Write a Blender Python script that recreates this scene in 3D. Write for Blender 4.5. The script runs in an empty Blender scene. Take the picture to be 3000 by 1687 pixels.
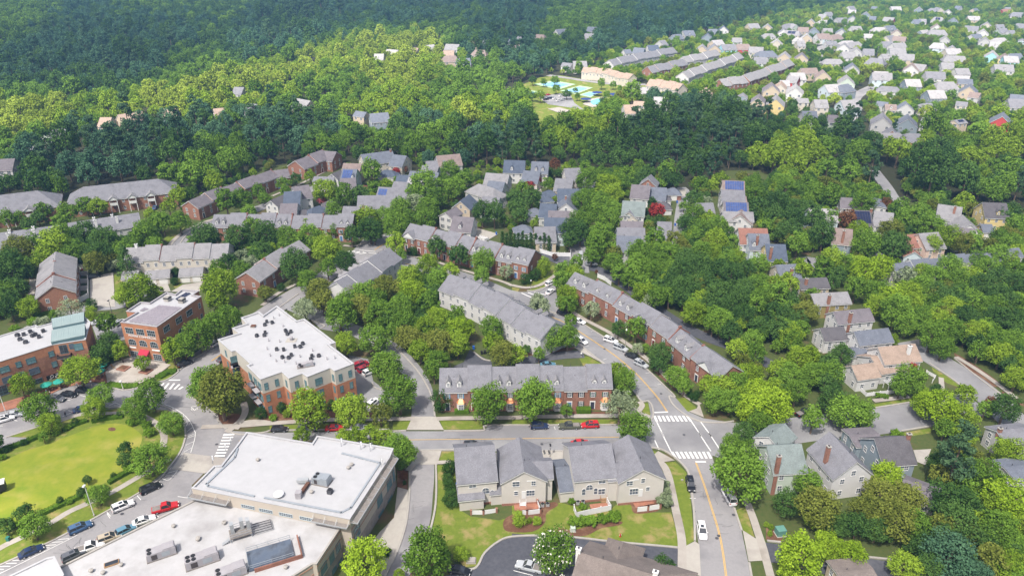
import bpy, math, random
import numpy as np
from mathutils import Vector, Matrix

# ---------------------------------------------------------------- camera, sky, sun, exposure
SC = bpy.context.scene
COL = SC.collection
CAM_H = 118.0; PITCH = math.radians(26); FPX = 2160.0; CX, CY = 1500.0, 843.5
cam_data = bpy.data.cameras.new('camera'); cam = bpy.data.objects.new('camera', cam_data); COL.objects.link(cam)
cam.location = (0, 0, CAM_H); cam.rotation_euler = (math.pi/2 - PITCH, 0, 0)
cam_data.sensor_width = 36; cam_data.lens = 36*FPX/3000.0; cam_data.clip_start = 1; cam_data.clip_end = 12000
SC.camera = cam

SUN_EL, SUN_AZ = math.radians(57), math.radians(243)      # azimuth measured from +X towards +Y: light from the left, a little behind the camera
SUN_DIR = Vector((math.cos(SUN_EL)*math.cos(SUN_AZ), math.cos(SUN_EL)*math.sin(SUN_AZ), math.sin(SUN_EL)))
world = bpy.data.worlds.new('World'); SC.world = world; world.use_nodes = True
wn = world.node_tree; sky = wn.nodes.new('ShaderNodeTexSky'); sky.sky_type = 'NISHITA'; sky.sun_disc = False
sky.sun_elevation = SUN_EL; sky.sun_rotation = math.atan2(SUN_DIR.x, SUN_DIR.y)
sky.air_density = 1.0; sky.dust_density = 5.0; sky.ozone_density = 1.0
bg = wn.nodes['Background']; bg.inputs[1].default_value = 0.09
wn.links.new(sky.outputs[0], bg.inputs[0])
sun_data = bpy.data.lights.new('sun', 'SUN'); sun_data.energy = 4.7; sun_data.angle = math.radians(2); sun_data.color = (1.0, 0.95, 0.88)
sun = bpy.data.objects.new('sun', sun_data); COL.objects.link(sun)
sun.rotation_euler = (-SUN_DIR).to_track_quat('-Z', 'Y').to_euler(); sun.location = (0, 0, 300)
SC.view_settings.view_transform = 'Standard'; SC.view_settings.look = 'None'; SC.view_settings.gamma = 1.0
SC.view_settings.use_curve_mapping = False; SC.view_settings.exposure = 0.74
SC.cycles.max_bounces = 6; SC.cycles.diffuse_bounces = 3; SC.cycles.glossy_bounces = 2; SC.cycles.transmission_bounces = 3
SC.cycles.transparent_max_bounces = 8; SC.cycles.volume_bounces = 0; SC.cycles.caustics_reflective = False; SC.cycles.caustics_refractive = False
SC.cycles.use_denoising = True; SC.cycles.denoiser = 'OPENIMAGEDENOISE'; SC.cycles.denoising_input_passes = 'RGB_ALBEDO_NORMAL'; SC.cycles.sample_clamp_indirect = 4.0

# ---------------------------------------------------------------- pixels of the photograph to places on the ground
ST, CT = math.sin(PITCH), math.cos(PITCH)
def G(p, z=0.0):
    u = (p[0]-CX)/FPX; v = (p[1]-CY)/FPX
    t = (z-CAM_H)/(-ST - v*CT)
    return Vector((u*t, (CT - v*ST)*t, z))
def PX(w):
    dep = w[1]*CT - (w[2]-CAM_H)*ST
    return (CX+FPX*w[0]/dep, CY-FPX*(w[1]*ST+(w[2]-CAM_H)*CT)/dep, dep)
TL = {'a':(0,480),'b':(750,480),'c':(1500,480),'d':(2250,480),'e':(0,860),'f':(750,860),'g':(1500,860),'h':(2250,860),
      'i':(0,1267),'j':(750,1267),'k':(1500,1267),'l':(2250,1267)}
TS = {'x':(0,0,.38820),'y':(1000,0,.38820),'z':(2000,0,.38820),'q':(540,1240,.30850),'m':(340,830,.17251),'n':(0,900,.17251),'o':(1320,1270,.24068),'s':(0,0,1.0)}
for k_, v_ in TL.items(): TS[k_] = (v_[0], v_[1], .291149)
def T(t, u, v):
    a = TS[t]; return (a[0]+u*a[2], a[1]+v*a[2])
def TP(t, *uv):                        # a flat list of u, v pairs of one tile
    return [T(t, uv[i], uv[i+1]) for i in range(0, len(uv), 2)]

# ---------------------------------------------------------------- materials
MATS = {}
def srgb(r, g, b):
    f = lambda c: (c/255/12.92 if c/255 <= .04045 else ((c/255+.055)/1.055)**2.4)
    return (f(r), f(g), f(b))
def pm(name, c1, c2=None, scale=1.0, detail=5.0, rough=.85, c3=None, scale3=.1, lo3=.5, hi3=.65, coord='Object', metal=0.0, bump=0.0, spec=.3, squash=None):
    m = bpy.data.materials.new(name); m.use_nodes = True; nt = m.node_tree; N = nt.nodes; L = nt.links
    b = N['Principled BSDF']; b.inputs['Roughness'].default_value = rough; b.inputs['Metallic'].default_value = metal
    b.inputs['Specular IOR Level'].default_value = spec
    MATS[name] = m
    m.diffuse_color = (*c1, 1)
    if c2 is None:
        b.inputs['Base Color'].default_value = (*c1, 1); return m
    if coord == 'pos':
        src = N.new('ShaderNodeNewGeometry').outputs['Position']
    else:
        src = N.new('ShaderNodeTexCoord').outputs['Object']
    if squash:
        mp = N.new('ShaderNodeMapping'); mp.inputs['Scale'].default_value = squash; L.new(src, mp.inputs[0]); src = mp.outputs[0]
    nz = N.new('ShaderNodeTexNoise'); nz.inputs['Scale'].default_value = scale; nz.inputs['Detail'].default_value = detail; nz.inputs['Roughness'].default_value = .65
    L.new(src, nz.inputs['Vector'])
    r = N.new('ShaderNodeMapRange'); r.inputs[1].default_value = .32; r.inputs[2].default_value = .68; L.new(nz.outputs[0], r.inputs[0])
    mx = N.new('ShaderNodeMix'); mx.data_type = 'RGBA'; mx.inputs[6].default_value = (*c1, 1); mx.inputs[7].default_value = (*c2, 1)
    L.new(r.outputs[0], mx.inputs[0]); out = mx.outputs[2]
    if c3 is not None:
        n3 = N.new('ShaderNodeTexNoise'); n3.inputs['Scale'].default_value = scale3; n3.inputs['Detail'].default_value = 4; n3.inputs['Roughness'].default_value = .6; L.new(src, n3.inputs['Vector'])
        r3 = N.new('ShaderNodeMapRange'); r3.inputs[1].default_value = lo3; r3.inputs[2].default_value = hi3; L.new(n3.outputs[0], r3.inputs[0])
        m3 = N.new('ShaderNodeMix'); m3.data_type = 'RGBA'; m3.inputs[7].default_value = (*c3, 1)
        L.new(out, m3.inputs[6]); L.new(r3.outputs[0], m3.inputs[0]); out = m3.outputs[2]
    L.new(out, b.inputs['Base Color'])
    if bump:
        bp = N.new('ShaderNodeBump'); bp.inputs['Strength'].default_value = bump; bp.inputs['Distance'].default_value = .05
        L.new(nz.outputs[0], bp.inputs['Height']); L.new(bp.outputs[0], b.inputs['Normal'])
    return m
def leaf(name, ca, cb, cc=None, trans=.18):
    m = bpy.data.materials.new(name); m.use_nodes = True; nt = m.node_tree; N = nt.nodes; L = nt.links
    N.remove(N['Principled BSDF']); out = N['Material Output']
    at = N.new('ShaderNodeAttribute'); at.attribute_name = 'tint'
    oi = N.new('ShaderNodeObjectInfo')
    a = N.new('ShaderNodeMath'); a.operation = 'MULTIPLY_ADD'; a.inputs[1].default_value = .40; L.new(oi.outputs['Random'], a.inputs[0])
    s = N.new('ShaderNodeMath'); s.operation = 'MULTIPLY'; s.inputs[1].default_value = .66; L.new(at.outputs['Fac'], s.inputs[0]); L.new(s.outputs[0], a.inputs[2])
    cr = N.new('ShaderNodeValToRGB'); L.new(a.outputs[0], cr.inputs[0])
    cr.color_ramp.elements[0].position = .1; cr.color_ramp.elements[1].position = .95
    cr.color_ramp.elements[0].color = (*ca, 1); cr.color_ramp.elements[1].color = (*cb, 1)
    d = N.new('ShaderNodeBsdfDiffuse'); t = N.new('ShaderNodeBsdfTranslucent'); mx = N.new('ShaderNodeMixShader'); mx.inputs[0].default_value = trans
    L.new(cr.outputs[0], d.inputs[0]); L.new(cr.outputs[0], t.inputs[0]); L.new(d.outputs[0], mx.inputs[1]); L.new(t.outputs[0], mx.inputs[2])
    L.new(mx.outputs[0], out.inputs[0]); MATS[name] = m; m.diffuse_color = (*ca, 1); return m

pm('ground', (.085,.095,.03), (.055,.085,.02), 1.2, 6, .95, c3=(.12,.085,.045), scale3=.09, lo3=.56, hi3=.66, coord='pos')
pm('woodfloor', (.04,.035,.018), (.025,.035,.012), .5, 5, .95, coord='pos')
pm('lawn', (.140,.205,.012), (.235,.250,.024), .22, 8, .95, c3=(.29,.27,.055), scale3=.13, lo3=.5, hi3=.72, coord='pos')
pm('turf', (.105,.150,.016), (.155,.195,.025), .9, 7, .95, c3=(.27,.22,.085), scale3=.22, lo3=.52, hi3=.66, coord='pos')
pm('fieldgrass', (.21,.24,.015), (.26,.27,.03), .2, 5, .95, coord='pos')
pm('mulch', (.105,.05,.03), (.15,.075,.045), 3, 6, .95, c3=(.20,.12,.07), scale3=.3, coord='pos')
pm('asphalt', (.245,.243,.248), (.28,.277,.282), 1.8, 8, .9, c3=(.198,.195,.204), scale3=.06, lo3=.42, hi3=.6, coord='pos')
pm('asphalt_old', (.245,.238,.242), (.28,.27,.272), 1.5, 8, .9, c3=(.192,.186,.194), scale3=.08, coord='pos')
pm('asphalt_new', (.060,.063,.078), (.085,.088,.102), 1.2, 8, .85, c3=(.14,.14,.155), scale3=.1, lo3=.5, hi3=.7, coord='pos')
pm('concrete', (.36,.335,.30), (.40,.375,.335), 1.0, 7, .9, c3=(.30,.275,.25), scale3=.12, coord='pos')
pm('sidewalk', (.335,.305,.275), (.38,.35,.31), .9, 7, .9, c3=(.28,.25,.22), scale3=.15, coord='pos')
pm('kerb', (.37,.35,.32), (.31,.29,.265), .8, 5, .9, coord='pos')
pm('patio', (.36,.33,.29), (.44,.40,.36), .6, 6, .9, c3=(.30,.26,.22), scale3=.2, coord='pos')
pm('paint_white', (.78,.78,.76), (.62,.61,.59), 3, 6, .8, coord='pos')
pm('paint_yellow', (.72,.44,.07), (.60,.36,.07), 3, 6, .8, coord='pos')
pm('brickpave', (.28,.12,.08), (.36,.17,.11), 1.2, 6, .9, c3=(.22,.10,.07), scale3=.2, coord='pos')
pm('court_blue', (.17,.37,.62), (.22,.42,.66), .2, 3, .8, coord='pos')
pm('court_green', (.30,.45,.28), (.36,.50,.32), .2, 3, .8, coord='pos')
pm('pool', (.10,.50,.60), (.16,.58,.66), .3, 3, .15, coord='pos')
# roofs
def roofm(n, c, k=.26):
    d = tuple(x*(1-k) for x in c); u = tuple(x*(1+k) for x in c)
    pm(n, d, u, 4.2, 9, .9, c3=tuple(x*(1-.9*k) for x in c), scale3=.45, lo3=.45, hi3=.7)
roofm('r_grey', (.190,.190,.210)); roofm('r_light', (.245,.24,.25)); roofm('r_slate', (.14,.155,.19)); roofm('r_navy', (.085,.105,.145))
roofm('r_dark', (.105,.10,.11)); roofm('r_purple', (.165,.15,.165)); roofm('r_brown', (.23,.18,.165)); roofm('r_tan', (.33,.25,.20))
roofm('r_green', (.19,.225,.22)); roofm('r_shake', (.19,.16,.145), .26); roofm('r_rust', (.26,.13,.10)); roofm('r_pale', (.34,.33,.335))
pm('membrane', (.425,.425,.435), (.385,.385,.395), .5, 6, .6, c3=(.36,.355,.35), scale3=.09, lo3=.55, hi3=.75)
pm('membrane_dirty', (.45,.445,.45), (.385,.38,.38), .35, 8, .6, c3=(.29,.28,.275), scale3=.14, lo3=.5, hi3=.78)
pm('metal_green', (.24,.31,.31), (.27,.34,.335), .5, 4, .45, spec=.5)
pm('copper', (.62,.25,.11), (.70,.34,.17), 2, 4, .4, metal=.4)
# walls
def wallm(n, c, k=.035, sc=1.0): pm(n, tuple(x*(1-k) for x in c), tuple(min(.88, x*(1+k)) for x in c), sc, 6, .85, c3=tuple(x*(1-1.3*k) for x in c), scale3=.25)
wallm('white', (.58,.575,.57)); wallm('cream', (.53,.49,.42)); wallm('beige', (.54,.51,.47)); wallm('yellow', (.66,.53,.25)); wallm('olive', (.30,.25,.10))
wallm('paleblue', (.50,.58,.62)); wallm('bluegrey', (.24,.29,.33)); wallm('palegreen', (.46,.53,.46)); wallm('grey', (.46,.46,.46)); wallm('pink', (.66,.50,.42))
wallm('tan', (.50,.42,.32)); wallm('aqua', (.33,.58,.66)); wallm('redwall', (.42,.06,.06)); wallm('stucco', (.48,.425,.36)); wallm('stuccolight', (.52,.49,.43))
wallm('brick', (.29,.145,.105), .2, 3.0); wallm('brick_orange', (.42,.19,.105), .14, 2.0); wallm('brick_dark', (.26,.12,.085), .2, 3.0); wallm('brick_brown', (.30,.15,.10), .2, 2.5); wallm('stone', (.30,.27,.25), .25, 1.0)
wallm('partywall', (.24,.11,.085), .15, 2.0)
pm('trim', (.68,.68,.67)); pm('trim_dark', (.06,.05,.05), rough=.6); pm('shutter', (.03,.03,.035), rough=.6); pm('shutter_red', (.16,.02,.025), rough=.6); pm('shutter_blue', (.10,.25,.40), rough=.6); pm('shutter_green', (.05,.12,.09), rough=.6)
pm('glass', (.07,.085,.11), (.13,.15,.18), .8, 2, .12, spec=.6); pm('glass_teal', (.10,.20,.22), (.17,.28,.30), .6, 2, .12, spec=.6)
pm('glass_dark', (.025,.03,.038), (.06,.065,.075), .6, 2, .1, spec=.6)
pm('frame_dark', (.10,.17,.19), rough=.5); pm('frame_steel', (.42,.48,.50), rough=.5)
pm('garage', (.72,.71,.69), (.66,.65,.63), .6, 3, .7)
pm('solar', (.045,.075,.20), (.07,.11,.27), .5, 2, .2, spec=.6); pm('solar_dark', (.012,.016,.045), (.02,.026,.065), .5, 2, .2, spec=.6); pm('solar_grey', (.235,.21,.235), (.30,.27,.295), .5, 4, .35, spec=.5)
pm('steel', (.36,.38,.39), (.45,.465,.475), .8, 4, .45, metal=.3); pm('galv', (.30,.33,.36), (.36,.39,.42), 1, 4, .5, metal=.3); pm('hvac', (.30,.285,.30), (.36,.345,.36), .7, 4, .6); pm('hvac_dark', (.05,.05,.06), (.10,.10,.11), 1, 4, .6)
pm('rust', (.16,.07,.04), (.09,.05,.04), 3, 5, .9); pm('deck_blue', (.085,.11,.155), (.12,.145,.185), .5, 5, .8, c3=(.07,.08,.10), scale3=.4); pm('grate', (.17,.15,.14), (.25,.23,.21), 2, 4, .7)
pm('wood', (.36,.22,.11), (.28,.17,.09), 2, 5, .8); pm('awning', (.42,.03,.06), (.36,.025,.05), 1, 3, .8); pm('umbrella', (.02,.26,.20), (.03,.31,.24), 1, 3, .7); pm('navycloth', (.02,.04,.16), rough=.8)
pm('vinyl', (.68,.68,.69)); pm('black', (.02,.02,.022), rough=.5); pm('rubber', (.018,.018,.018), rough=.8); pm('chrome', (.55,.56,.58), rough=.25, metal=.8)
pm('bin_blue', (.02,.10,.42), rough=.5); pm('bin_green', (.03,.16,.13), rough=.6); pm('boxgreen', (.10,.24,.20), (.13,.27,.23), 1, 3, .6); pm('red', (.45,.02,.02), rough=.5); pm('lamp_glass', (.8,.8,.78), rough=.3); pm('taillight', (.35,.01,.01), rough=.3)
pm('skin', (.50,.30,.22), rough=.6); pm('cloth_dark', (.04,.045,.07), rough=.9); pm('cloth_red', (.45,.05,.06), rough=.9); pm('cloth_blue', (.10,.20,.42), rough=.9); pm('cloth_pale', (.55,.52,.50), rough=.9); pm('hair', (.05,.03,.02), rough=.9)
pm('bark', (.12,.085,.06), (.18,.135,.10), 3, 5, .95)
pm('ply', (.55,.40,.20)); pm('orange', (.75,.28,.03), rough=.6); pm('sign_white', (.80,.79,.78))
# paint of cars
for n_, c_ in dict(white=(.72,.72,.73), black=(.012,.013,.016), silver=(.40,.42,.44), red=(.45,.015,.02), blue=(.05,.11,.22), navy=(.02,.035,.09), grey=(.10,.105,.12), green=(.075,.08,.055), tan=(.42,.36,.27), teal=(.10,.22,.30), maroon=(.30,.015,.03)).items():
    pm('car_'+n_, c_, rough=.28, spec=.6)
# leaves
leaf('l_mid', (0.0570,0.1201,0.0152), (0.1991,0.3370,0.0450)); leaf('l_yel', (0.0976,0.1717,0.0126), (0.3037,0.4335,0.0450)); leaf('l_lime', (0.1221,0.2117,0.0114), (0.3566,0.5070,0.0419))
leaf('l_dark', (0.0260,0.0684,0.0161), (0.1078,0.1987,0.0450)); leaf('l_olive', (0.0761,0.1038,0.0161), (0.2453,0.2789,0.0543)); leaf('l_pale', (0.1179,0.1572,0.0824), (0.3521,0.4193,0.2435))
leaf('l_pine', (0.0273,0.0672,0.0384), (0.1058,0.1845,0.0806)); leaf('l_clip', (0.0209,0.0579,0.0120), (0.0683,0.1377,0.0296)); leaf('l_red', (0.1764,0.0221,0.0189), (0.4080,0.0612,0.0510)); leaf('l_brown', (0.0945,0.0378,0.0221), (0.2244,0.1122,0.0510)); leaf('l_pink', (0.3150,0.0756,0.1008), (0.6120,0.2040,0.2040))
leaf('l_blue', (0.0329,0.0835,0.0461), (0.1109,0.2130,0.1117)); leaf('l_sun', (0.1375,0.1981,0.0244), (0.4119,0.5138,0.0720)); leaf('l_flower', (.72,.70,.60), (.80,.78,.72)); leaf('l_hedge', (0.0617,0.1262,0.0126), (0.1977,0.3355,0.0341))  # l_sun has the brightness of sunlit crowns put into its leaf colour

# ---------------------------------------------------------------- mesh collector and object helpers
class MB:
    def __init__(s): s.v = []; s.f = []; s.m = []
    def add(s, vs, fs, mi=0):
        o = len(s.v); s.v += [tuple(v) for v in vs]; s.f += [tuple(i+o for i in f) for f in fs]; s.m += [mi]*len(fs); return s
    def box(s, c, d, mi=0, rz=0.0, M=None):
        x, y, z = d[0]/2, d[1]/2, d[2]/2; ca, sa = math.cos(rz), math.sin(rz); vs = []
        for dx, dy, dz in ((-x,-y,-z),(x,-y,-z),(x,y,-z),(-x,y,-z),(-x,-y,z),(x,-y,z),(x,y,z),(-x,y,z)):
            p = Vector((c[0]+dx*ca-dy*sa, c[1]+dx*sa+dy*ca, c[2]+dz)); vs.append(M @ p if M else p)
        return s.add(vs, [(0,3,2,1),(4,5,6,7),(0,1,5,4),(1,2,6,5),(2,3,7,6),(3,0,4,7)], mi)
    def prism(s, poly, z0, z1, mi=0, top=True, bottom=True, mtop=None):
        n = len(poly); vs = [(p[0], p[1], z0) for p in poly]+[(p[0], p[1], z1) for p in poly]
        s.add(vs, [(i, (i+1) % n, n+(i+1) % n, n+i) for i in range(n)], mi)
        if top: s.add([(p[0], p[1], z1) for p in poly], [tuple(range(n))], mi if mtop is None else mtop)
        if bottom: s.add([(p[0], p[1], z0) for p in poly], [tuple(range(n-1, -1, -1))], mi)
        return s
    def tube(s, a, b, r0, r1=None, n=8, mi=0, caps=True):
        a = Vector(a); b = Vector(b); r1 = r0 if r1 is None else r1; d = (b-a).normalized()
        u = d.orthogonal().normalized(); w = d.cross(u); vs = []
        for p, r in ((a, r0), (b, r1)):
            for i in range(n):
                t = 2*math.pi*i/n; vs.append(p+u*(r*math.cos(t))+w*(r*math.sin(t)))
        fs = [(i, (i+1) % n, n+(i+1) % n, n+i) for i in range(n)]
        if caps: fs += [tuple(range(n-1, -1, -1)), tuple(range(n, 2*n))]
        return s.add(vs, fs, mi)
    def slab(s, quad, th, mi=0, mside=None):           # a four- or three-cornered plate with thickness measured downwards
        n = len(quad); q = [Vector(p) for p in quad]; lo = [p-Vector((0,0,th)) for p in q]
        s.add(q, [tuple(range(n))], mi); s.add(lo, [tuple(range(n-1,-1,-1))], mi if mside is None else mside)
        return s.add(q+lo, [(i, n+i, n+(i+1) % n, (i+1) % n) for i in range(n)], mi if mside is None else mside)
    def lathe(s, prof, n=12, mi=0, c=(0,0,0)):
        vs = []; k = len(prof)
        for r, z in prof:
            for i in range(n):
                t = 2*math.pi*i/n; vs.append((c[0]+r*math.cos(t), c[1]+r*math.sin(t), c[2]+z))
        fs = [(j*n+i, j*n+(i+1) % n, (j+1)*n+(i+1) % n, (j+1)*n+i) for j in range(k-1) for i in range(n)]
        fs += [tuple(range(n-1,-1,-1)), tuple((k-1)*n+i for i in range(n))]
        return s.add(vs, fs, mi)
    def mesh(s, name, mats, smooth=False):
        me = bpy.data.meshes.new(name); me.from_pydata(s.v, [], s.f)
        for m in (mats if isinstance(mats, (list, tuple)) else [mats]): me.materials.append(MATS[m])
        if any(s.m): me.polygons.foreach_set('material_index', s.m)
        if smooth: me.polygons.foreach_set('use_smooth', [True]*len(s.f))
        me.update(); return me
    def build(s, name, mats, parent=None, loc=None, rz=0.0, smooth=False):
        return put(name, s.mesh(name, mats, smooth), parent, loc, rz)
def put(name, me, parent=None, loc=None, rz=0.0, scale=None):
    o = bpy.data.objects.new(name, me); COL.objects.link(o)
    if parent is not None: o.parent = parent
    if loc is not None: o.location = loc
    if rz: o.rotation_euler = (0, 0, rz)
    if scale is not None: o.scale = scale
    return o
LABELS = {}
def tag(o, label, cat, group=None, kind=None):
    o['label'] = label; o['category'] = cat
    if group: o['group'] = group
    if kind: o['kind'] = kind
    LABELS.setdefault(label, []).append(o); return o
def thing(name, label, cat, loc=(0,0,0), rz=0.0, group=None):
    return tag(put(name, None, None, loc, rz), label, cat, group)
def structure(o): o['kind'] = 'structure'; return o
def copy_tree(o, parent=None):
    c = o.copy(); COL.objects.link(c); c.parent = parent
    for ch in o.children: copy_tree(ch, c)
    return c
def smooth_line(pts, closed=False, step=4):
    P = [Vector((p[0], p[1], 0)) for p in pts]; n = len(P); out = []
    for i in range(n if closed else n-1):
        g = (lambda j: P[j % n]) if closed else (lambda j: P[max(0, min(n-1, j))])
        a, b, c, d = g(i-1), g(i), g(i+1), g(i+2)
        for k in range(step):
            t = k/step; out.append(.5*((2*b)+(c-a)*t+(2*a-5*b+4*c-d)*t*t+(3*b-a-3*c+d)*t**3))
    if not closed: out.append(P[-1])
    return out
def sheet(name, px, z, mat, parent=None, closed_smooth=0, th=0.0):
    w = [G(p) for p in px]
    if closed_smooth: w = smooth_line(w, True, closed_smooth)
    area = sum(w[i].x*w[(i+1) % len(w)].y-w[(i+1) % len(w)].x*w[i].y for i in range(len(w)))
    if area < 0: w = w[::-1]
    mb = MB()
    if th: mb.prism([(p.x, p.y) for p in w], z-th, z)
    else: mb.add([(p.x, p.y, z) for p in w], [tuple(range(len(w)))])
    o = mb.build(name, mat, parent)
    if parent is None: structure(o)
    return o
def ribbon_world(name, W, width, z, mat, parent=None, h=0.0, off=0.0):
    mb = MB(); n = len(W); L = []; R = []
    for i in range(n):
        d = (W[min(n-1, i+1)]-W[max(0, i-1)]); d.z = 0; d.normalize(); nn = Vector((-d.y, d.x, 0))
        L.append(W[i]+nn*(off+width/2)); R.append(W[i]+nn*(off-width/2))
    for i in range(n-1):
        q = [R[i], R[i+1], L[i+1], L[i]]
        if h:
            mb.prism([(p.x, p.y) for p in q], z-.002, z+h)
        else: mb.add([(p.x, p.y, z) for p in q], [(0,1,2,3)])
    o = mb.build(name, mat, parent)
    if parent is None: structure(o)
    return o
def ribbon(name, px, width, z, mat, parent=None, h=0.0, off=0.0, step=4):
    return ribbon_world(name, smooth_line([G(p) for p in px], False, step), width, z, mat, parent, h, off)
# ---------------------------------------------------------------- ground, roads, pavements
structure(MB().add([(-3000,-450,0),(3000,-450,0),(3000,3700,0),(-3000,3700,0)], [(0,1,2,3)]).build('ground', 'ground'))
_z = {'road': .080, 'walk': .200, 'grass': .004, 'mulch': .040}; _dz = {'road': .002, 'walk': .0015, 'grass': .0008, 'mulch': .0015}
def nz(k):
    _z[k] += _dz[k]; return _z[k]-_dz[k]
def road(name, px, width=None, mat='asphalt', sm=0):
    return ribbon(name, px, width, nz('road'), mat) if width else sheet(name, px, nz('road'), mat, closed_smooth=sm)
def walk(px, width=1.6, mat='sidewalk', name='sidewalk'): return ribbon(name, px, width, nz('walk'), mat)
def pad(px, mat='concrete', name='driveway'): return sheet(name, px, nz('walk'), mat)
def grass(px, mat='turf', sm=0, name='lawn'): return sheet(name, px, nz('grass'), mat, closed_smooth=sm)
def bed(px, sm=3, name='mulch_bed'): return sheet(name, px, nz('mulch'), 'mulch', closed_smooth=sm)
def kerb(px, step=4, w=.45): return ribbon('kerb', px, w, 0.0, 'kerb', h=.30, step=step)
MZ = .170
def line(rd, px, w=.12, mat='paint_white', name='road_line', z=None): return ribbon(name, px, w, MZ if z is None else z, mat, rd, step=3)
def dline(rd, px):
    W = smooth_line([G(p) for p in px], False, 4)
    for s in (-.13, .13): ribbon_world('centre_line', W, .12, MZ, 'paint_yellow', rd, off=s)

circle = road('circle_road', TP('e', -500,1340, 0,1195, 240,1130, 500,1020, 640,950, 930,890, 1080,925, 1240,975, 1390,950, 1575,885, 1700,860, 1800,785, 2000,640, 2330,440, 2460,520, 2300,640, 2000,860, 1930,1030, 2160,1205, 2240,1315, 2330,1380, 2470,1430)
              + TP('i', 2500,60, 2350,330, 2060,400, 1930,530, 1960,690, 600,1350, 0,1650, -500,1800), mat='asphalt_old')
main = road('main_street', [(680,1262),(770,1268),(1140,1263),(1416,1263),(1430,1248),(1810,1247),(1880,1240),(1900,1236)] + TP('g', 1400,1190, 1560,1060, 1640,1040, 1760,1180, 1930,1255, 2230,1300)
            + [(2300,1226),(2559,1197),(2690,1176),(2830,1150),(2900,1215),(2722,1250),(2640,1265),(2559,1275),(2400,1290),(2250,1312),(2110,1342)] + TP('k', 2000,225, 1660,270, 1560,195, 1380,150)
            + [(1890,1312),(1666,1324),(1330,1321),(1216,1322),(1000,1326),(640,1350),(640,1290)])
curve = road('curving_street', TP('b', 1080,760, 1200,790, 1330,740, 1460,900, 1640,960, 1900,1040, 2100,1095, 2300,1160, 2560,1270) + TP('c', 80,1290, 160,1290, 330,1240, 430,1180) + TP('g', 470,170, 560,200, 730,320, 920,440, 1150,590, 1350,760, 1640,1040, 1760,1180, 1800,1240, 1400,1240, 1370,1090, 1300,1085, 1230,990, 920,710, 730,560, 600,520, 420,340, 330,190, 0,60)
             + TP('b', 2400,1330, 2200,1240, 1900,1150, 1640,1080, 1480,1060, 1200,990, 1000,960, 880,980))
south = road('south_street', TP('k', 1600,230, 1700,290, 1760,370, 1790,600, 1840,900, 1880,1140, 1900,1460, 2410,1460, 2310,990, 2230,740, 2060,420, 2010,215), mat='asphalt_old')
side = road('side_street', [(560,1075),(640,1015),(720,960),(800,905),(850,872),(930,825),(1000,780),(1060,745),(1110,720)], 8.5, 'asphalt_old')
road('park_street', TP('a', 1760,880, 1850,770, 1960,680, 2120,600, 2300,560) + [(760,610),(900,560),(1000,520)], 7)
road('link_street', TP('b', 1240,830, 1300,760, 1420,700), 8)
drv = road('driveway', [(1238,1225),(1240,1190),(1234,1140),(1208,1090),(1175,1050),(1140,1018),(1090,990),(1030,965),(960,940),(905,905)], 6.2)
road('car_park', TP('f', 930,620, 1130,660, 1180,880, 1300,970, 1400,1050, 1290,1130, 1130,1190, 980,1040))
road('car_park', TP('f', 240,30, 560,180, 700,280, 1060,330, 1090,420, 900,400, 650,360, 560,270, 300,160))
lane = road('service_lane', [(1238,1345),(1237,1400),(1232,1450),(1224,1520),(1200,1590),(1160,1680),(1140,1720)], 5.7, 'asphalt_old')
lot = road('car_park', TP('j', 2576,1050, 2430,1105, 2300,1215, 2240,1330, 2190,1375, 2120,1385, 1900,1443, 1900,1560) + TP('k', 1670,1540, 1670,1160, 1000,1100, 640,1060, 350,1040, 0,1020), mat='asphalt_new')
road('alley', [(1575,738),(1640,752),(1690,772)], 5, 'asphalt_new')
road('alley', [(1700,780),(1765,795),(1850,850),(1960,930),(2060,985),(2170,1025),(2270,1075),(2330,1110)], 5, 'asphalt_new')
road('lane', [(1700,800),(1695,760),(1690,700),(1693,640),(1715,560),(1740,510)], 7)
road('alley', TP('c', 1680,720, 1690,560, 1710,420, 1740,290, 1700,240), 5)
alley5 = road('alley', [(2230,1615),(2300,1625),(2400,1650),(2600,1672),(2700,1700)], 5.5, 'asphalt_new')
road('side_road', [(2660,1000),(2757,1062),(2840,1115),(2900,1165),(2960,1225),(3020,1290)], 9)
road('side_road', [(2560,500),(2595,545),(2625,590),(2680,640)], 6)
road('alley', TP('c', 560,1020, 420,960, 300,930), 5, 'asphalt_new')
road('lane', TP('d', 330,980, 440,970, 560,1060), 6)
road('alley', TP('g', 60,690, 300,650, 520,620, 720,610) , 4.5, 'asphalt_new')
road('alley', TP('f', 1980,770, 1990,735, 2090,690, 2150,570, 2230,610, 2370,690, 2380,750), None, 'asphalt_new')
road('hill_street', TP('z', 1260,960, 1270,860, 1290,760, 1350,700, 1480,640), 9, 'asphalt_old')
road('hill_street', TP('z', 960,520, 1080,430, 1010,380, 1100,340), 8, 'asphalt_old')
road('club_road', TP('y', 1560,570, 1700,590, 1900,620, 2100,640, 2300,640), 7, 'asphalt_old')
road('car_park', TP('y', 1480,730, 1720,700, 1760,780, 1830,830, 1560,790))
road('entrance_lane', [(0,1000),(60,985),(150,935),(280,900),(360,890),(430,850)], 7)
road('entrance_lane', TP('e', 930,330, 1200,290, 1330,450, 1000,520), None)
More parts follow.
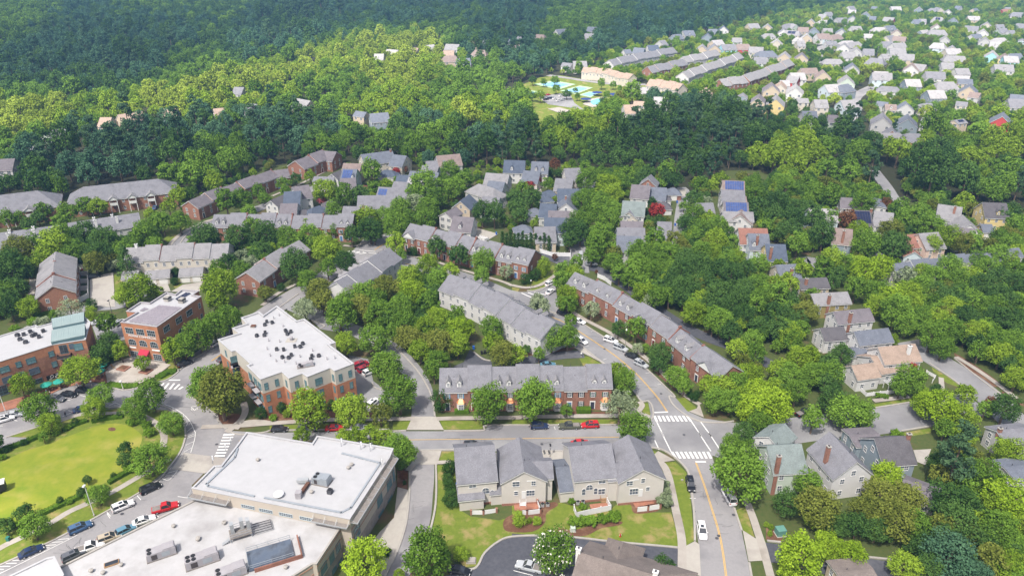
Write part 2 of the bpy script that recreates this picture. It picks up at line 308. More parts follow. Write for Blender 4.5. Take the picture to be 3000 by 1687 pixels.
# markings
for i in range(9):
    line(curve, TP('g', 1432+41*i, 1232, 1457+43*i, 1289), .62, name='crosswalk_stripe')
    line(south, TP('k', 1608+45*i, 196, 1650+44*i, 264), .62, name='crosswalk_stripe')
line(curve, TP('g', 1432,1200, 1570,1193), .5, name='stop_line'); line(south, TP('k', 1845,297, 1950,297), .5, name='stop_line')
for a in (TP('k', 1500,-5, 1600,195), TP('k', 1435,80, 1480,175), TP('k', 1875,0, 2000,190), TP('k', 1980,5, 2085,165), TP('g', 1455,1292, 1528,1440), TP('g', 1800,1282, 1905,1440), TP('g', 1890,1282, 2005,1440)): line(main, a, .28, name='crosswalk_line', z=.176)
for i in range(8): line(main, TP('i', 2252-13*i, 22+31*i, 2362-14*i, 20+31*i), .55, name='crosswalk_stripe', z=.176)
line(main, TP('e', 2245,1428, 2360,1420), .5, name='stop_line', z=.178)
for a in ((1650,905,1620,932), (1700,905,1652,965), (1755,906,1708,966), (1808,915,1755,966), (1842,940,1800,967)): line(circle, TP('e', *a), .6, name='crosswalk_stripe')
line(circle, TP('e', 1700,873, 1815,873), .45, name='stop_line')
for i in range(4): line(curve, TP('b', 920+40*i, 885+8*i, 1000+45*i, 880+6*i) , .5, name='crosswalk_stripe')
line(curve, TP('b', 1040,872, 1200,885), .4, name='crosswalk_line'); line(curve, TP('b', 1000,890, 1230,908), .4, name='crosswalk_line')
for i in range(3): line(curve, TP('c', 95+66*i, 1303-4*i, 200+70*i, 1350-14*i), .45, name='crosswalk_line')
dline(curve, TP('g', 400,240, 520,290, 660,375, 850,500, 1040,630, 1240,800, 1390,960, 1480,1070, 1560,1190))
dline(curve, TP('b', 2340,1268, 2480,1330)); dline(curve, TP('b', 1500,1005, 1620,1035)); dline(curve, TP('b', 1195,868, 1300,800))
dline(south, TP('k', 1850,305, 1930,520, 2010,770, 2080,1000, 2120,1200, 2155,1460))
line(main, [(700,1292),(1000,1292),(1213,1289),(1500,1286),(1813,1281)], .14, 'paint_yellow', 'centre_line', z=.176)
dline(circle, TP('e', 2130,680, 2250,600))
line(circle, TP('e', 1660,1118, 1740,1150, 1850,1220, 1920,1300, 1960,1390) + TP('i', 1968,0, 1958,80, 1920,205), .14)
oc = TP('e', 1740,1150, 1850,1220, 1905,1280, 1940,1345, 1965,1410) + TP('i', 1965,30, 1955,90, 1940,150); ic = TP('e', 1745,1185, 1840,1265, 1875,1335, 1885,1390, 1890,1443) + TP('i', 1885,60, 1870,130, 1850,200)
for a, b in zip(oc, ic): line(circle, [a, b], .12)
line(circle, TP('i', 1790,382, 1705,478, 1635,465), .14); line(circle, TP('i', 1790,382, 1690,410), .12); line(circle, TP('i', 1745,435, 1660,440), .12)
line(circle, TP('i', 780,1035, 470,1190, 230,1310, -60,1450), .14)
for i in range(12): line(circle, TP('i', 700-66*i, 1068+31*i, 590-66*i, 1078+30*i), .14)
for i in range(5): line(circle, TP('i', 1110-25*i+0*i, 865, 1080-25*i, 820), .12) if i == 0 else None
for u, v in ((1400,680), (1095,845)): line(circle, TP('i', u+20, v, u-20, v-45), .14)
for i in range(5): line(circle, TP('i', 1480+22*i, 880-12*i, 1520+20*i, 900-12*i), .14)
line(circle, TP('i', 1790,645, 1945,668), .14)
for a in ((70,1443,400,1345), (210,1390,245,1405), (640,1275,800,1190), (630,1240,790,1170), (690,1180,760,1200), (1150,1130,1240,1135), (1100,1130,1160,1100), (1160,1100,1240,1135), (100,1260,175,1285), (660,1068,710,1080), (775,1020,870,1040), (-60,1330,30,1335)): line(circle, TP('e', *a), .14)
for a in ((795,385,830,375), (915,670,950,658), (1345,803,1390,797), (1465,918,1500,912), (740,535,775,530), (1245,965,1265,960), (930,462,955,455)): line(curve, TP('g', *a), .12, name='parking_line')
for a in ((1787,663,1850,665),): line(south, TP('k', *a), .14, name='parking_line')
line(main, TP('g', 425,1340, 435,1370), .12, name='parking_line', z=.176)
line(lot, TP('k', 15,1390, 210,1440), .14)
# bicycle marking on the circle road: two wheels, frame and two arrowheads
bm_ = MB(); bp = G(T('e', 1958,1166)); 
for s in (-.55, .55):
    for i in range(12):
        a0, a1 = 2*math.pi*i/12, 2*math.pi*(i+1)/12
        bm_.add([(bp.x+s+.42*math.cos(a0), bp.y+.42*math.sin(a0), MZ), (bp.x+s+.42*math.cos(a1), bp.y+.42*math.sin(a1), MZ), (bp.x+s+.28*math.cos(a1), bp.y+.28*math.sin(a1), MZ), (bp.x+s+.28*math.cos(a0), bp.y+.28*math.sin(a0), MZ)], [(0,1,2,3)])
bm_.build('bicycle_marking', 'paint_white', circle)
for a in ((1925,1145,1960,1180,), (1960,1180,1990,1150), (1935,1140,1975,1135)): line(circle, TP('e', *a), .16, name='bicycle_marking')
# concrete pads in the carriageway and drive aprons
pad(TP('i', 1850,205, 2330,270, 2060,415, 1730,370), name='concrete_pad')
pad(TP('f', 1575,1240, 1815,1240, 1890,1375, 1515,1375)); pad(TP('j', 1640,172, 1870,180, 1825,325, 1560,325))
pad(TP('j', 1425,552, 1530,580, 1525,780, 1500,960, 1420,1200, 1300,1443, 1160,1443, 1160,1120, 1240,1010, 1390,860))
pad(TP('k', 230,195, 570,195, 590,345, 460,385, 330,290, 230,290)); pad(TP('j', 2400,205, 2475,205, 2490,345, 2420,350))
pad(TP('k', 1840,1095, 1885,1130, 1900,1450, 1750,1400, 1745,1145)); pad(TP('k', 2320,985, 2445,1065, 2530,1095, 2530,1290, 2380,1300))
pad(TP('g', 620,540, 690,590, 770,630, 910,700, 960,720, 730,560), name='driveway')
pad(TP('a', 905,1150, 1140,1095, 1160,1443, 920,1443, 905,1340)); pad(TP('a', 1500,1225, 1690,1215, 1720,1290, 1500,1290)); pad(TP('a', 1720,1290, 1840,1220, 2040,1190, 2010,1290, 1960,1300))
pad(TP('a', 300,1170, 360,1165, 350,1330, 280,1330)); pad(TP('l', 1460,180, 1640,170, 1580,330, 1500,300)); pad(TP('h', 440,560, 610,580, 480,600))
pad(TP('c', 1530,255, 1760,260, 1740,330, 1560,330)); pad(TP('c', 80,190, 280,190, 300,300, 230,300)); pad(TP('b', 2190,640, 2440,710, 2300,790, 2180,730))
pad(TP('e', 1060,770, 1110,720, 1290,650, 1640,700, 1720,720, 1580,830, 1400,910, 1080,900), 'patio', 'plaza')
pad(TP('e', 0,1110, 500,960, 930,850, 1060,790, 1075,900, 930,895, 640,950, 500,1020, 240,1130, 0,1195), 'brickpave', 'brick_pavement')
for c in ((1245,768), (1470,798)):
    u, v = c; t_ = thing('tree_planter', 'low square brick tree planter standing on the plaza', 'planter', group='brick planters on the plaza')
    sheet('planter_wall', TP('e', u-78, v+5, u-10, v-35, u+78, v-22, u+10, v+25), .55, 'brick', t_, th=.5)
    sheet('soil', TP('e', u-60, v-1, u-8, v-32, u+60, v-22, u+8, v+14), .57, 'mulch', t_)
# pavements
walk([(590,1252),(700,1248),(770,1243),(870,1236),(1000,1230),(1160,1228),(1215,1227)], 1.7); walk([(1280,1228),(1350,1226),(1490,1225),(1560,1222),(1700,1220),(1830,1218),(1880,1212)], 1.7)
walk([(1212,1361),(1195,1380)], 1.5); walk(TP('j', 1825,305, 1960,300), 1.3)
pad(TP('g', 1150,1235, 1230,1150, 1270,1180, 1390,1230, 1380,1300, 1240,1300), 'sidewalk', 'sidewalk'); pad(TP('g', 1860,1160, 1880,1100, 1930,1250, 1780,1190), 'sidewalk', 'sidewalk')
walk(TP('g', 610,190, 740,270, 950,380, 1130,490, 1330,640, 1500,790, 1640,930, 1760,1040, 1890,1120), 1.6)
walk(TP('g', 1270,1190, 1310,1130, 1280,1090), 1.5)
pad(TP('k', 1395,255, 1470,190, 1640,285, 1530,300), 'sidewalk', 'sidewalk')
walk(TP('k', 1430,265, 1520,330, 1570,430, 1610,600, 1650,800, 1695,1000, 1710,1150, 1710,1450), 1.8); walk(TP('k', 2340,650, 2420,850, 2470,1000, 2520,1150, 2560,1300, 2600,1450), 1.7)
walk(TP('i', -100,1230, 60,1135, 210,1065, 500,920, 700,800, 900,710, 1120,610, 1380,460, 1600,330, 1720,270), 1.6); walk(TP('e', 1450,1240, 1540,1290, 1620,1360) + TP('i', 1652,40, 1648,110, 1640,180), 1.7)
walk(TP('e', 2280,1400, 2370,1330, 2440,1260, 2470,1180, 2450,1100), 1.8); walk(TP('e', 2370,1370, 2440,1310, 2576,1290) + [(790,1240)], 1.6)
walk(TP('b', 60,1430, 250,1290, 420,1210), 1.6); walk(TP('b', 880,825, 1010,830, 1150,770, 1260,700), 1.6); walk(TP('c', 0,1225, 140,1250, 290,1220, 440,1120, 480,1080), 1.6)
walk(TP('a', 1690,850, 1740,780, 1850,690, 2000,610, 2160,560), 1.8); walk(TP('b', 160,330, 350,250, 480,190, 760,50, 900,0), 1.6); walk(TP('b', 1560,930, 1780,980, 2100,1080, 2450,1180, 2576,1230), 1.5)
walk(TP('h', 1060,1085, 1420,1040), 1.6); walk(TP('h', 1890,640, 2100,770, 2300,910, 2500,1060), 1.6); walk(TP('h', 1740,850, 1750,990), 1.4)
walk(TP('e', 600,1290, 850,1215, 1100,1210, 1290,1200), 1.3)
# kerbs
kerb(TP('e', 60,1450, 400,1340, 640,1260, 880,1195, 1110,1150, 1300,1145, 1500,1110, 1660,1140, 1780,1210, 1850,1310, 1870,1443) + TP('i', 1865,60, 1830,170, 1770,270, 1690,370, 1600,480, 1350,640, 960,860, 650,1030, 300,1200, -50,1360))
kerb(TP('e', 1080,930, 1240,975, 1390,950)); kerb(TP('e', 1600,895, 1700,860, 1800,785, 1790,770)); kerb(TP('e', 1800,780, 1950,660, 2120,560, 2300,440)); kerb(TP('e', 1900,1030, 2160,1205, 2200,1290, 2270,1360, 2400,1420) + [(770,1268),(790,1262)])
kerb([(790,1262),(1000,1259),(1140,1259)], 2); kerb([(1140,1265),(1190,1262)], 2); kerb([(1300,1263),(1408,1262),(1420,1258),(1428,1247),(1560,1246),(1810,1245)], 3)
kerb(TP('g', 1380,1300, 1420,1230, 1410,1140, 1370,1085, 1300,1085, 1230,990, 1080,840, 920,710, 730,555, 640,500)); kerb(TP('g', 690,290, 730,318, 920,438, 1150,588, 1350,758, 1500,900, 1640,1040, 1580,1035, 1620,1120, 1740,1220, 1900,1290, 2100,1300, 2230,1285))
kerb(TP('k', 1380,150, 1500,170, 1620,240, 1740,350, 1790,470, 1830,800, 1840,1090)); kerb(TP('k', 1700,478, 1722,480), 2, .3)
kerb([(1216,1320),(1335,1318)], 2); kerb([(1560,1322),(1670,1322)], 2); kerb(TP('j', 1545,330, 1545,580, 1530,780, 1500,960, 1420,1200, 1290,1460)); kerb(TP('j', 1810,325, 1815,560, 1800,780, 1740,1020, 1650,1180))
kerb(TP('j', 2100,1378, 2190,1372, 2240,1330, 2300,1215, 2430,1105, 2576,1050) + TP('k', 350,1038, 640,1058, 1000,1098, 1665,1158)); kerb(TP('k', 2235,760, 2310,985), 2); kerb(TP('k', 2385,1310, 2410,1450), 2)
kerb(TP('f', 1370,520, 1500,640, 1640,800, 1740,970, 1780,1100, 1800,1235)); kerb(TP('f', 1170,900, 1200,950, 1290,970, 1330,930)); kerb(TP('f', 560,270, 660,310, 690,330, 640,360))
kerb(TP('b', 240,1443, 430,1310)); kerb(TP('a', 1800,830, 1860,740, 1960,670, 2100,610)); kerb(TP('h', 1060,1155, 1500,1085)); kerb(TP('h', 1620,700, 1850,860, 1980,960)); kerb(TP('h', 1870,650, 2130,860, 2400,1060)); kerb(TP('h', 1340,1385, 1640,1335))
kerb(TP('g', 340,80, 350,160, 430,200, 500,215)); kerb(TP('c', 150,1280, 280,1275, 360,1225)); kerb(TP('f', 2190,590, 2280,660, 2360,680)); kerb(TP('l', -10,1090, 130,1105), 2); kerb(TP('l', 1010,1255, 1250,1280), 2)
# lawns and beds
sheet('park_lawn', TP('i', -300,420, -100,330, 0,310, 250,190, 450,130, 640,60, 800,0) + TP('e', 1000,1330, 1150,1310, 1290,1330, 1400,1400) + TP('i', 1430,80, 1340,300, 1200,420, 1080,500, 800,620, 560,750, 380,830, 200,900, 60,960, -300,1100), .189, 'lawn', closed_smooth=2)
sheet('park_ground', TP('e', 100,1443, 400,1345, 880,1200, 1240,1150, 1700,1180, 1850,1310, 1870,1443) + TP('i', 1860,60, 1820,170, 1690,370, 1350,640, 960,860, 300,1200, -300,1440, -300,300, 400,60), .183, 'turf')
grass(TP('j', 1825,325, 1990,325, 2060,780, 2160,840, 2450,880, 2576,840, 2576,1040, 2430,1095, 2300,1200, 2220,1340, 2100,1350, 1760,1000, 1810,760)); grass(TP('j', 1870,185, 1995,185, 1990,275, 1830,275))
grass(TP('k', 0,1010, 0,720, 330,780, 480,700, 640,740, 1000,760, 1080,700, 1200,710, 1250,800, 1600,800, 1690,1100, 1665,1140, 1000,1085))
grass(TP('k', 1525,300, 1640,290, 1755,400, 1790,600, 1835,1080, 1745,1140, 1720,1000, 1650,650)); grass(TP('k', 1370,165, 1465,195, 1440,260, 1395,250)); grass(TP('k', 2250,780, 2350,740, 2440,1050, 2310,970)); grass(TP('k', 1420,290, 1530,400, 1545,480, 1480,420)); grass(TP('k', 555,205, 590,205, 590,255, 555,255)); grass(TP('k', 410,305, 450,385, 430,400))
grass(TP('f', 1380,1285, 1570,1280, 1520,1365, 1380,1368)); grass(TP('f', 1850,1275, 2280,1280, 2295,1345, 2250,1362, 1885,1365)); grass([(790,1258),(1000,1255),(1140,1255),(1140,1236),(1000,1240),(790,1246)]); grass([(1500,1243),(1810,1243),(1810,1228),(1500,1230)])
grass(TP('g', 1270,1100, 1370,1100, 1395,1220, 1280,1190)); grass(TP('g', 1610,1060, 1740,1045, 1860,1150, 1780,1195, 1660,1110)); grass(TP('g', 670,640, 770,630, 920,720, 720,730)); grass(TP('g', 630,540, 720,560, 690,580))
grass(TP('c', 150,1232, 300,1205, 420,1120, 480,1045, 405,1020, 350,1090, 250,1160, 160,1190), 'turf'); grass(TP('c', 160,1268, 300,1232, 400,1165, 430,1182, 330,1242, 200,1284), 'turf'); grass(TP('c', 0,1240, 80,1250, 60,1285, 0,1280), 'turf')
grass(TP('b', 110,1430, 410,1240, 420,1300, 200,1430), 'turf'); grass(TP('b', 1010,850, 1130,800, 1160,820, 1040,862), 'turf'); grass(TP('b', 2220,650, 2440,700, 2400,720), 'turf')
grass(TP('h', 1065,1110, 1440,1050, 1500,1080, 1060,1145), 'turf'); grass(TP('h', 1640,720, 1850,860, 1970,960, 1800,900, 1660,780), 'turf'); grass(TP('h', 1350,1400, 1640,1350, 1640,1400, 1380,1443), 'turf')
grass(TP('a', 920,1180, 1025,1175, 1010,1195, 930,1210), 'turf'); grass(TP('a', 920,1285, 1025,1278, 1010,1300, 930,1320), 'turf'); grass(TP('a', 1150,1110, 1260,1150, 1240,1290, 1150,1280)); grass(TP('a', 1740,1230, 1840,1200, 1780,1265)); grass(TP('a', 1820,700, 1990,640, 1830,800, 1770,800)); grass(TP('a', 1640,620, 1900,600, 1700,800, 1650,760))
grass(TP('e', 1575,890, 1600,800, 1780,770, 1700,850), 'turf'); grass(TP('e', 1070,895, 1200,880, 1390,890, 1390,945, 1240,965, 1100,925), 'turf'); grass(TP('e', 1640,700, 1800,690, 1780,770, 1700,760))
grass(TP('y', 1450,800, 1560,800, 1800,830, 1700,880, 1600,890, 1470,925), 'fieldgrass'); grass(TP('y', 1130,740, 1300,690, 1500,590, 1650,590, 1950,640, 1980,720, 1500,720, 1350,800, 1200,790), 'turf'); grass(TP('y', 1130,750, 1250,690, 1500,585, 1650,570, 1950,620, 2140,650, 2320,640, 2470,700, 2300,740, 2030,810, 1830,880, 1740,950, 1620,990, 1450,1060, 1400,1000, 1430,800, 1350,780), 'turf')
bed(TP('o', 660,1040, 760,980, 1100,880, 1250,830, 1310,870, 1170,960, 1150,1080, 1000,1190, 700,1190, 640,1120)); bed(TP('k', 480,960, 620,980, 800,930, 1090,890, 1080,930, 900,960, 760,1030, 640,1040, 480,1010)); bed(TP('o', 1120,245, 1235,245, 1250,300, 1120,300), 0)
bed(TP('k', 1060,680, 1430,640, 1480,760, 1420,800, 1230,810, 1190,720)); bed(TP('g', 600,1180, 1000,1190, 1000,1240, 600,1240), 0); bed(TP('j', 1420,360, 1530,370, 1525,570, 1420,545), 0); bed(TP('j', 1310,1140, 1350,1170, 1340,1300, 1280,1300), 0); bed(TP('e', 2160,1220, 2400,1210, 2420,1260, 2300,1340, 2220,1290)); bed(TP('h', 1870,600, 2100,730, 2350,920, 2200,920, 2000,770)); bed(TP('h', 2350,980, 2500,1060, 2576,1130, 2430,1070))
bed(TP('f', 20,1200, 350,1150, 1200,1200, 1200,1260, 30,1280), 0); bed(TP('g', 1640,990, 1560,900, 1430,790, 1480,790, 1640,930), 0); bed(TP('l', -20,900, 150,1050, 140,1090, -20,1080), 0); bed(TP('g', 380,100, 470,130, 480,190, 400,170)); bed(TP('g', 100,570, 640,540, 560,610, 90,640), 0)
# low garden ground under the mid village
# tennis courts, pool terrace and play court of the club
for q in (TP('y', 1450,640, 1600,610, 1770,640, 1640,680), TP('y', 1650,690, 1800,650, 1900,665, 1770,715), TP('y', 1200,705, 1340,675, 1540,700, 1380,745), TP('y', 1790,720, 1870,695, 1960,700, 1880,740)):
    c_ = structure(sheet('tennis_court', q, nz('walk'), 'court_green')); ct = [sum(p[0] for p in q)/4, sum(p[1] for p in q)/4]
    sheet('playing_surface', [(ct[0]+(p[0]-ct[0])*.66, ct[1]+(p[1]-ct[1])*.66) for p in q], .36, 'court_blue', c_)
pad(TP('y', 1555,825, 1640,812, 1740,840, 1650,858), 'sidewalk', 'play_court'); pad(TP('y', 1820,790, 1880,750, 2000,730, 2030,780, 1900,815), 'concrete', 'pool_terrace')
sheet('pool', TP('y', 1870,770, 1930,750, 1980,755, 1960,790, 1900,795), .42, 'pool')

# wear of the carriageways: manhole covers, patched strips and sealed cracks
def disc(rd, p, r, mat, name, z=.172):
    w = G(p); MB().add([(w.x+r*math.cos(i*.5236), w.y+r*math.sin(i*.5236), z) for i in range(12)], [tuple(range(12))]).build(name, mat, rd)
for rd, pts in ((south, TP('k', 2078,1040, 1830,795, 2228,830, 2060,1065)), (main, TP('k', 1730,25, 900,160, 300,120, 1240,100)), (circle, TP('i', 1915,275, 1230,820, 2180,120)), (curve, TP('g', 1300,700, 930,560, 1500,1010))):
    for p in pts: disc(rd, p, .38, 'hvac_dark', 'manhole_cover', .177)
pm('tar', (.10,.10,.105), (.13,.13,.135), 2, 4, .8, coord='pos'); rc_ = random.Random(4)
for rd, a, b, n in ((south, T('k', 1850,420), T('k', 2300,1400), 9), (main, (1230,1275), (1880,1310), 12), (circle, T('i', 1500,600), T('i', 600,1200), 9), (curve, T('g', 620,380), T('g', 1480,1090), 12), (lot, T('k', 100,1100), T('k', 1500,1290), 8), (lane, T('j', 1640,420), T('j', 1560,1000), 6), (circle, T('e', 1500,1000), T('e', 2000,1200), 6)):
    for i in range(n):
        t = rc_.random(); x = a[0]+(b[0]-a[0])*t+rc_.uniform(-25,25); y = a[1]+(b[1]-a[1])*t+rc_.uniform(-6,6); pts = [(x, y)]; ang = rc_.choice((0, .1, 1.2, 1.6, 2.6))+rc_.uniform(-.3,.3)
        for k in range(4): pts.append((pts[-1][0]+9*math.cos(ang)+rc_.uniform(-3,3), pts[-1][1]+5*math.sin(ang)+rc_.uniform(-1.5,1.5)))
        ribbon('sealed_crack', pts, rc_.uniform(.05,.11), .150+.0002*i, 'tar', rd, step=2)
# ---------------------------------------------------------------- windows and doors
_wc = {}
def win_mesh(w, h, cols, rows, fr, gl, shut, arch):
    k = (round(w,2), round(h,2), cols, rows, fr, gl, shut, arch)
    if k in _wc: return _wc[k]
    f = MB(); p = MB(); t = .09
    if arch:
        n = 10; pts = [(-w/2,-h/2), (w/2,-h/2)] + [(w/2*math.cos(math.pi*i/n), h/2-arch+arch*math.sin(math.pi*i/n)) for i in range(n+1)]
        p.add([(x, -.02, z) for x, z in pts], [tuple(range(len(pts)))])
        for i in range(len(pts)):
            a, b = pts[i], pts[(i+1) % len(pts)]; f.tube((a[0], -.03, a[1]), (b[0], -.03, b[1]), .06, n=4)
    else:
        p.add([(-w/2,-.02,-h/2), (w/2,-.02,-h/2), (w/2,-.02,h/2), (-w/2,-.02,h/2)], [(0,1,2,3)])
        f.box((0,-.02,h/2+t/2), (w+2*t,.1,t)); f.box((0,-.03,-h/2-t/2), (w+2.6*t,.14,t)); f.box((-w/2-t/2,-.02,0), (t,.1,h)); f.box((w/2+t/2,-.02,0), (t,.1,h))
    for i in range(1, cols): f.box((-w/2+w*i/cols,-.03,0), (.055,.05,h))
    for j in range(1, rows): f.box((0,-.035,-h/2+h*j/rows), (w,.05,.05))
    fm = [fr]
    if shut:
        fm = [fr, shut]; sw = .28
        for s in (-1, 1): f.box((s*(w/2+t+sw/2+.02), -.03, 0), (sw,.06,h+.1), 1)
    _wc[k] = (f.mesh('window', fm), p.mesh('pane', gl)); return _wc[k]
def window(par, loc, rz, w=.9, h=1.4, cols=2, rows=2, fr='trim', gl='glass', shut=None, arch=0, pane=True):
    a, b = win_mesh(w, h, cols, rows, fr, gl, shut, arch); o = put('window', a, par, loc, rz); put('pane', b, o); return o
_dc = {}
def door(par, loc, rz, w=1.0, h=2.1, mat='cloth_dark', name='door', surround=True):
    k = (w, h, mat, name)
    if k not in _dc:
        m = MB(); m.box((0,-.03,h/2), (w,.08,h), 0)
        if surround: m.box((0,-.04,h+.15), (w+.5,.12,.3), 1); m.box((-w/2-.13,-.04,h/2), (.2,.1,h), 1); m.box((w/2+.13,-.04,h/2), (.2,.1,h), 1)
        if name == 'garage_door':
            for j in range(1, 4): m.box((0,-.08,h*j/4), (w,.03,.05), 1)
        _dc[k] = m.mesh(name, [mat, 'trim'])
    return put(name, _dc[k], par, loc, rz)
def gable_solid(L, hw, he, hr, hip0=0, hip1=0, o=.4, th=.16):
    """roof pieces of a gable or hip roof, ridge along x from 0 to L"""
    s = (hr-he)/hw; ze = he-o*s; y = hw+o
    x0, x1 = (-o if not hip0 else -hip0-o), (L+o if not hip1 else L+hip1+o); r0, r1 = (-o if not hip0 else 0), (L+o if not hip1 else L)
    qs = [[(x0,-y,ze),(x1,-y,ze),(r1,0,hr),(r0,0,hr)], [(x1,y,ze),(x0,y,ze),(r0,0,hr),(r1,0,hr)]]
    if hip0: qs.append([(x0,y,ze),(x0,-y,ze),(r0,0,hr)])
    if hip1: qs.append([(x1,-y,ze),(x1,y,ze),(r1,0,hr)])
    return qs
def roof_parts(par, qs, roof, dz=0.0, trim='trim', name='roof'):
    m = MB()
    for q in qs: m.slab([(p[0], p[1], p[2]+.30+dz) for p in q], .16)
    r = m.build(name, roof, par); t = MB()
    for q in qs: t.slab([(p[0], p[1], p[2]+.135+dz) for p in q], .2)
    t.build('fascia', trim, r); return r
def wall_solid(L, hw, he, hr, hip0, hip1, o=0):
    m = MB(); x0 = -hip0*.98 if hip0 else 0; x1 = L+hip1*.98 if hip1 else L
    m.prism([(x0,-hw),(x1,-hw),(x1,hw),(x0,hw)], -.3, he, bottom=False)
    if not hip0: m.add([(x0,-hw,he),(x0,hw,he),(x0,0,hr)], [(0,2,1)])
    if not hip1: m.add([(x1,-hw,he),(x1,hw,he),(x1,0,hr)], [(0,1,2)])
    return m
def chimney(par, x, y, z0, z1, mat='brick', sx=.9, sy=.7):
    m = MB(); m.box((x,y,(z0+z1)/2), (sx,sy,z1-z0)); m.box((x,y,z1+.09), (sx+.22,sy+.22,.18), 1 if mat != 'trim' else 0); m.box((x,y,z1+.3), (sx*.45,sy*.45,.28), 2)
    return m.build('chimney', [mat, 'kerb', 'hvac_dark'], par)
def dormer(par, x, side, L, hw, he, hr, wall='trim', roof='r_light', w=1.15, h=1.5, f=.30):
    """small gabled dormer on the slope; side -1 or 1"""
    s = (hr-he)/hw; yf = side*hw*(1-f*.55); zf = he+f*.55*(hr-he)+.3; zt = zf+h; yb = side*max(0, hw-(zt-he)/s); m = MB(); up = w*.62
    A = [(x-w/2,yf,zf),(x+w/2,yf,zf),(x+w/2,yf,zt),(x,yf,zt+up),(x-w/2,yf,zt)]; m.add(A, [(0,1,2,3,4) if side < 0 else (4,3,2,1,0)])
    yk = side*max(0.0, hw-(zt-.1-he)/s); m.add([(x-w/2,yf,zf),(x-w/2,yf,zt),(x-w/2,yk,zt)], [(0,1,2)]); m.add([(x+w/2,yf,zf),(x+w/2,yf,zt),(x+w/2,yk,zt)], [(2,1,0)])
    d = m.build('dormer', wall, par); r = MB(); yr = side*max(-.2, hw-(zt+up-he)/s); fo = side*.22
    for e in (-1, 1): r.slab([(x,yf+fo,zt+up+.1),(x+e*(w/2+.2),yf+fo,zt-.12),(x+e*(w/2+.2),yk,zt-.12),(x,yr,zt+up+.1)], .1)
    r.build('dormer_roof', roof, d)
    window(d, (x, yf-(-.02 if side > 0 else .02), zf+h*.55), 0 if side < 0 else math.pi, .55, .95, 2, 3, arch=0)
    return d
def solar(par, side, L, hw, he, hr, x0, x1, t0, t1, nc, nr, mat='solar'):
    P = lambda x, t: Vector((x, side*hw*(1-t), he+(hr-he)*t+.42)); out = []
    k = ('solar', round(x1-x0,2), round(t1-t0,3), nc, nr, mat, round(hr,2), round(hw,2), side)
    for i in range(nc):
        for j in range(nr):
            a, b = x0+(x1-x0)*(i+.04)/nc, x0+(x1-x0)*(i+.96)/nc; c, d = t0+(t1-t0)*(j+.03)/nr, t0+(t1-t0)*(j+.97)/nr
            m = MB(); q = [P(a,c), P(b,c), P(b,d), P(a,d)]; m.slab(q if side < 0 else q[::-1], .05); m.build('solar_panel', mat, par)

# ---------------------------------------------------------------- houses: the ridge ends and a point of the eave, read off the photograph
HOUSES = []
def solve(r1, r2, e, he, p):
    best = None
    for k in range(0, 260):
        hr = he+.6+k*.04; a, b, c = G(r1, hr), G(r2, hr), G(e, he); d = (b-a); d.z = 0; L = d.length; d.normalize()
        hw = abs((c-a).x*(-d.y)+(c-a).y*d.x); err = abs((hr-he)-p*hw)
        if best is None or err < best[0]: best = (err, hr, a, b, hw)
    return best[1:]
WN = dict(white='white', cream='cream', beige='beige', yellow='yellow', olive='olive green', paleblue='pale blue', bluegrey='blue-grey', palegreen='pale green', grey='grey', pink='pink', tan='tan', aqua='aqua', redwall='red', brick='red brick', brick_brown='brown brick')
RN = dict(r_grey='grey', r_light='light grey', r_slate='slate', r_navy='dark navy', r_dark='dark', r_purple='purple-grey', r_brown='brown', r_tan='tan', r_green='green-grey', r_shake='brown shingle', r_rust='rust-brown', r_pale='pale')
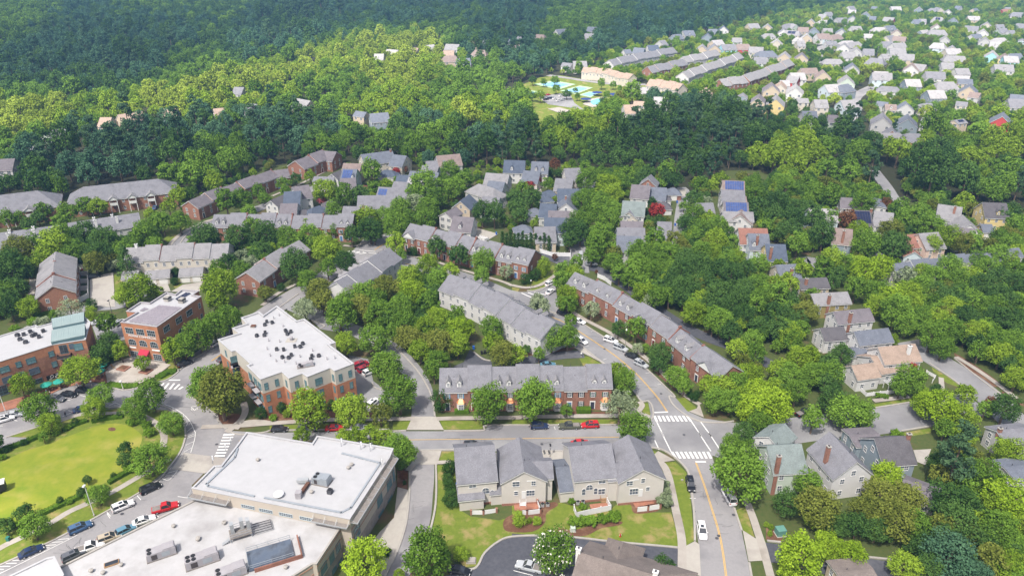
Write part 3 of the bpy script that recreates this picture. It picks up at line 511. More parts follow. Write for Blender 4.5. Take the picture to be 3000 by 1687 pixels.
def house(t, r, wall='white', roof='r_grey', he=5.6, p=.72, hip=0, label=None, cat='house', chim=(), dorm=(), sol=None, far=False, into=None, hw=None, win=True, garage=0, group=None, shut=None, hr=None, name=None, back=None, doorpos=None, hwcap=None):
    r1, r2, e = T(t, r[0], r[1]), T(t, r[2], r[3]), T(t, r[4], r[5])
    if hr is None: hr, a, b, w_ = solve(r1, r2, e, he, p)
    else:
        a, b = G(r1, hr), G(r2, hr); d = b-a; d.z = 0; d.normalize(); c = G(e, he); w_ = abs((c-a).x*(-d.y)+(c-a).y*d.x)
    cap = 3.3 if he < 3.2 and cat == 'house' else (hwcap if hwcap else (6.2 if far else 5.9))
    if hw is None and w_ > cap:
        hw = cap; hr = he+p*hw; a, b = G(r1, hr), G(r2, hr)
    hw = max(hw or w_, 2.4 if he < 3.2 else 3.4); d = b-a; Lm = 15.0 if far else 40.0; ml = 4.0 if he < 3.2 else 7.0
    if d.length > Lm: b = a+d*(Lm/d.length)
    elif d.length < ml and not hip: c_ = (a+b)/2; e_ = d.normalized()*ml/2; a, b = c_-e_, c_+e_
    d = b-a; L = d.length; rz = math.atan2(d.y, d.x); hip0 = hw*.9 if hip in (1, 3) else 0; hip1 = hw*.9 if hip in (2, 3) else 0
    if far: hip0 = min(hip0, 3); hip1 = min(hip1, 3)
    mid = (a+b)/2; nrm = Vector((-math.sin(rz), math.cos(rz))); cs = 1 if (nrm.x*-mid.x+nrm.y*-mid.y) > 0 else -1     # the long side that faces the camera
    if label is None:
        label = '%s %s with %s %s roof' % (WN.get(wall, wall), 'garage' if he < 3.2 else ('two-storey house' if he > 4.8 else 'house'), RN.get(roof, roof), 'hipped' if hip else 'gabled')
        if chim: label += ' and %s chimney' % ('brick' if chim[0][2].startswith('brick') else 'white')
        if sol: label += ' bearing solar panels'
        if dorm: label += ' and dormers'
        label += ' ' + LAND(mid)
        for cut in (' two-storey', ' gabled', ' and dormers', ' hipped', ' small', ' big', ' and brick chimney', ' gabled'):
            if len(label.split()) > 16: label = label.replace(cut, '', 1)
        group = group or 'houses '+LAND(mid)
    if into is None:
        par = thing(name or ('garage' if he < 3.2 else 'house'), label, 'garage' if he < 3.2 else cat, (a.x, a.y, 0), rz, group); HOUSES.append((mid.x, mid.y, max(L/2+max(hip0, hip1), hw)+.8, (a, b, hw)))
        base = par
    else:
        par = into; base = put('wing', None, None, None); bpy.data.objects.remove(base); base = None
    if into is not None:                                   # a lower wing of the same house: placed in the house's own frame
        inv = Matrix.Translation(into.location) @ Matrix.Rotation(into.rotation_euler.z, 4, 'Z'); inv = inv.inverted()
        la = inv @ Vector((a.x, a.y, 0)); lrz = rz-into.rotation_euler.z
        par = MBW(into, la, lrz)
    wo = wall_solid(L, hw, he, hr, hip0, hip1); wo = wallput(wo, 'wall', wall, par)
    rf = roofput(par, gable_solid(L, hw, he, hr, hip0, hip1, .25 if far else .35), roof)
    for (x, y, m_) in chim: chimney(rf, x*L, y*cs*hw, 0 if abs(y) > .85 or x < 0 or x > 1 else he, hr+1.1, m_)
    for x in dorm: dormer(rf, x*L, cs, L, hw, he, hr, 'trim' if wall not in ('yellow', 'beige') else wall, roof)
    if sol: solar(rf, cs, L, hw, he, hr, sol[0]*L, sol[1]*L, sol[2], sol[3], sol[4], sol[5], sol[6] if len(sol) > 6 else 'solar')
    if not far and hr > 4:
        vp = MB(); vp.tube((L*.3,-cs*.4,hr-.4),(L*.3,-cs*.4,hr+.7), .08, n=6); vp.build('vent_pipe', 'hvac_dark', rf)
    if win:
        fl = [1.6] if he < 4.2 else [1.7, he-1.15]; n = max(1, min(5, int(L/3.0)))
        if far: fl = fl[-1:]; n = max(1, min(3, int(L/3.5)))
        if garage: fl = fl[1:]; 
        x0, x1 = -hip0, L+hip1
        for side in ((cs,) if far else (cs, -cs)):
            for z in fl:
                for i in range(n): winput(par, (x0+(x1-x0)*(i+.5)/n, side*(hw+.01), z), 0 if side < 0 else math.pi, far, shut)
        dx = Vector((math.cos(rz), math.sin(rz)))
        for end, hp in ((0, hip0), (1, hip1)):
            fx = (-1 if end == 0 else 1); pos = a if end == 0 else b
            if far and (dx.x*fx*-pos.x+dx.y*fx*-pos.y) < 0: continue
            m = 2 if hw > 2.6 else 1; X = (-hp*.98-.01 if end == 0 else L+hp*.98+.01)
            for z in fl:
                for i in range(m): winput(par, (X, -hw+2*hw*(i+.5)/m, z), -math.pi/2 if end == 0 else math.pi/2, far, shut)
            if not hp and hr-he > 2.2 and not far: winput(par, (X, 0, he+.9), -math.pi/2 if end == 0 else math.pi/2, far, None)
    if garage:
        for i in range(garage): doorput(par, (L*(i+.5)/garage, cs*(hw+.01), 0), 0 if cs < 0 else math.pi)
    if doorpos is not None: doorput(par, (L*doorpos, cs*(hw+.01), 0), 0 if cs < 0 else math.pi, 1.0, 'door', 'cloth_dark')
    return par if into is None else into
class MBW:                                                   # a frame inside a house for a wing
    def __init__(s, o, loc, rz): s.o = o; s.loc = loc; s.rz = rz; s.M = Matrix.Translation(loc) @ Matrix.Rotation(rz, 4, 'Z')
def _real(par): return par.o if isinstance(par, MBW) else par
def _place(par, o):
    if isinstance(par, MBW): o.location = par.loc; o.rotation_euler = (0, 0, par.rz)
    return o
def wallput(m, name, mat, par): return _place(par, m.build(name, mat, _real(par)))
def roofput(par, qs, roof): return _place(par, roof_parts(_real(par), qs, roof))
def winput(par, loc, rz, far, shut):
    w = (.95, 1.35) if not far else (1.5, 1.5); a, b = win_mesh(w[0], w[1], 2, 2, 'trim', 'glass', shut, 0)
    if isinstance(par, MBW): loc = par.M @ Vector(loc); rz += par.rz
    o = put('window', a, _real(par), loc, rz); put('pane', b, o)
def doorput(par, loc, rz, w=2.5, name='garage_door', mat='garage'):
    if isinstance(par, MBW): loc = par.M @ Vector(loc); rz += par.rz
    door(_real(par), loc, rz, w, 2.15, mat, name, True)

# ---------------------------------------------------------------- terraces: one unit per stretch of ridge
def terrace(px, label, hw_pt, he=6.0, p=.72, wall='brick', backwall=None, roof='r_grey', party=(), dorm=(), side=None, bays=(), hip=(0,0), ends=(), dormside=None, shut=None, gables=(), doors=True, winrows=2, depth2=None, chim=()):
    """px: ridge joints in the photograph; hw_pt: a point of the eave on the camera side"""
    n = len(px)-1; hr, a0, b0, hw = solve(px[0], px[-1], hw_pt, he, p)
    if hw > 5.9: hw = 5.9; hr = he+p*hw
    W = [G(q, hr) for q in px]; c = (W[0]+W[-1])/2; root = thing('terrace', label, 'terrace', (c.x, c.y, 0), 0)
    for i in range(n):
        a, b = W[i]-c, W[i+1]-c; a.z = b.z = 0; d = b-a; L = d.length; rz = math.atan2(d.y, d.x); mid = W[i]+d*.5
        HOUSES.append((mid.x, mid.y, max(L/2, hw)+.5, (W[i], W[i+1], hw)))
        nrm = Vector((-math.sin(rz), math.cos(rz))); cs = 1 if (nrm.x*-mid.x+nrm.y*-mid.y) > 0 else -1
        fs = cs if side is None else -cs; fr = MBW(root, Vector((a.x, a.y, 0)), rz); up = (0,.75,.2,.95,.45)[i % 5]
        h0 = hip[0]*hw if i == 0 else 0; h1 = hip[1]*hw if i == n-1 else 0
        wm = wall if backwall is None else backwall
        m = wall_solid(L, hw, he, hr+up-.02, h0, h1); m.v = [(v[0], v[1], v[2]+(up if v[2] > 1 and v[2] < he+.01 else 0)) for v in m.v]; _place(fr, m.build('wall', wm if cs != fs or backwall is None else wall, root))
        qs = gable_solid(L, hw, he, hr, h0, h1, .3); o_ = .02 if 0 < i else .3
        qs = [[(min(max(q[0], (-.02 if i else -9)), (L+.02 if i < n-1 else L+9)), q[1], q[2]) for q in Q] for Q in qs]
        rf = _place(fr, roof_parts(root, qs, roof, up, name='roof'))
        if i in party:
            pw = MB(); s = (hr-he)/hw; h_ = .55
            for e in (-1, 1): pw.slab([(L-.2,0,hr+h_+.25),(L+.2,0,hr+h_+.25),(L+.2,e*(hw+.15),he+h_),(L-.2,e*(hw+.15),he+h_)], .9)
            pw.box((L,0,hr+h_), (.7,.9,1.0)); _place(fr, pw.build('party_wall', 'partywall', root))
        ds = fs if dormside is None else dormside
        if i in dorm:
            for x in (.3, .7): dormer(rf, x*L, ds, L, hw, he, hr)
        if i in gables:                                    # a pediment across the front
            g = MB(); w = min(L*.48, hw*.8); g.add([(L/2-w,fs*(hw+.36),he+.2),(L/2+w,fs*(hw+.36),he+.2),(L/2,fs*(hw+.36),he+.2+w*.72)], [(0,1,2) if fs < 0 else (2,1,0)])
            g.build('pediment', 'trim', rf); g2 = MB(); zt = he+.2+w*.72; s = (hr-he)/hw; yb = fs*max(0, hw-(zt-he)/s)
            for e in (-1, 1): g2.slab([(L/2,fs*(hw+.6),zt+.28),(L/2+e*(w+.4),fs*(hw+.6),he+.05),(L/2+e*(w+.4),fs*(hw-.2),he+.4),(L/2,yb,zt+.28)], .14)
            g2.build('pediment_roof', roof, rf)
        for sd in (1, -1):
            rzw = 0 if sd < 0 else math.pi; k = 2
            for z, hh in ((he-1.3, 1.45), (2.0, 1.6))[:winrows]:
                for j in range(k):
                    if z < 3 and sd == fs and j == 0 and doors: 
                        dl = fr.M @ Vector((L*.25, sd*(hw+.01), .5)); door(root, dl, rz+rzw, 1.0, 2.2, ('cloth_dark','maroon_door','cloth_blue')[i % 3] if 'maroon_door' in MATS else 'cloth_dark'); continue
                    if z < 3 and i in bays and j == 1 and sd == fs: continue
                    loc = fr.M @ Vector((L*(.25+.5*j), sd*(hw+.01), z)); sh = shut[i % len(shut)] if (shut and sd == fs) else None
                    a_, b_ = win_mesh(.95, hh, 2, 3, 'trim', 'glass', sh, 0); o = put('window', a_, root, loc, rz+rzw); put('pane', b_, o)
        if i in bays:
            bw = MB(); X = L*.75; Y = fs*hw
            pl = [(X-1.15,Y),(X-.75,Y+fs*.8),(X+.75,Y+fs*.8),(X+1.15,Y)]; pl = pl if fs > 0 else pl[::-1]
            bw.prism(pl[::-1] if fs > 0 else pl[::-1], .3, 3.1); bo = _place(fr, bw.build('bay_window', 'trim', root)); rr = MB()
            for q in ([(X-1.25,Y,3.1),(X-.8,Y+fs*.92,3.1),(X-.5,Y,4.1)], [(X-.8,Y+fs*.92,3.1),(X+.8,Y+fs*.92,3.1),(X+.5,Y,4.1),(X-.5,Y,4.1)], [(X+.8,Y+fs*.92,3.1),(X+1.25,Y,3.1),(X+.5,Y,4.1)]): rr.slab(q, .08)
            rr.build('bay_roof', 'copper', bo); rr = MB()
            a_, b_ = win_mesh(1.2, 1.6, 3, 3, 'trim', 'glass', None, 0); o = put('window', a_, bo, (X, Y+fs*.81, 1.9), 0 if fs < 0 else math.pi); put('pane', b_, o)
        if i in chim: chimney(rf, L*.5, -cs*.0, he, hr+1.4, 'trim')
        for end, X, on in ((0, -h0-.01, i == 0), (1, L+h1+.01, i == n-1)):
            if not on: continue
            for z in (he-1.3, 2.0):
                for y in (-hw*.45, hw*.45):
                    loc = fr.M @ Vector((X, y, z)); a_, b_ = win_mesh(.95, 1.4, 2, 3, 'trim', 'glass', None, 0); o = put('window', a_, root, loc, rz+(-math.pi/2 if end == 0 else math.pi/2)); put('pane', b_, o)
        vp = MB()
        for x in (.35, .8): vp.tube((x*L, -cs*.6, hr-.5), (x*L, -cs*.6, hr+.75), .07, n=6)
        vp.tube((.5*L, cs*hw*.4, hr-.5*(hr-he)), (.5*L, cs*hw*.4, hr+.5-.4*(hr-he)), .09, n=6); vp.build('vent_pipes', 'hvac_dark', rf)
    return root
pm('maroon_door', (.16,.02,.03), rough=.5)

# ---------------------------------------------------------------- where a thing stands, for its label
LM = [((330,1290),'by the oval park lawn'),((480,1010),'beside the brick office with arched windows'),((120,1120),'by the orange brick building with metal roofs'),((850,1100),'beside the white-roofed brick apartment building'),
 ((700,1480),'beside the long cream building with rooftop machinery'),((1540,1180),'by the brick terrace with copper bay roofs'),((1560,1450),'beside the pair of beige houses'),((1900,980),'by the brick terrace curving along the street'),
 ((1430,960),'behind the white-backed terrace'),((1380,740),'by the brick terrace with a white corner pediment'),((830,690),'by the long dormered brick terrace'),((520,790),'by the cream-backed terrace with garages'),((150,850),'by the brick-ended terrace with courtyards'),
 ((1080,830),'by the grey terrace at the small crossroads'),((790,800),'by the short terrace with maroon party walls'),((330,600),'by the big grey-roofed apartment block'),((230,690),'by the low block with white chimneys'),((2560,1080),'by the tan-roofed white house'),
 ((2440,960),'by the olive house and its white neighbours'),((2480,1420),'by the white gabled house with brick chimney'),((2230,830),'in the grove behind the curving terrace'),((2780,800),'by the long slate terrace among trees'),((2150,640),'by the row of solar-roofed houses'),
 ((1770,640),'along the tree-lined lane'),((1620,560),'by the village houses beside the lane'),((1230,560),'in the village beyond the pedimented terrace'),((960,560),'in the village by the dormered terrace'),((2700,640),'near the yellow gabled house'),((2420,660),'near the pale blue house with brick chimney'),
 ((2650,1600),'in the woods by the dark alley'),((2000,1480),'along the street south of the crossing'),((1980,1250),'at the marked street crossing'),((2250,1250),'on the street east of the crossing'),((2850,1130),'along the side road by mulch verges'),((1150,1050),'by the curving driveway'),((1100,1320),'on the street behind the cream building'),
 ((600,500),'at the edge of the western forest'),((1650,250),'around the tennis courts and pool'),((1900,210),'by the far slate terraces'),((2300,220),'on the far sunny hillside'),((2700,150),'at the top of the far hillside'),((2700,380),'at the foot of the far hillside'),((2450,310),'by the far hillside street'),((400,340),'in the western forest'),((1250,160),'in the forest clearing beyond the courts'),((700,270),'in the western clearing'),((60,480),'at the western forest edge'),((1880,90),'by the upper forest'),((1650,1600),'by the brown-roofed house with white chimneys'),((1080,1600),'by the service lane')]
_lmw = [(G(p), s) for p, s in LM]
def LAND(w): return min(_lmw, key=lambda q: (q[0].x-w.x)**2+(q[0].y-w.y)**2)[1]
# ---------------------------------------------------------------- flat-roofed commercial buildings traced from their roof edges
def inset(P, d):
    n = len(P); out = []
    for i in range(n):
        a, b, c = Vector(P[i-1]), Vector(P[i]), Vector(P[(i+1) % n]); e1 = (b-a).normalized(); e2 = (c-b).normalized()
        n1 = Vector((-e1.y, e1.x)); n2 = Vector((-e2.y, e2.x)); m = (n1+n2); k = max(.35, m.length_squared/2); out.append(b+m*(d/k))
    return out
def ccw(P):
    return P if sum(P[i][0]*P[(i+1) % len(P)][1]-P[(i+1) % len(P)][0]*P[i][1] for i in range(len(P))) > 0 else P[::-1]
def flat(par, px, h, bands, deck='membrane', z0=-.3, par_h=.55, coping='trim', par_w=.35, c=None, name='roof_deck'):
    """bands: (top height, material) from the ground up"""
    P = ccw([(G(p, h).x-c.x, G(p, h).y-c.y) for p in px]); zb = z0; first = True
    for zt, m in bands:
        MB().prism(P, zb, zt, top=False, bottom=False).build('wall', m, par); zb = zt
    I = inset(P, par_w); n = len(P); cp = MB(); O = inset(P, -.08)
    for i in range(n):
        j = (i+1) % n; q = [O[i], O[j], I[j], I[i]]
        cp.add([(*q[0],h), (*q[1],h), (*q[2],h), (*q[3],h), (*q[0],h-.16), (*q[1],h-.16), (*q[2],h-par_h), (*q[3],h-par_h)], [(0,1,2,3),(4,5,1,0),(3,2,6,7),(4,7,6,5)])
    cp.build('parapet', coping, par); MB().add([(*p, h-par_h) for p in I], [tuple(range(n))]).build(name, deck, par); return P
def wall_at(A, B, p):
    """point where the ray through photograph pixel p meets the upright plane over A-B"""
    u = (p[0]-CX)/FPX; v = (p[1]-CY)/FPX; d = Vector((u, CT-v*ST, -ST-v*CT)); o = Vector((0,0,CAM_H)); e = B-A; nrm = Vector((-e.y, e.x, 0)); t = (A-o).dot(nrm)/d.dot(nrm); return o+d*t
def wwin(par, c, A, B, t, uvs, w, h, **k):
    e = B-A; rz = math.atan2(e.y, e.x); nr = Vector((math.sin(rz), -math.cos(rz), 0))
    if nr.dot(-A) < 0: rz += math.pi; nr = -nr
    for i in range(0, len(uvs), 2):
        q = wall_at(A, B, T(t, uvs[i], uvs[i+1])); window(par, q-Vector((c.x, c.y, 0))+nr*.02, rz, w, h, **k)
def wgrid(par, c, A, B, ts, zs, w, h, **k):
    e = B-A; rz = math.atan2(e.y, e.x); nr = Vector((math.sin(rz), -math.cos(rz), 0))
    if nr.dot(-A) < 0: rz += math.pi; nr = -nr
    for t in ts:
        for z in zs: q = A+e*t; window(par, (q.x-c.x+nr.x*.02, q.y-c.y+nr.y*.02, z), rz, w, h, **k)

# brick office with arched windows
H3 = 12.8; mp = [T('m', *q) for q in ((70,655),(690,735),(1445,215),(1300,195),(1405,125),(1115,100),(1010,180),(855,145),(575,325),(410,312),(170,470),(350,490))]
c3 = G(T('m', 760,450), H3); c3.z = 0
office = thing('office_building', 'three-storey orange-red brick office with arched windows and rooftop solar panels', 'office', c3)
flat(office, mp, H3, [(1.0, 'stone'), (H3-.1, 'brick_orange')], coping='hvac', c=c3)
A = G(mp[0], H3); B = G(mp[1], H3); C = G(mp[2], H3)
for z, k in ((10.2, {}), (6.3, dict(arch=.85))):
    wgrid(office, c3, A, B, (.2,.5,.8), (z,), 2.55, 1.9 if z > 8 else 2.1, cols=4, rows=2, fr='frame_steel', gl='glass_dark', **k)
    wgrid(office, c3, B, C, (.17,.44,.68), (z,), 2.55, 1.9 if z > 8 else 2.1, cols=4, rows=2, fr='frame_steel', gl='glass_dark', **k)
wgrid(office, c3, B, C, (.92,), (10.2, 6.3), .9, 1.7, cols=1, rows=2, fr='frame_steel', gl='glass_dark')
wgrid(office, c3, A, B, (.18,.82), (2.0,), 2.7, 2.0, cols=4, rows=3, fr='frame_steel', gl='glass_dark')
e3 = (B-A).normalized(); rz3 = math.atan2(e3.y, e3.x); nr3 = Vector((math.sin(rz3), -math.cos(rz3), 0))
def on3(t, z, out=0.0): q = A+(B-A)*t+nr3*out; return Vector((q.x-c3.x, q.y-c3.y, z))
aw = MB(); w_ = 1.6; aw.slab([on3(.5,4.1)-e3*w_, on3(.5,4.1)+e3*w_, on3(.5,3.0,1.5)+e3*w_, on3(.5,3.0,1.5)-e3*w_], .08)
aw.add([on3(.5,4.1)-e3*w_, on3(.5,3.0)-e3*w_, on3(.5,3.0,1.5)-e3*w_], [(0,1,2)]); aw.add([on3(.5,4.1)+e3*w_, on3(.5,3.0)+e3*w_, on3(.5,3.0,1.5)+e3*w_], [(2,1,0)])
aw.build('awning', 'awning', office); door(office, on3(.5,.2,.03), rz3, 1.6, 2.4, 'glass_dark', 'entrance_door', False)
def sign_text(par, s, loc, rz, size, mat, name='sign_lettering', ext=.04, tilt=math.pi/2):
    cu = bpy.data.curves.new(name, 'FONT'); cu.body = s; cu.size = size; cu.extrude = ext; cu.align_x = 'CENTER'; cu.align_y = 'CENTER'; tmp = bpy.data.objects.new(name, cu)
    COL.objects.link(tmp); dg = bpy.context.evaluated_depsgraph_get(); me = bpy.data.meshes.new_from_object(tmp.evaluated_get(dg)); bpy.data.objects.remove(tmp); me.materials.clear(); me.materials.append(MATS[mat])
    o = put(name, me, par, loc); o.rotation_euler = (tilt, 0, rz); return o
sign_text(office, 'MORRIS COMMERCIAL', on3(.53,8.55,.08), rz3, .95, 'sign_white')
for t_, l_ in ((.18,2.3), (.82,2.7)):
    sb = MB(); q = on3(t_,4.45,.06); sb.box((0,0,0), (l_,.08,.5)); sb.build('sign_board', 'sign_white', office, q, rz3)
# rooftop solar rows
def quadlerp(Q, a, b): return Q[0]*(1-a)*(1-b)+Q[1]*a*(1-b)+Q[2]*a*b+Q[3]*(1-a)*b
def panels(par, px, h, nx, ny, mat, c, lift=.25, skip=(), gap=.1):
    Q = [G(p, h)-c for p in px]
    for i in range(nx):
        for j in range(ny):
            if (i, j) in skip: continue
            q = [quadlerp(Q, (i+gap)/nx, (j+.04)/ny), quadlerp(Q, (i+1-gap)/nx, (j+.04)/ny), quadlerp(Q, (i+1-gap)/nx, (j+.96)/ny), quadlerp(Q, (i+gap)/nx, (j+.96)/ny)]
            for v in q: v.z = h+.12
            q[0].z += lift; q[3].z += lift
            MB().slab(q, .06).build('solar_panel', mat, par)
panels(office, TP('m', 205,655, 690,720, 1120,415, 740,380), H3-.5, 7, 9, 'solar_grey', c3, gap=.07)
panels(office, TP('m', 1000,280, 1085,290, 1280,175, 1190,165), H3-.5, 2, 4, 'solar_dark', c3); panels(office, TP('m', 400,475, 450,480, 560,440, 490,420), H3-.5, 2, 2, 'solar_grey', c3)
def rooftop(name, label, px, h, mesh_fn, cat='roof fan', group=None, rz=0.0):
    w = G(px, h); o = thing(name, label, cat, (w.x, w.y, h), rz, group); mesh_fn(o); return o
def vent_box(o): MB().box((0,0,.45), (1.7,1.7,.9)).build('housing', 'kerb', o); MB().box((0,0,1.02), (1.9,1.9,.24)).box((0,0,1.3), (1.5,1.5,.3), 1).build('cap', ['black', 'kerb'], o)
for q in ((880,290), (1125,320)): rooftop('roof_ventilator', 'square white roof ventilator with black band on the brick office', T('m', *q), H3-.5, vent_box, group='roof ventilators on the brick office', rz=rz3)

# orange brick building with green metal roofs
H4 = 10.5; np_ = [T('n', *q) for q in ((-420,1050),(900,632),(1450,545),(1535,250),(1440,160),(870,265),(640,322),(605,298),(0,480),(-420,610))]
c4 = G(T('n', 500,550), H4); c4.z = 0
orange = thing('mixed_use_building', 'long orange and brown brick building with white roof and green metal end roofs', 'building', c4)
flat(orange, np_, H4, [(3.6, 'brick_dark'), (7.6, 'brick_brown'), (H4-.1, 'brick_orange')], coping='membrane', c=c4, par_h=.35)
A = G(np_[0], H4); B = G(np_[1], H4); A0 = Vector((A.x, A.y, 0)); B0 = Vector((B.x, B.y, 0)); C = G(np_[2], H4)
kk = dict(fr='frame_dark', gl='glass_teal')
wwin(orange, c4, A, B, 'n', (75,1055, 525,905), 2.2, 1.7, cols=2, rows=2, **kk); wwin(orange, c4, A, B, 'n', (315,970, 870,790), 1.2, 1.6, cols=1, rows=2, **kk)
wwin(orange, c4, A, B, 'n', (130,1225, 585,1080), 2.4, 1.8, cols=1, rows=1, fr='frame_dark', gl='deck_blue'); wwin(orange, c4, A, B, 'n', (370,1140, 925,965), 1.2, 1.6, cols=1, rows=2, **kk)
wwin(orange, c4, A, B, 'n', (650,1290, 40,1410), 2.4, 2.8, cols=2, rows=3, fr='frame_dark', gl='glass_dark'); wwin(orange, c4, B, C, 'n', (1080,710,), 1.9, 2.6, cols=2, rows=1, fr='frame_dark', gl='glass_dark'); wwin(orange, c4, B, C, 'n', (1330,670), 2.2, 2.1, cols=2, rows=2, **kk); wwin(orange, c4, B, C, 'n', (1215,660), 1.1, 1.6, cols=1, rows=1, fr='frame_dark', gl='deck_blue'); wwin(orange, c4, B, C, 'n', (1140,905), 1.9, 2.2, cols=2, rows=1, **kk)
# dark shop sign with white rings
q = wall_at(A, B, T('n', 925,1175)); ea = (B-A).normalized(); rza = math.atan2(ea.y, ea.x); nra = Vector((math.sin(rza), -math.cos(rza), 0))
sb = MB().box((0,0,0), (4.0,.1,1.9)).build('sign_board', 'black', orange, q-c4*1.0+nra*.08, rza)
for dx, dz, r in ((-.6,.35,.42), (.75,.55,.27), (-1.1,-.4,.24), (.3,-.1,.18), (1.4,.1,.14)):
    rg = MB()
    for i in range(14):
        a0, a1 = 2*math.pi*i/14, 2*math.pi*(i+1)/14; rg.tube((dx+r*math.cos(a0),-.07,dz+r*math.sin(a0)), (dx+r*math.cos(a1),-.07,dz+r*math.sin(a1)), .05, n=4, caps=False)
    rg.build('sign_ring', 'sign_white', sb)
# metal shed roofs made of standing-seam panels
for (ql, zl, zh) in (((865,588,1440,468,1440,272,880,385), 11.4, 12.5), ((890,345,1425,235,1425,78,875,190), 11.2, 12.3)):
    P4 = TP('n', *ql); Q = [G(P4[0], zl)-c4, G(P4[1], zl)-c4, G(P4[2], zh)-c4, G(P4[3], zh)-c4]; nseam = 14
    for i in range(nseam):
        q4 = [quadlerp(Q, i/nseam, 0), quadlerp(Q, (i+1)/nseam, 0), quadlerp(Q, (i+1)/nseam, 1), quadlerp(Q, i/nseam, 1)]; m_ = MB().slab(q4, .12)
        n_ = quadlerp(Q, i/nseam, 0); f_ = quadlerp(Q, i/nseam, 1); m_.tube(n_+Vector((0,0,.03)), f_+Vector((0,0,.03)), .05, n=4); m_.build('metal_roof_panel', 'metal_green', orange)
    up = MB(); lo = [Vector((v.x, v.y, H4-.5)) for v in Q]; hi = [Vector((v.x, v.y, v.z-.13)) for v in Q]; up.add(lo+hi, [(0,1,5,4),(1,2,6,5),(2,3,7,6),(3,0,4,7)]); up.build('roof_skirt', 'frame_dark', orange)
q = wall_at(B, C, T('n', 1105,830)); eb = (C-B).normalized(); rzb = math.atan2(eb.y, eb.x); nrb = Vector((math.sin(rzb), -math.cos(rzb), 0))
bal = MB().box((0,-.7,0), (3.6,1.4,.18)); 
for s_ in (-1.75, 1.75): bal.box((s_,-.7,.5), (.05,1.4,1.0), 1)
bal.box((0,-1.38,.5), (3.6,.05,1.0), 1); bal.build('balcony', ['hvac', 'trim_dark'], orange, q-c4, rzb)
def condenser(s=.9, h=.9):
    def fn(o):
        MB().box((0,0,h*.45), (s,s,h*.9)).build('casing', 'hvac_dark', o); MB().lathe([(s*.46,h*.9),(s*.46,h),(s*.3,h*1.03),(.05,h*1.03)], 12, 0).build('fan_guard', 'black', o)
    return fn
for i, q in enumerate(((300,490),(345,560),(410,480),(520,430),(560,500),(600,480),(440,610),(670,520),(740,420))):
    rooftop('condenser', 'dark condenser unit in the cluster on the long orange brick building', T('n', *q), H4-.35, condenser(1.0,.95), 'condenser', 'condensers on the orange brick building', rz=.3*i)

# white-roofed apartment building with a stepped outline
H2 = 12.0; cp_ = TP('f', 210,120, 410,270, 485,250, 800,490, 735,510, 985,700, 790,775, 745,745, 515,835, 465,800, 330,850, 260,785, 45,860) + TP('e', 2480,720, 2520,705, 2370,570, 2330,580, 2190,460, 2405,395, 2335,345, 2480,300, 2425,240) + TP('f', 30,180, 75,215)
c2 = G(T('f', 400,500), H2); c2.z = 0
condo = thing('apartment_building', 'three-storey brick and cream apartment building with stepped white flat roof', 'building', c2)
flat(condo, cp_, H2, [(7.4, 'brick_orange'), (H2-.1, 'stuccolight')], coping='membrane', c=c2, par_h=.5, par_w=.45)
W2 = [G(p, H2) for p in cp_]; kk = dict(fr='frame_dark', gl='glass_teal')
for i, ts in ((5, (.25,.75)), (7, (.55,)), (9, (.5,)), (11, (.3,.8)), (6, (.5,)), (8, (.5,)), (10, (.5,)), (12, (.15,.45,.8)), (15, (.2,.7)), (13, (.5,)), (16, (.5,)), (17, (.3,.7)), (4, (.2,.5,.8)), (2, (.2,.5,.8)), (0, (.3,.7))):
    A, B = W2[i], W2[(i+1) % len(W2)]; big = i in (7, 12, 15, 17)
    wgrid(condo, c2, A, B, ts, (9.3,5.6,2.0), 1.9 if big else .85, 1.9, cols=2 if big else 1, rows=2, **kk)
for i in (12, 15):
    A, B = W2[i], W2[(i+1) % len(W2)]; e = (B-A).normalized(); rz = math.atan2(e.y, e.x); nr = Vector((math.sin(rz), -math.cos(rz), 0))
    if nr.dot(-A) < 0: nr = -nr
    for t_ in (.3,.7):
        for z in (3.8, 7.4):
            q = A+(B-A)*t_+nr*.7; b_ = MB().box((0,0,0), (2.6,1.4,.15)); b_.box((0,.66 if nr.y > 0 else -.66,.5), (2.6,.05,1.0), 1); b_.build('balcony', ['hvac', 'trim_dark'], condo, (q.x-c2.x, q.y-c2.y, z), rz)
for i, q in enumerate(((90,325),(110,295),(165,303),(10,435),(85,430),(95,405),(300,385),(318,418),(352,395),(392,543),(447,547),(472,515),(210,572),(280,575),(268,652),(330,657),(357,630),(565,640),(556,670),(633,637))):
    rooftop('condenser', 'small black condenser unit on the stepped white roof', T('f', *q), H2-.5, condenser(.8,1.0), 'condenser', 'condensers on the stepped white roof', rz=.4*i)
def rtu(L, W, h, fans=2, mat='hvac'):
    def fn(o):
        MB().box((0,0,.1), (L+.3,W+.3,.2)).build('kerb_base', 'grate', o); b = MB().box((0,0,.2+h/2), (L,W,h)); b.build('casing', mat, o)
        f = MB(); k = 0
        for i in range((fans+1)//2):
            for j in range(min(2, fans)):
                f.lathe([(.42,0),(.42,.14),(.36,.16),(.05,.10)], 12, 0, (-L/2+.6+i*1.0, -.5+j*1.0, .2+h))
        f.build('fan', 'black', o); p = MB().box((L*.15,-W/2-.02,.2+h*.5), (L*.28,.06,h*.6)).box((-L*.25,-W/2-.02,.2+h*.45), (L*.2,.06,h*.7), 1); p.build('access_panel', ['galv', 'trim_dark'], o)
        MB().box((L*.27,0,.2+h+.12), (L*.4,W*.9,.24)).build('hood', mat, o)
    return fn
rooftop('roof_duct_unit', 'flat grey air-handling duct unit on the stepped white roof', T('f', 500,730), H2-.5, rtu(4.2,1.3,.9,1), 'air unit', rz=.35)
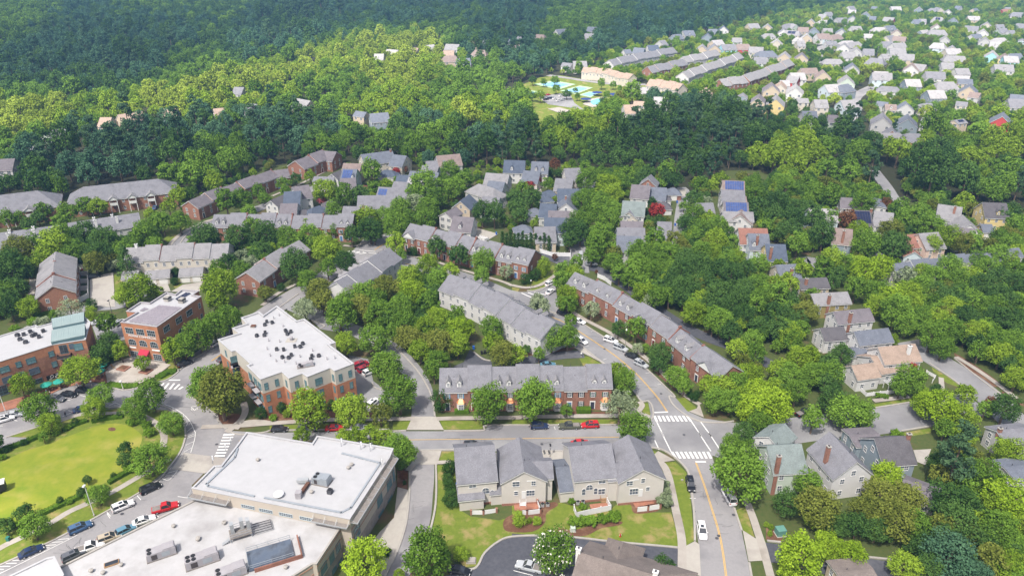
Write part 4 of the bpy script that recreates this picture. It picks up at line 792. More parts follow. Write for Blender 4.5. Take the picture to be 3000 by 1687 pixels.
rooftop('roof_exhaust', 'grey domed exhaust on a pad on the stepped white roof', T('f', 358,470), H2-.5, lambda o: (MB().box((0,0,.05), (3.0,2.2,.1)).build('pad', 'concrete', o), MB().lathe([(.5,.1),(.5,.9),(.6,1.0),(.3,1.3)], 12).build('dome', 'hvac', o)), 'exhaust')
def pipe(o): MB().lathe([(.16,0),(.16,.4),(.1,.42),(.1,.8),(.18,.82),(.18,.92)], 8).build('stack', 'hvac', o)
for q in ((180,255),(235,225),(275,335),(130,480),(115,565),(145,630),(205,685),(290,695),(405,710),(570,580),(715,665),(795,655),(240,490),(445,640)): rooftop('roof_vent', 'small grey vent pipe on the stepped white roof', T('f', *q), H2-.5, pipe, 'vent', 'vent pipes on the stepped white roof')
rooftop('roof_hatch', 'small red hatch on the stepped white roof', T('e', 2550,335), H2-.5, lambda o: (MB().box((0,0,.2), (1.3,1.3,.4)).build('curb', 'kerb', o), MB().box((0,0,.44), (1.4,1.4,.08)).build('lid', 'rust', o)), 'hatch')

# long cream building: low wing and raised block
HU, HL = 11.0, 8.1
up_px = TP('q', 590,80, 1215,185, 1262,115, 1985,235, 1950,318, 1570,905, 70,610, 280,400, 350,395, 480,230)
lo_px = TP('q', 95,660, 1475,930, 1480,988, 1255,1330, 1215,1330, 1010,1460, 700,1640) + TP('i', 1400,1900, 300,1700, 600,1345, 1960,672)
c1 = G(T('q', 800,600), HL); c1.z = 0
big = thing('commercial_building', 'long cream stucco building with white roof, raised block and rooftop machinery', 'building', c1)
flat(big, up_px, HU, [(3.4, 'stone'), (HU-.1, 'stucco')], coping='membrane', c=c1, par_h=.4)
flat(big, lo_px, HL, [(3.0, 'stone'), (HL-.1, 'stucco')], deck='membrane_dirty', coping='kerb', c=c1, par_h=.3)
W1 = [G(p, HU) for p in up_px]; W1b = [G(p, HL) for p in lo_px]; kt = dict(fr='frame_dark', gl='glass_teal')
wwin(big, c1, W1[5], W1[6], 'q', (605,790, 775,828, 965,866, 1160,903), 3.0, .75, cols=6, rows=2, fr='frame_steel', gl='glass')
wwin(big, c1, W1[4], W1[5], 'q', (1945,570, 1855,725, 1640,1025), 2.4, 2.6, cols=3, rows=3, **kt); wwin(big, c1, W1[4], W1[5], 'q', (1955,745, 1870,880), 2.4, 2.4, cols=3, rows=2, **kt); wwin(big, c1, W1[4], W1[5], 'q', (1988,495), .8, 2.8, cols=1, rows=3, **kt)
wwin(big, c1, W1b[2], W1b[3], 'q', (1460,1170, 1400,1270), 1.7, 2.2, cols=2, rows=3, **kt); wwin(big, c1, W1b[2], W1b[3], 'q', (1325,1370), 2.2, 2.0, cols=2, rows=3, **kt); wwin(big, c1, W1b[2], W1b[3], 'q', (1480,1330, 1425,1400), 1.6, 1.8, cols=2, rows=2, **kt)
e = (W1[5]-W1[4]); 
def lowband(A, B, z, out=.04, th=.14, mat='rust', nm='string_course'):
    e = (B-A).normalized(); nr = Vector((e.y, -e.x, 0)); 
    if nr.dot(-A) < 0: nr = -nr
    m = MB(); mid = (A+B)/2; m.box((0,0,0), ((B-A).length,.08,th)); m.build(nm, mat, big, (mid.x-c1.x+nr.x*out, mid.y-c1.y+nr.y*out, z), math.atan2(e.y, e.x))
pm('band', (.42,.22,.14), rough=.9)
for z in (8.0, 5.6): lowband(W1[4], W1[5], z, mat='band')
for i in (2, 4): lowband(W1b[i], W1b[i+1], 7.3, mat='band'); lowband(W1b[i], W1b[i+1], 5.4, mat='band')
# sunshade canopies: frame and grating
def canopy(t, uv, z, depth, nseg, A, B):
    P, Q = wall_at(A, B, T(t, *uv[:2])), wall_at(A, B, T(t, *uv[2:])); P.z = Q.z = z; e = (Q-P).normalized(); nr = Vector((e.y, -e.x, 0)); nr = -nr if nr.dot(-P) < 0 else nr; L = (Q-P).length
    cv = put('sunshade', None, big); g = MB(); f = MB(); D = lambda x, y: P+e*x+nr*y-c1
    g.add([D(0,.15), D(L,.15), D(L,depth), D(0,depth)], [(0,1,2,3)]); g.build('grating', 'grate', cv)
    for x in [L*i/nseg for i in range(nseg+1)]: f.tube(D(x,0), D(x,depth), .06, n=4); f.tube(D(x,0)+Vector((0,0,.9)), D(x,depth), .04, n=4)
    f.tube(D(0,depth), D(L,depth), .09, n=4); f.tube(D(0,depth)-Vector((0,0,.2)), D(L,depth)-Vector((0,0,.2)), .07, n=4); f.build('frame', 'steel', cv)
canopy('q', (1975,320, 1580,960), HU-1.1, 1.5, 6, W1[4], W1[5]); canopy('q', (1235,900, 1570,965), HU-1.4, 1.3, 3, W1[5], W1[6]); canopy('q', (75,670, 440,745), HU-1.4, 1.5, 3, W1[5], W1[6]); canopy('q', (350,340, 470,290), HU-1.2, 1.3, 2, W1[8], W1[9])
# sill-high gutter rail round the raised roof
rw = [G(T('q', *q), HU-.3)-c1 for q in ((505,240),(480,320),(210,575),(230,595),(660,690))]; rw2 = [G(T('q', *q), HU-.3)-c1 for q in ((765,705),(1490,845),(1580,800),(1860,375),(1500,283))]
for L_ in (rw, rw2):
    m = MB()
    for a, b in zip(L_, L_[1:]): m.box(((a+b)/2)[:], ((b-a).length+.3, .42, .3), 0, math.atan2((b-a).y, (b-a).x))
    m.build('roof_rail', 'galv', big)
Wd = dict(rz=.62)
ang = math.atan2((W1[5]-W1[4]).y, (W1[5]-W1[4]).x)
rooftop('air_unit', 'boxy grey air-conditioning unit with two fans on the raised white roof', T('q', 1310,560), HU-.4, rtu(3.6,2.2,1.5,2,'galv'), 'air unit', rz=-.28)
rooftop('condenser', 'square grey condenser standing alone on the raised white roof', T('q', 1385,660), HU-.4, condenser(1.0,1.1), 'condenser', rz=-.28)
rooftop('exhaust_dome', 'round flat white exhaust cap on the raised white roof', T('q', 900,690), HU-.4, lambda o: (MB().lathe([(.6,0),(.6,.45)], 14).build('neck', 'kerb', o), MB().lathe([(.95,.4),(1.1,.55),(1.05,.75),(.5,.95)], 16).build('cap', 'vinyl', o)), 'exhaust')
def ductrun(o):
    MB().box((0,2.6,.9), (2.4,.9,.8)).build('hood', 'steel', o); m = MB(); m.box((.9,.6,.6), (.7,3.4,.6), 0, -.25); m.build('duct', 'rust', o); MB().box((.2,-1.6,.8), (1.2,1.2,1.5)).build('fan_box', 'hvac', o)
rooftop('exhaust_duct', 'rusty kitchen exhaust duct with grey hood on the raised white roof', T('q', 1100,650), HU-.4, ductrun, 'duct')
def cap(o): MB().lathe([(.25,0),(.25,.35),(.45,.36),(.45,.6),(.15,.72)], 10).build('cap', 'kerb', o)
for q, h_ in (((700,355),HU-.4),((1590,400),HU-.4),((1560,430),HU-.4),((1210,660),HU-.4),((380,955),HL-.3),((135,1100),HL-.3),((965,1375),HL-.3)): rooftop('roof_vent', 'mushroom-shaped white vent cap on the cream building', T('q', *q), h_, cap, 'vent', 'vent caps on the cream building')
for q in ((1750,950),(1995,1085),(1220,1340),(920,1400),(1040,1420),(2260,915)): rooftop('roof_vent', 'mushroom-shaped white vent cap on the cream building', T('i', *q), HL-.3, cap, 'vent', 'vent caps on the cream building')
rooftop('air_unit', 'long grey rooftop air unit with two round fans', T('i', 1630,1230), HL-.3, rtu(5.2,2.0,1.6,2), 'air unit', rz=.50)
rooftop('air_unit', 'long grey rooftop air unit with four round fans', T('i', 2040,1300), HL-.3, rtu(6.0,2.2,1.7,4), 'air unit', rz=.50)
rooftop('air_unit', 'grey rooftop air unit cut by the frame edge beside the blue platform', T('i', 2330,1430), HL-.3, rtu(5.5,2.2,1.6,2), 'air unit', rz=.50)
def chiller(o):
    MB().box((0,0,.9), (4.2,2.8,.2)).build('platform', 'grate', o); l = MB()
    for x in (-2,2):
        for y in (-1.3,1.3): l.tube((x,y,0),(x,y,.9), .1, n=6)
    l.build('platform_legs', 'galv', o)
    for x, y in ((-1.4,.6),(.5,1.0),(1.7,.5)): MB().box((x,y,2.1), (.75,1.2,2.2)).build('cabinet', 'steel', o)
    r = MB()
    for z in (1.5,2.1):
        r.tube((-2.1,-1.4,z),(2.1,-1.4,z), .04, n=4); r.tube((-2.1,1.4,z),(2.1,1.4,z), .04, n=4)
    r.build('railing', 'galv', o); s = MB()
    for k in range(5): s.box((-2.4-.3*k,-1.0,.8-.17*k), (.3,.9,.06))
    s.build('steps', 'steel', o); g = MB()
    for k in range(5): g.tube((2.3,-1.4+.7*k,.6),(6.0,-1.4+.7*k,.5), .09, n=4)
    g.tube((6.0,-1.5,.5),(6.0,1.5,.5), .09, n=4); g.build('beam_frame', 'hvac_dark', o)
rooftop('equipment_platform', 'steel platform with grey telecom cabinets and dark beams on the roof', T('q', 540,1060), HL-.3, chiller, 'equipment', rz=.45)
def platform(o):
    MB().box((0,0,.35), (8.4,5.0,.5)).build('deck', 'deck_blue', o); r = MB()
    for (a, b) in (((-4.2,2.5),(4.2,2.5)), ((-4.2,-2.5),(4.2,-2.5)), ((-4.2,-2.5),(-4.2,2.5))):
        for z in (1.1,1.6): r.tube((*a,z),(*b,z), .045, n=4)
        for k in range(5): t = k/4; p = (a[0]+(b[0]-a[0])*t, a[1]+(b[1]-a[1])*t); r.tube((*p,.5),(*p,1.6), .04, n=4)
    r.build('railing', 'galv', o); MB().box((5.6,0,.45), (.25,5.6,.9)).box((1.2,-2.9,.45), (9.0,.25,.9)).build('curb_wall', 'brick_dark', o)
    s = MB()
    for k in range(5): s.box((-4.5-.3*k,-1.6,.6-.11*k), (.3,1.2,.06))
    s.build('steps', 'steel', o)
rooftop('roof_platform', 'dark blue railed platform sunk in the white roof', T('q', 820,1260), HL-.3, platform, 'platform', rz=.42)
rooftop('roof_hatch', 'small dark open skylight on the white roof', T('i', 1125,1320), HL-.3, lambda o: (MB().box((0,0,.15), (2.6,1.2,.3)).build('curb', 'wood', o), MB().box((0,0,.32), (2.3,.95,.06)).build('glazing', 'glass_dark', o)), 'skylight', rz=.5)
def antenna(o): m = MB().tube((0,0,-.4),(0,0,2.0), .06, n=6); m.build('mast', 'galv', o); MB().box((.2,0,1.3), (.3,.2,1.1)).build('panel', 'vinyl', o)
for q in ((440,190),(390,255),(270,370),(1490,205),(1675,235),(1765,250),(1870,400)): rooftop('antenna', 'small panel antenna on a mast at the raised roof edge', T('q', *q), HU, antenna, 'antenna', 'panel antennas on the raised roof')
flat(big, TP('i', 80,1443, 470,1256, 545,1240, 640,1425, 500,1600, 100,1600), HU-1, [(HU-1.1, 'stucco')], coping='membrane', c=c1, par_h=.3, z0=HL-.5)
# ---------------------------------------------------------------- terraces
def lerp_pts(P, n):
    out = []
    seg = [math.dist(P[i], P[i+1]) for i in range(len(P)-1)]; tot = sum(seg)
    for k in range(n+1):
        s = tot*k/n; i = 0
        while i < len(seg)-1 and s > seg[i]: s -= seg[i]; i += 1
        t = s/seg[i]; out.append((P[i][0]+(P[i+1][0]-P[i][0])*t, P[i][1]+(P[i+1][1]-P[i][1])*t))
    return out
SH = ('shutter', 'shutter_red', 'shutter', 'shutter_blue', 'shutter_green')
terrace([(1291,1080),(1370,1079),(1440,1078),(1511,1077),(1580,1076.5),(1649,1076),(1716,1075),(1787,1074.5)], 'brick terrace with grey roof, paired white dormers and copper bay window roofs', T('g', 400,978), 6.4, .78, bays=(0,2,4,6), dorm=(0,2,4,6), shut=('shutter_blue','shutter','shutter_green','shutter_red'), roof='r_grey')
terrace([(1686,799),(1750,827),(1823,863),(1880,894),(1937,927),(1992,964),(2060,1019),(2145,1078)], 'red brick terrace curving along the street with brick party walls and dormers', T('g', 1550,530), 6.2, .72, party=(0,1,4,5), dorm=(0,1,2,5), gables=(3,6), shut=SH)
terrace([(1204,656),(1240,665),(1278,674),(1316,683),(1355,693),(1396,702),(1434,711),(1472,721),(1520,731),(1567,741)], 'brick terrace with white corner pediment and brown party walls', T('b', 1960,850), 6.0, .66, party=(1,3,4,6,), dorm=(2,5,7,8), gables=(0,), shut=SH)
terrace(lerp_pts([(1320,805),(1382,828),(1440,853),(1500,887),(1560,917),(1625,950)], 7), 'white-backed terrace with plain grey roof beside the curving driveway', T('f', 2420,272), 6.2, .62, wall='brick', backwall='white', side='away', dorm=(0,1,3,5), roof='r_grey')
terrace([(629,630),(677,630),(725,630.5),(768,631),(812,631.5),(858,632),(904,632.5),(948,633),(992,633.5),(1037,634)], 'long brick terrace with dormers and rust party walls facing the crossroads', T('b', 400,648), 6.0, .68, party=(1,3,4,6), dorm=(0,2,4,8), shut=SH)
terrace([T('a', u, 850-.0441*(u-1280)) for u in (1280,1470,1630,1800,1960,2130,2300)], 'cream-backed terrace with light grey roof behind small garages', T('a', 1800,972), 6.2, .62, wall='brick', backwall='cream', side='away', party=(1,3), roof='r_light', chim=(0,))
terrace([(154,838),(157.5,806),(161,772),(164.5,741)], 'terrace with brick gable end, maroon party walls and walled courtyards', T('a', 775,1285), 6.3, .62, wall='brick_brown', party=(0,1), roof='r_light')
terrace([(875,706),(826,732),(775,764),(722,800)], 'short brick terrace with maroon party walls stepping down the side street', T('b', 232,1068), 6.0, .62, wall='brick', party=(0,1), roof='r_light')
terrace(lerp_pts([(1137,728),(988,832)], 5), 'grey-roofed terrace with white rear wall at the small crossroads', T('b', 1475,955), 6.2, .62, wall='brick', backwall='white', side='away', dorm=(1,2,3), roof='r_grey')
terrace([(553,590),(600,570),(648,553),(695,538),(745,520),(795,502),(842,496)], 'brick terrace with curved grey roofs at the forest edge', T('b', 70,232), 5.6, .6, party=(1,2,3,4), roof='r_purple')
terrace([(865,472),(905,458),(945,444),(985,447)], 'small brick terrace against the trees with a white bay end', T('x', 2350,1262), 5.6, .6, party=(0,1), roof='r_purple')
for P_, e_, n_, w_, rf_, l_ in ((TP('y', 2020,455, 2240,410, 2500,360), T('y', 2060,515), 8, 'white', 'r_grey', 'long grey-roofed terrace beyond the tennis courts'), (TP('y', 1830,510, 2000,525, 2200,570), T('y', 2000,560), 7, 'cream', 'r_tan', 'tan-roofed terrace beside the club road'), (TP('y', 2310,505, 2450,480, 2576,450), T('y', 2400,540), 5, 'brick', 'r_grey', 'grey terrace with brick gable end beyond the courts'),
   (TP('y', 2330,600, 2450,615, 2576,640), T('y', 2450,650), 5, 'cream', 'r_tan', 'tan-roofed terrace near the club pavilion'), (TP('z', 0,545, 200,480, 420,405), T('z', 150,560), 9, 'white', 'r_light', 'long grey terrace on the far hillside slope'), (TP('z', 280,600, 450,580, 640,510, 800,455), T('z', 450,640), 9, 'brick', 'r_light', 'stepped grey terrace with brick walls on the hillside'), (TP('z', 0,430, 130,410, 250,380), T('z', 120,450), 5, 'white', 'r_light', 'upper grey terrace below the hillside woods')):
    terrace(lerp_pts(P_, n_), l_, e_, 6.0, .75, wall=w_, roof=rf_, winrows=1, doors=False)
terrace(lerp_pts(TP('d', 1250,1012, 1650,965, 2050,920, 2510,868), 7), 'long dark slate terrace with white gables among the trees', T('d', 1400,1090), 6.2, .7, wall='white', roof='r_slate', gables=(0,2), winrows=1)
# apartment blocks
h_ = house('s', (-70,582,109,560,60,622), 'brick_brown', 'r_grey', 6.2, .62, hip=2, label='brown brick apartment block with broad grey roof at the western edge', name='apartment_block', cat='apartment block', hwcap=9.0)
blk = house('a', (840,238,1590,157,1200,352), 'brick_brown', 'r_grey', 6.2, .62, hip=3, label='big grey-roofed apartment block with white balconies below the forest', name='apartment_block', cat='apartment block', hwcap=9.0)
def balcony_gables(par, n, L0, hw, he):
    for i in range(n):
        x = L0*(i+.5)/n; m = MB(); cs = -1; y = cs*(hw+.9)
        m.box((x,y,3.9), (3.2,1.8,.25)); m.box((x-1.5,y-.7,3.0), (.25,.25,6.4)); m.box((x+1.5,y-.7,3.0), (.25,.25,6.4)); m.box((x,y-.85,4.6), (3.2,.08,1.0)); m.box((x,y,6.3), (3.4,1.9,.25))
        m.add([(x-1.9,y-1.0,6.4),(x+1.9,y-1.0,6.4),(x,y-1.0,7.9)], [(0,1,2)]); o = m.build('balcony', 'trim', par); r = MB()
        for e in (-1,1): r.slab([(x,y-1.2,8.1),(x+e*2.2,y-1.2,6.4),(x+e*2.2,y+1.2,6.6),(x,y+3.4,8.1)], .15)
        r.build('balcony_roof', 'r_light', o)
for hh in HOUSES[-2:]:
    par = h_ if hh is HOUSES[-2] else blk; a, b, w = hh[3]; balcony_gables(par, 3 if par is h_ else 4, (b-a).length, w, 6.2)
house('a', (690,600,1390,497,960,695), 'grey', 'r_grey', 3.2, .5, hip=0, label='low grey-roofed block with four white chimneys beside the side street', name='apartment_block', cat='apartment block', hwcap=9.0, chim=((.36,.1,'trim'),(.62,.05,'trim'),(.38,.62,'trim'),(.68,.55,'trim')))
house('a', (-120,715,600,622,370,800), 'grey', 'r_grey', 3.2, .5, hip=0, label='low grey-roofed block with four white chimneys cut by the frame edge', name='apartment_block', cat='apartment block', hwcap=9.0, chim=((.3,.1,'trim'),(.63,.05,'trim'),(.3,.65,'trim'),(.65,.6,'trim')))
house('a', (1240,1088,1390,1076,1320,1185), 'cream', 'r_light', 2.6, .5, garage=1); house('a', (1470,1085,1705,1064,1580,1168), 'cream', 'r_light', 2.6, .5, garage=2); house('a', (1815,1058,2040,1042,1920,1145), 'cream', 'r_light', 2.6, .5, garage=2)

# the pair of beige duplex houses
d1 = house('j', (2005,163,2385,130,2225,498), 'beige', 'r_grey', 6.6, .62, label='beige two-storey house with steep grey roof next to the clipped conifers', hwcap=7.0, win=False)
E1 = HOUSES[-1][3]
house('o', (95,690,385,660,250,800), 'beige', 'r_grey', 3.0, .3, into=d1, win=False)
d2 = house('k', (120,388,72,62,435,450), 'beige', 'r_grey', 6.6, .62, label='beige house with rear gable and brick terrace patio', hr=9.6, hw=5.0, win=False)
E2 = HOUSES[-1][3]
house('o', (880,352,1195,341,1150,535), 'beige', 'r_grey', 6.4, .6, into=d2, win=False); house('o', (560,420,715,405,640,722), 'beige', 'r_grey', 3.2, .45, into=d2, win=False)
d3 = house('k', (580,150,985,115,860,462), 'beige', 'r_grey', 6.6, .62, label='beige house with steep grey roof and arched rear window', hwcap=7.0, win=False)
E3 = HOUSES[-1][3]
house('o', (1400,408,1535,395,1480,690), 'beige', 'r_slate', 3.2, .42, into=d3, win=False)
d4 = house('k', (1320,368,1172,35,1470,440), 'beige', 'r_grey', 6.6, .62, label='beige corner house with rear gable and long grey roof', hr=9.8, hw=5.2, win=False)
E4 = HOUSES[-1][3]
house('o', (2000,372,2160,362,2060,562), 'beige', 'r_grey', 6.0, .5, into=d4, win=False)
house('k', (690,1215,1440,1443,640,1330), 'tan', 'r_shake', 4.5, .6, hip=2, label='brown shingle-roofed house with white chimneys beside the dark car park', hr=8.6, hw=7.5, chim=((-.03,0,'trim'),(1.0,.0,'trim')))
house('k', (1120,1110,1040,1330,890,1200), 'tan', 'r_shake', 4.2, .6, hip=1, label='small brown hip-roofed pavilion beside the dark car park', hr=7.4, hw=3.6, win=False)

def rear(ho, E, gable, items):
    a, b, hw = E; d = (b-a); d.z = 0; d.normalize(); n = Vector((-d.y, d.x, 0)); a0 = Vector((a.x, a.y, 0)); b0 = Vector((b.x, b.y, 0))
    if gable: A, B = a0+n*hw, a0-n*hw
    else:
        if n.dot(-a0) < 0: n = -n
        A, B = a0+n*hw, b0+n*hw
    e = (B-A).normalized(); rz = math.atan2(e.y, e.x); nr = Vector((math.sin(rz), -math.cos(rz), 0))
    if nr.dot(-A) < 0: rz += math.pi; nr = -nr
    inv = (Matrix.Translation(ho.location) @ Matrix.Rotation(ho.rotation_euler.z, 4, 'Z')).inverted(); lr = rz-ho.rotation_euler.z
    for it in items:
        q = inv @ (wall_at(A, B, T('o', it[0], it[1]))+nr*.03)
        if it[2] == 'door': door(ho, (q.x, q.y, q.z-1.05), lr, .95, 2.1, 'trim', 'door', False)
        elif it[2] == 'vent': MB().box((0,-.03,0), (1.3,.06,.28)).build('vent_panel', 'trim', ho, q, lr)
        else: window(ho, q, lr, it[2], it[3], cols=it[4], rows=2, arch=it[5] if len(it) > 5 else 0)
    bm = MB(); L = (B-A).length; c = inv @ ((A+B)/2+nr*.03); bm.box((0,0,.25), (L,.06,.8)); bm.build('brick_base', 'brick', ho, c, lr)
rear(d1, E1, False, ((268,628,1.5,1.2,2),(428,690,1.6,1.7,2,.8),(508,715,.9,1.6,1,.45)))
rear(d2, E2, True, ((795,610,1.5,1.3,2),(797,722,.8,1.1,1),(890,740,'door'),(973,718,1.8,1.5,3),(962,573,'vent'),(1010,600,.9,1.2,2)))
rear(d3, E3, False, ((1845,575,1.5,1.2,2),(1690,650,1.6,1.5,2,.8),(1620,705,.85,1.8,1,.42),(1765,695,.85,1.8,1,.42),(1838,700,1.5,1.5,2)))
rear(d4, E4, True, ((2343,568,.8,1.2,1),(2230,700,1.9,1.6,3),(2312,715,'door'),(2400,668,.8,1.0,1),(2258,558,'vent'),(2180,600,1.4,1.2,2)))
# village houses
B = 'b'
house(B, (150,372,282,312,325,378), 'white', 'r_dark', 5.2); house(B, (292,285,442,280,400,366), 'white', 'r_navy', 5.8); house(B, (372,238,522,216,480,300), 'white', 'r_purple', 5.8); house(B, (262,406,405,403,320,497), 'white', 'r_purple', 3.6)
house(B, (565,448,640,424,560,470), 'white', 'r_navy', 3.0, hip=3, garage=1); house(B, (460,470,500,465,440,515), 'white', 'r_dark', 3.0, hip=3); house(B, (735,372,750,370,720,412), 'white', 'r_dark', 3.0, hip=3, garage=1)
house(B, (592,132,790,136,700,168), 'white', 'r_grey', 5.2); house(B, (770,102,842,70,885,130), 'white', 'r_dark', 5.6); house(B, (870,152,980,146,905,220), 'white', 'r_purple', 4.6); house(B, (880,56,1010,60,930,122), 'paleblue', 'r_slate', 5.6, sol=(.05,.75,.2,.9,4,2,'solar'), dorm=(.85,))
house(B, (1240,237,1565,256,1350,335), 'grey', 'r_grey', 4.6, sol=(.02,.28,.35,.85,3,2,'solar')); house(B, (1030,326,1400,320,1180,410), 'grey', 'r_grey', 5.0); house(B, (890,432,1040,436,940,512), 'tan', 'r_grey', 4.2, chim=((1.25,.1,'brick'),))
house(B, (1290,66,1365,70,1320,108), 'white', 'r_navy', 2.8, hip=3, garage=1); house(B, (1440,116,1546,120,1480,168), 'white', 'r_navy', 3.4); house(B, (1555,76,1835,95,1690,145), 'palegreen', 'r_slate', 5.0); house(B, (1545,142,1712,150,1620,188), 'white', 'r_pale', 4.0, .5); house(B, (1405,182,1520,192,1450,240), 'paleblue', 'r_grey', 4.2); house(B, (1680,20,1835,32,1720,95), 'grey', 'r_grey', 5.0)
house(B, (1905,492,2012,440,2072,492), 'white', 'r_purple', 6.0, .8, label='large white house with front gable and porch beyond the pedimented terrace', shut='shutter'); house(B, (1990,532,2190,546,2050,640), 'white', 'r_purple', 4.6, dorm=(.45,), label='white house wing with a single dormer beside the fenced drive')
house(B, (2060,380,2142,312,2218,405), 'tan', 'r_navy', 6.0, .8); house(B, (2242,205,2392,252,2200,310), 'grey', 'r_light', 5.6, hip=3); house(B, (2345,175,2500,190,2420,290), 'white', 'r_slate', 5.6); house(B, (2320,95,2545,112,2420,168), 'grey', 'r_light', 5.4); house(B, (2290,330,2450,345,2380,400), 'palegreen', 'r_grey', 4.0)
house('y', (1232,1212,1385,1216,1290,1305), 'white', 'r_navy', 5.6, .8, dorm=(.4,), label='white house with dark navy roof and side gable below the woods'); house('y', (1440,1222,1562,1226,1500,1275), 'beige', 'r_slate', 7.2, dorm=(.3,.7), label='cream three-storey house with shutters below the woods', shut='shutter'); house('y', (1380,1290,1500,1300,1420,1340), 'beige', 'r_slate', 4.0)
house('y', (150,1170,380,1140,260,1225), 'cream', 'r_slate', 5.6, chim=((.95,.1,'brick'),), label='cream house with blue-grey roof and brick chimney below the woods'); house('y', (395,1170,490,1180,430,1235), 'cream', 'r_slate', 4.8); house('y', (720,1180,890,1165,800,1230), 'grey', 'r_brown', 5.4, dorm=(.6,)); house('y', (640,1220,780,1215,700,1270), 'grey', 'r_grey', 5.0); house('y', (20,1235,150,1240,60,1290), 'tan', 'r_brown', 5.0)
house('y', (110,840,190,850,150,885), 'tan', 'r_slate', 5.4, far=True); house('y', (215,862,350,852,280,910), 'bluegrey', 'r_slate', 5.4, far=True)
C = 'c'
house(C, (530,52,682,46,600,130), 'beige', 'r_grey', 6.2, .75); house(C, (445,150,612,162,520,205), 'tan', 'r_grey', 4.8, .7); house(C, (462,256,682,258,560,330), 'grey', 'r_navy', 5.6); house(C, (545,398,572,318,440,490), 'white', 'r_slate', 5.2, chim=((.6,-.2,'brick'),), hr=9.0, hw=4.6, label='white gabled house with slate roof and brick chimney beside the lane'); house(C, (372,476,582,481,450,566), 'grey', 'r_purple', 5.4); house(C, (332,546,546,551,420,640), 'paleblue', 'r_navy', 5.6); house(C, (230,640,430,636,330,700), 'tan', 'r_grey', 4.4)
house(C, (360,270,390,268,340,318), 'white', 'r_navy', 2.8, hip=3); house(C, (335,340,365,338,320,385), 'white', 'r_navy', 2.8, hip=3); house(C, (210,452,240,450,225,492), 'white', 'r_slate', 2.8, hip=3); house(C, (90,620,130,618,110,668), 'paleblue', 'r_slate', 2.8, hip=3); house(C, (300,402,440,410,360,455), 'grey', 'r_navy', 4.0)
house(C, (1210,212,1390,226,1250,378), 'white', 'r_purple', 5.8, .75); house(C, (1375,148,1395,118,1445,218), 'brick', 'r_grey', 5.0, hr=8.6, hw=4.2); house(C, (1420,240,1530,246,1470,312), 'brick', 'r_slate', 4.0); house(C, (1610,245,1635,245,1620,300), 'brick', 'r_slate', 2.8, hip=3, garage=1); house(C, (1520,320,1550,320,1535,362), 'white', 'r_dark', 2.8, hip=3); house(C, (1510,385,1535,385,1520,430), 'white', 'r_dark', 2.8, hip=3)
house(C, (1120,376,1340,390,1210,480), 'white', 'r_green', 5.8, .75); house(C, (1100,580,1310,586,1190,640), 'cream', 'r_purple', 5.4); house(C, (1062,646,1330,651,1180,724), 'paleblue', 'r_grey', 5.4); house(C, (1060,728,1290,736,1170,795), 'grey', 'r_slate', 5.2); house(C, (1470,585,1600,590,1530,640), 'white', 'r_grey', 2.8); house(C, (1480,660,1590,665,1530,700), 'grey', 'r_grey', 2.8, hip=3); house(C, (1185,480,1210,445,1100,570), 'cream', 'r_grey', 4.4, hr=7.4, hw=4.0)
house(C, (2122,170,2335,180,2220,260), 'tan', 'r_brown', 5.6, sol=(.1,.98,.25,.95,8,2,'solar')); house(C, (2110,266,2335,274,2220,328), 'grey', 'r_grey', 5.6); house(C, (2115,326,2350,331,2230,388), 'tan', 'r_brown', 5.6); house(C, (2132,386,2370,394,2250,475), 'cream', 'r_purple', 5.6, sol=(.06,.95,.25,.95,9,2,'solar')); house(C, (2122,482,2420,490,2270,578), 'white', 'r_light', 5.4); house(C, (2300,515,2310,470,2430,642), 'white', 'r_brown', 4.6, hr=8.2, hw=5.0); house(C, (2282,651,2560,656,2400,715), 'white', 'r_rust', 5.4)
house(C, (2380,706,2576,712,2430,800), 'paleblue', 'r_slate', 5.6, dorm=(.2,), chim=((.35,.7,'brick'),)); house('d', (-20,812,165,816,60,930), 'yellow', 'r_navy', 5.6, chim=((.1,.9,'brick'),), label='cream-yellow house with navy roof, porch and brick chimneys above the grove')
house(C, (1900,400,1980,398,1935,455), 'grey', 'r_grey', 3.2)
D = 'd'
house(D, (412,452,690,462,480,575), 'paleblue', 'r_pale', 5.6, .75, dorm=(.15,.3), chim=((.98,0,'brick'),)); house(D, (872,472,1010,476,960,582), 'tan', 'r_dark', 5.4, .75, sol=(.05,.95,.1,.92,6,3,'solar_dark'), chim=((1.04,.05,'brick'),)); house(D, (1085,480,1250,500,1130,555), 'white', 'r_light', 5.4); house(D, (1055,345,1110,430,1135,470), 'white', 'r_slate', 5.4); house(D, (700,650,800,660,740,760), 'bluegrey', 'r_brown', 5.6, .75, chim=((.5,.9,'brick'),)); house(D, (770,345,850,350,800,385), 'grey', 'r_purple', 5.0)
house(D, (1720,410,1950,442,1760,520), 'white', 'r_light', 5.8, .75, chim=((.7,.5,'brick'),), label='white house with light grey roof and brick chimney near the yellow house'); house(D, (1960,520,2040,610,1830,620), 'white', 'r_light', 4.6, .75); house(D, (2162,392,2392,402,2240,520), 'yellow', 'r_dark', 6.0, .8, dorm=(.55,), label='yellow gabled house with dark roof at the forest edge'); house(D, (2150,610,2240,612,2190,690), 'yellow', 'r_slate', 3.0, garage=1); house(D, (1522,706,1710,692,1570,785), 'pink', 'r_light', 4.8); house(D, (1420,716,1475,712,1440,850), 'tan', 'r_rust', 4.0); house(D, (1470,882,1440,850,1530,935), 'paleblue', 'r_rust', 3.0, hr=5.2, hw=3.4); house(D, (1880,640,2080,660,1980,720), 'grey', 'r_purple', 4.4)
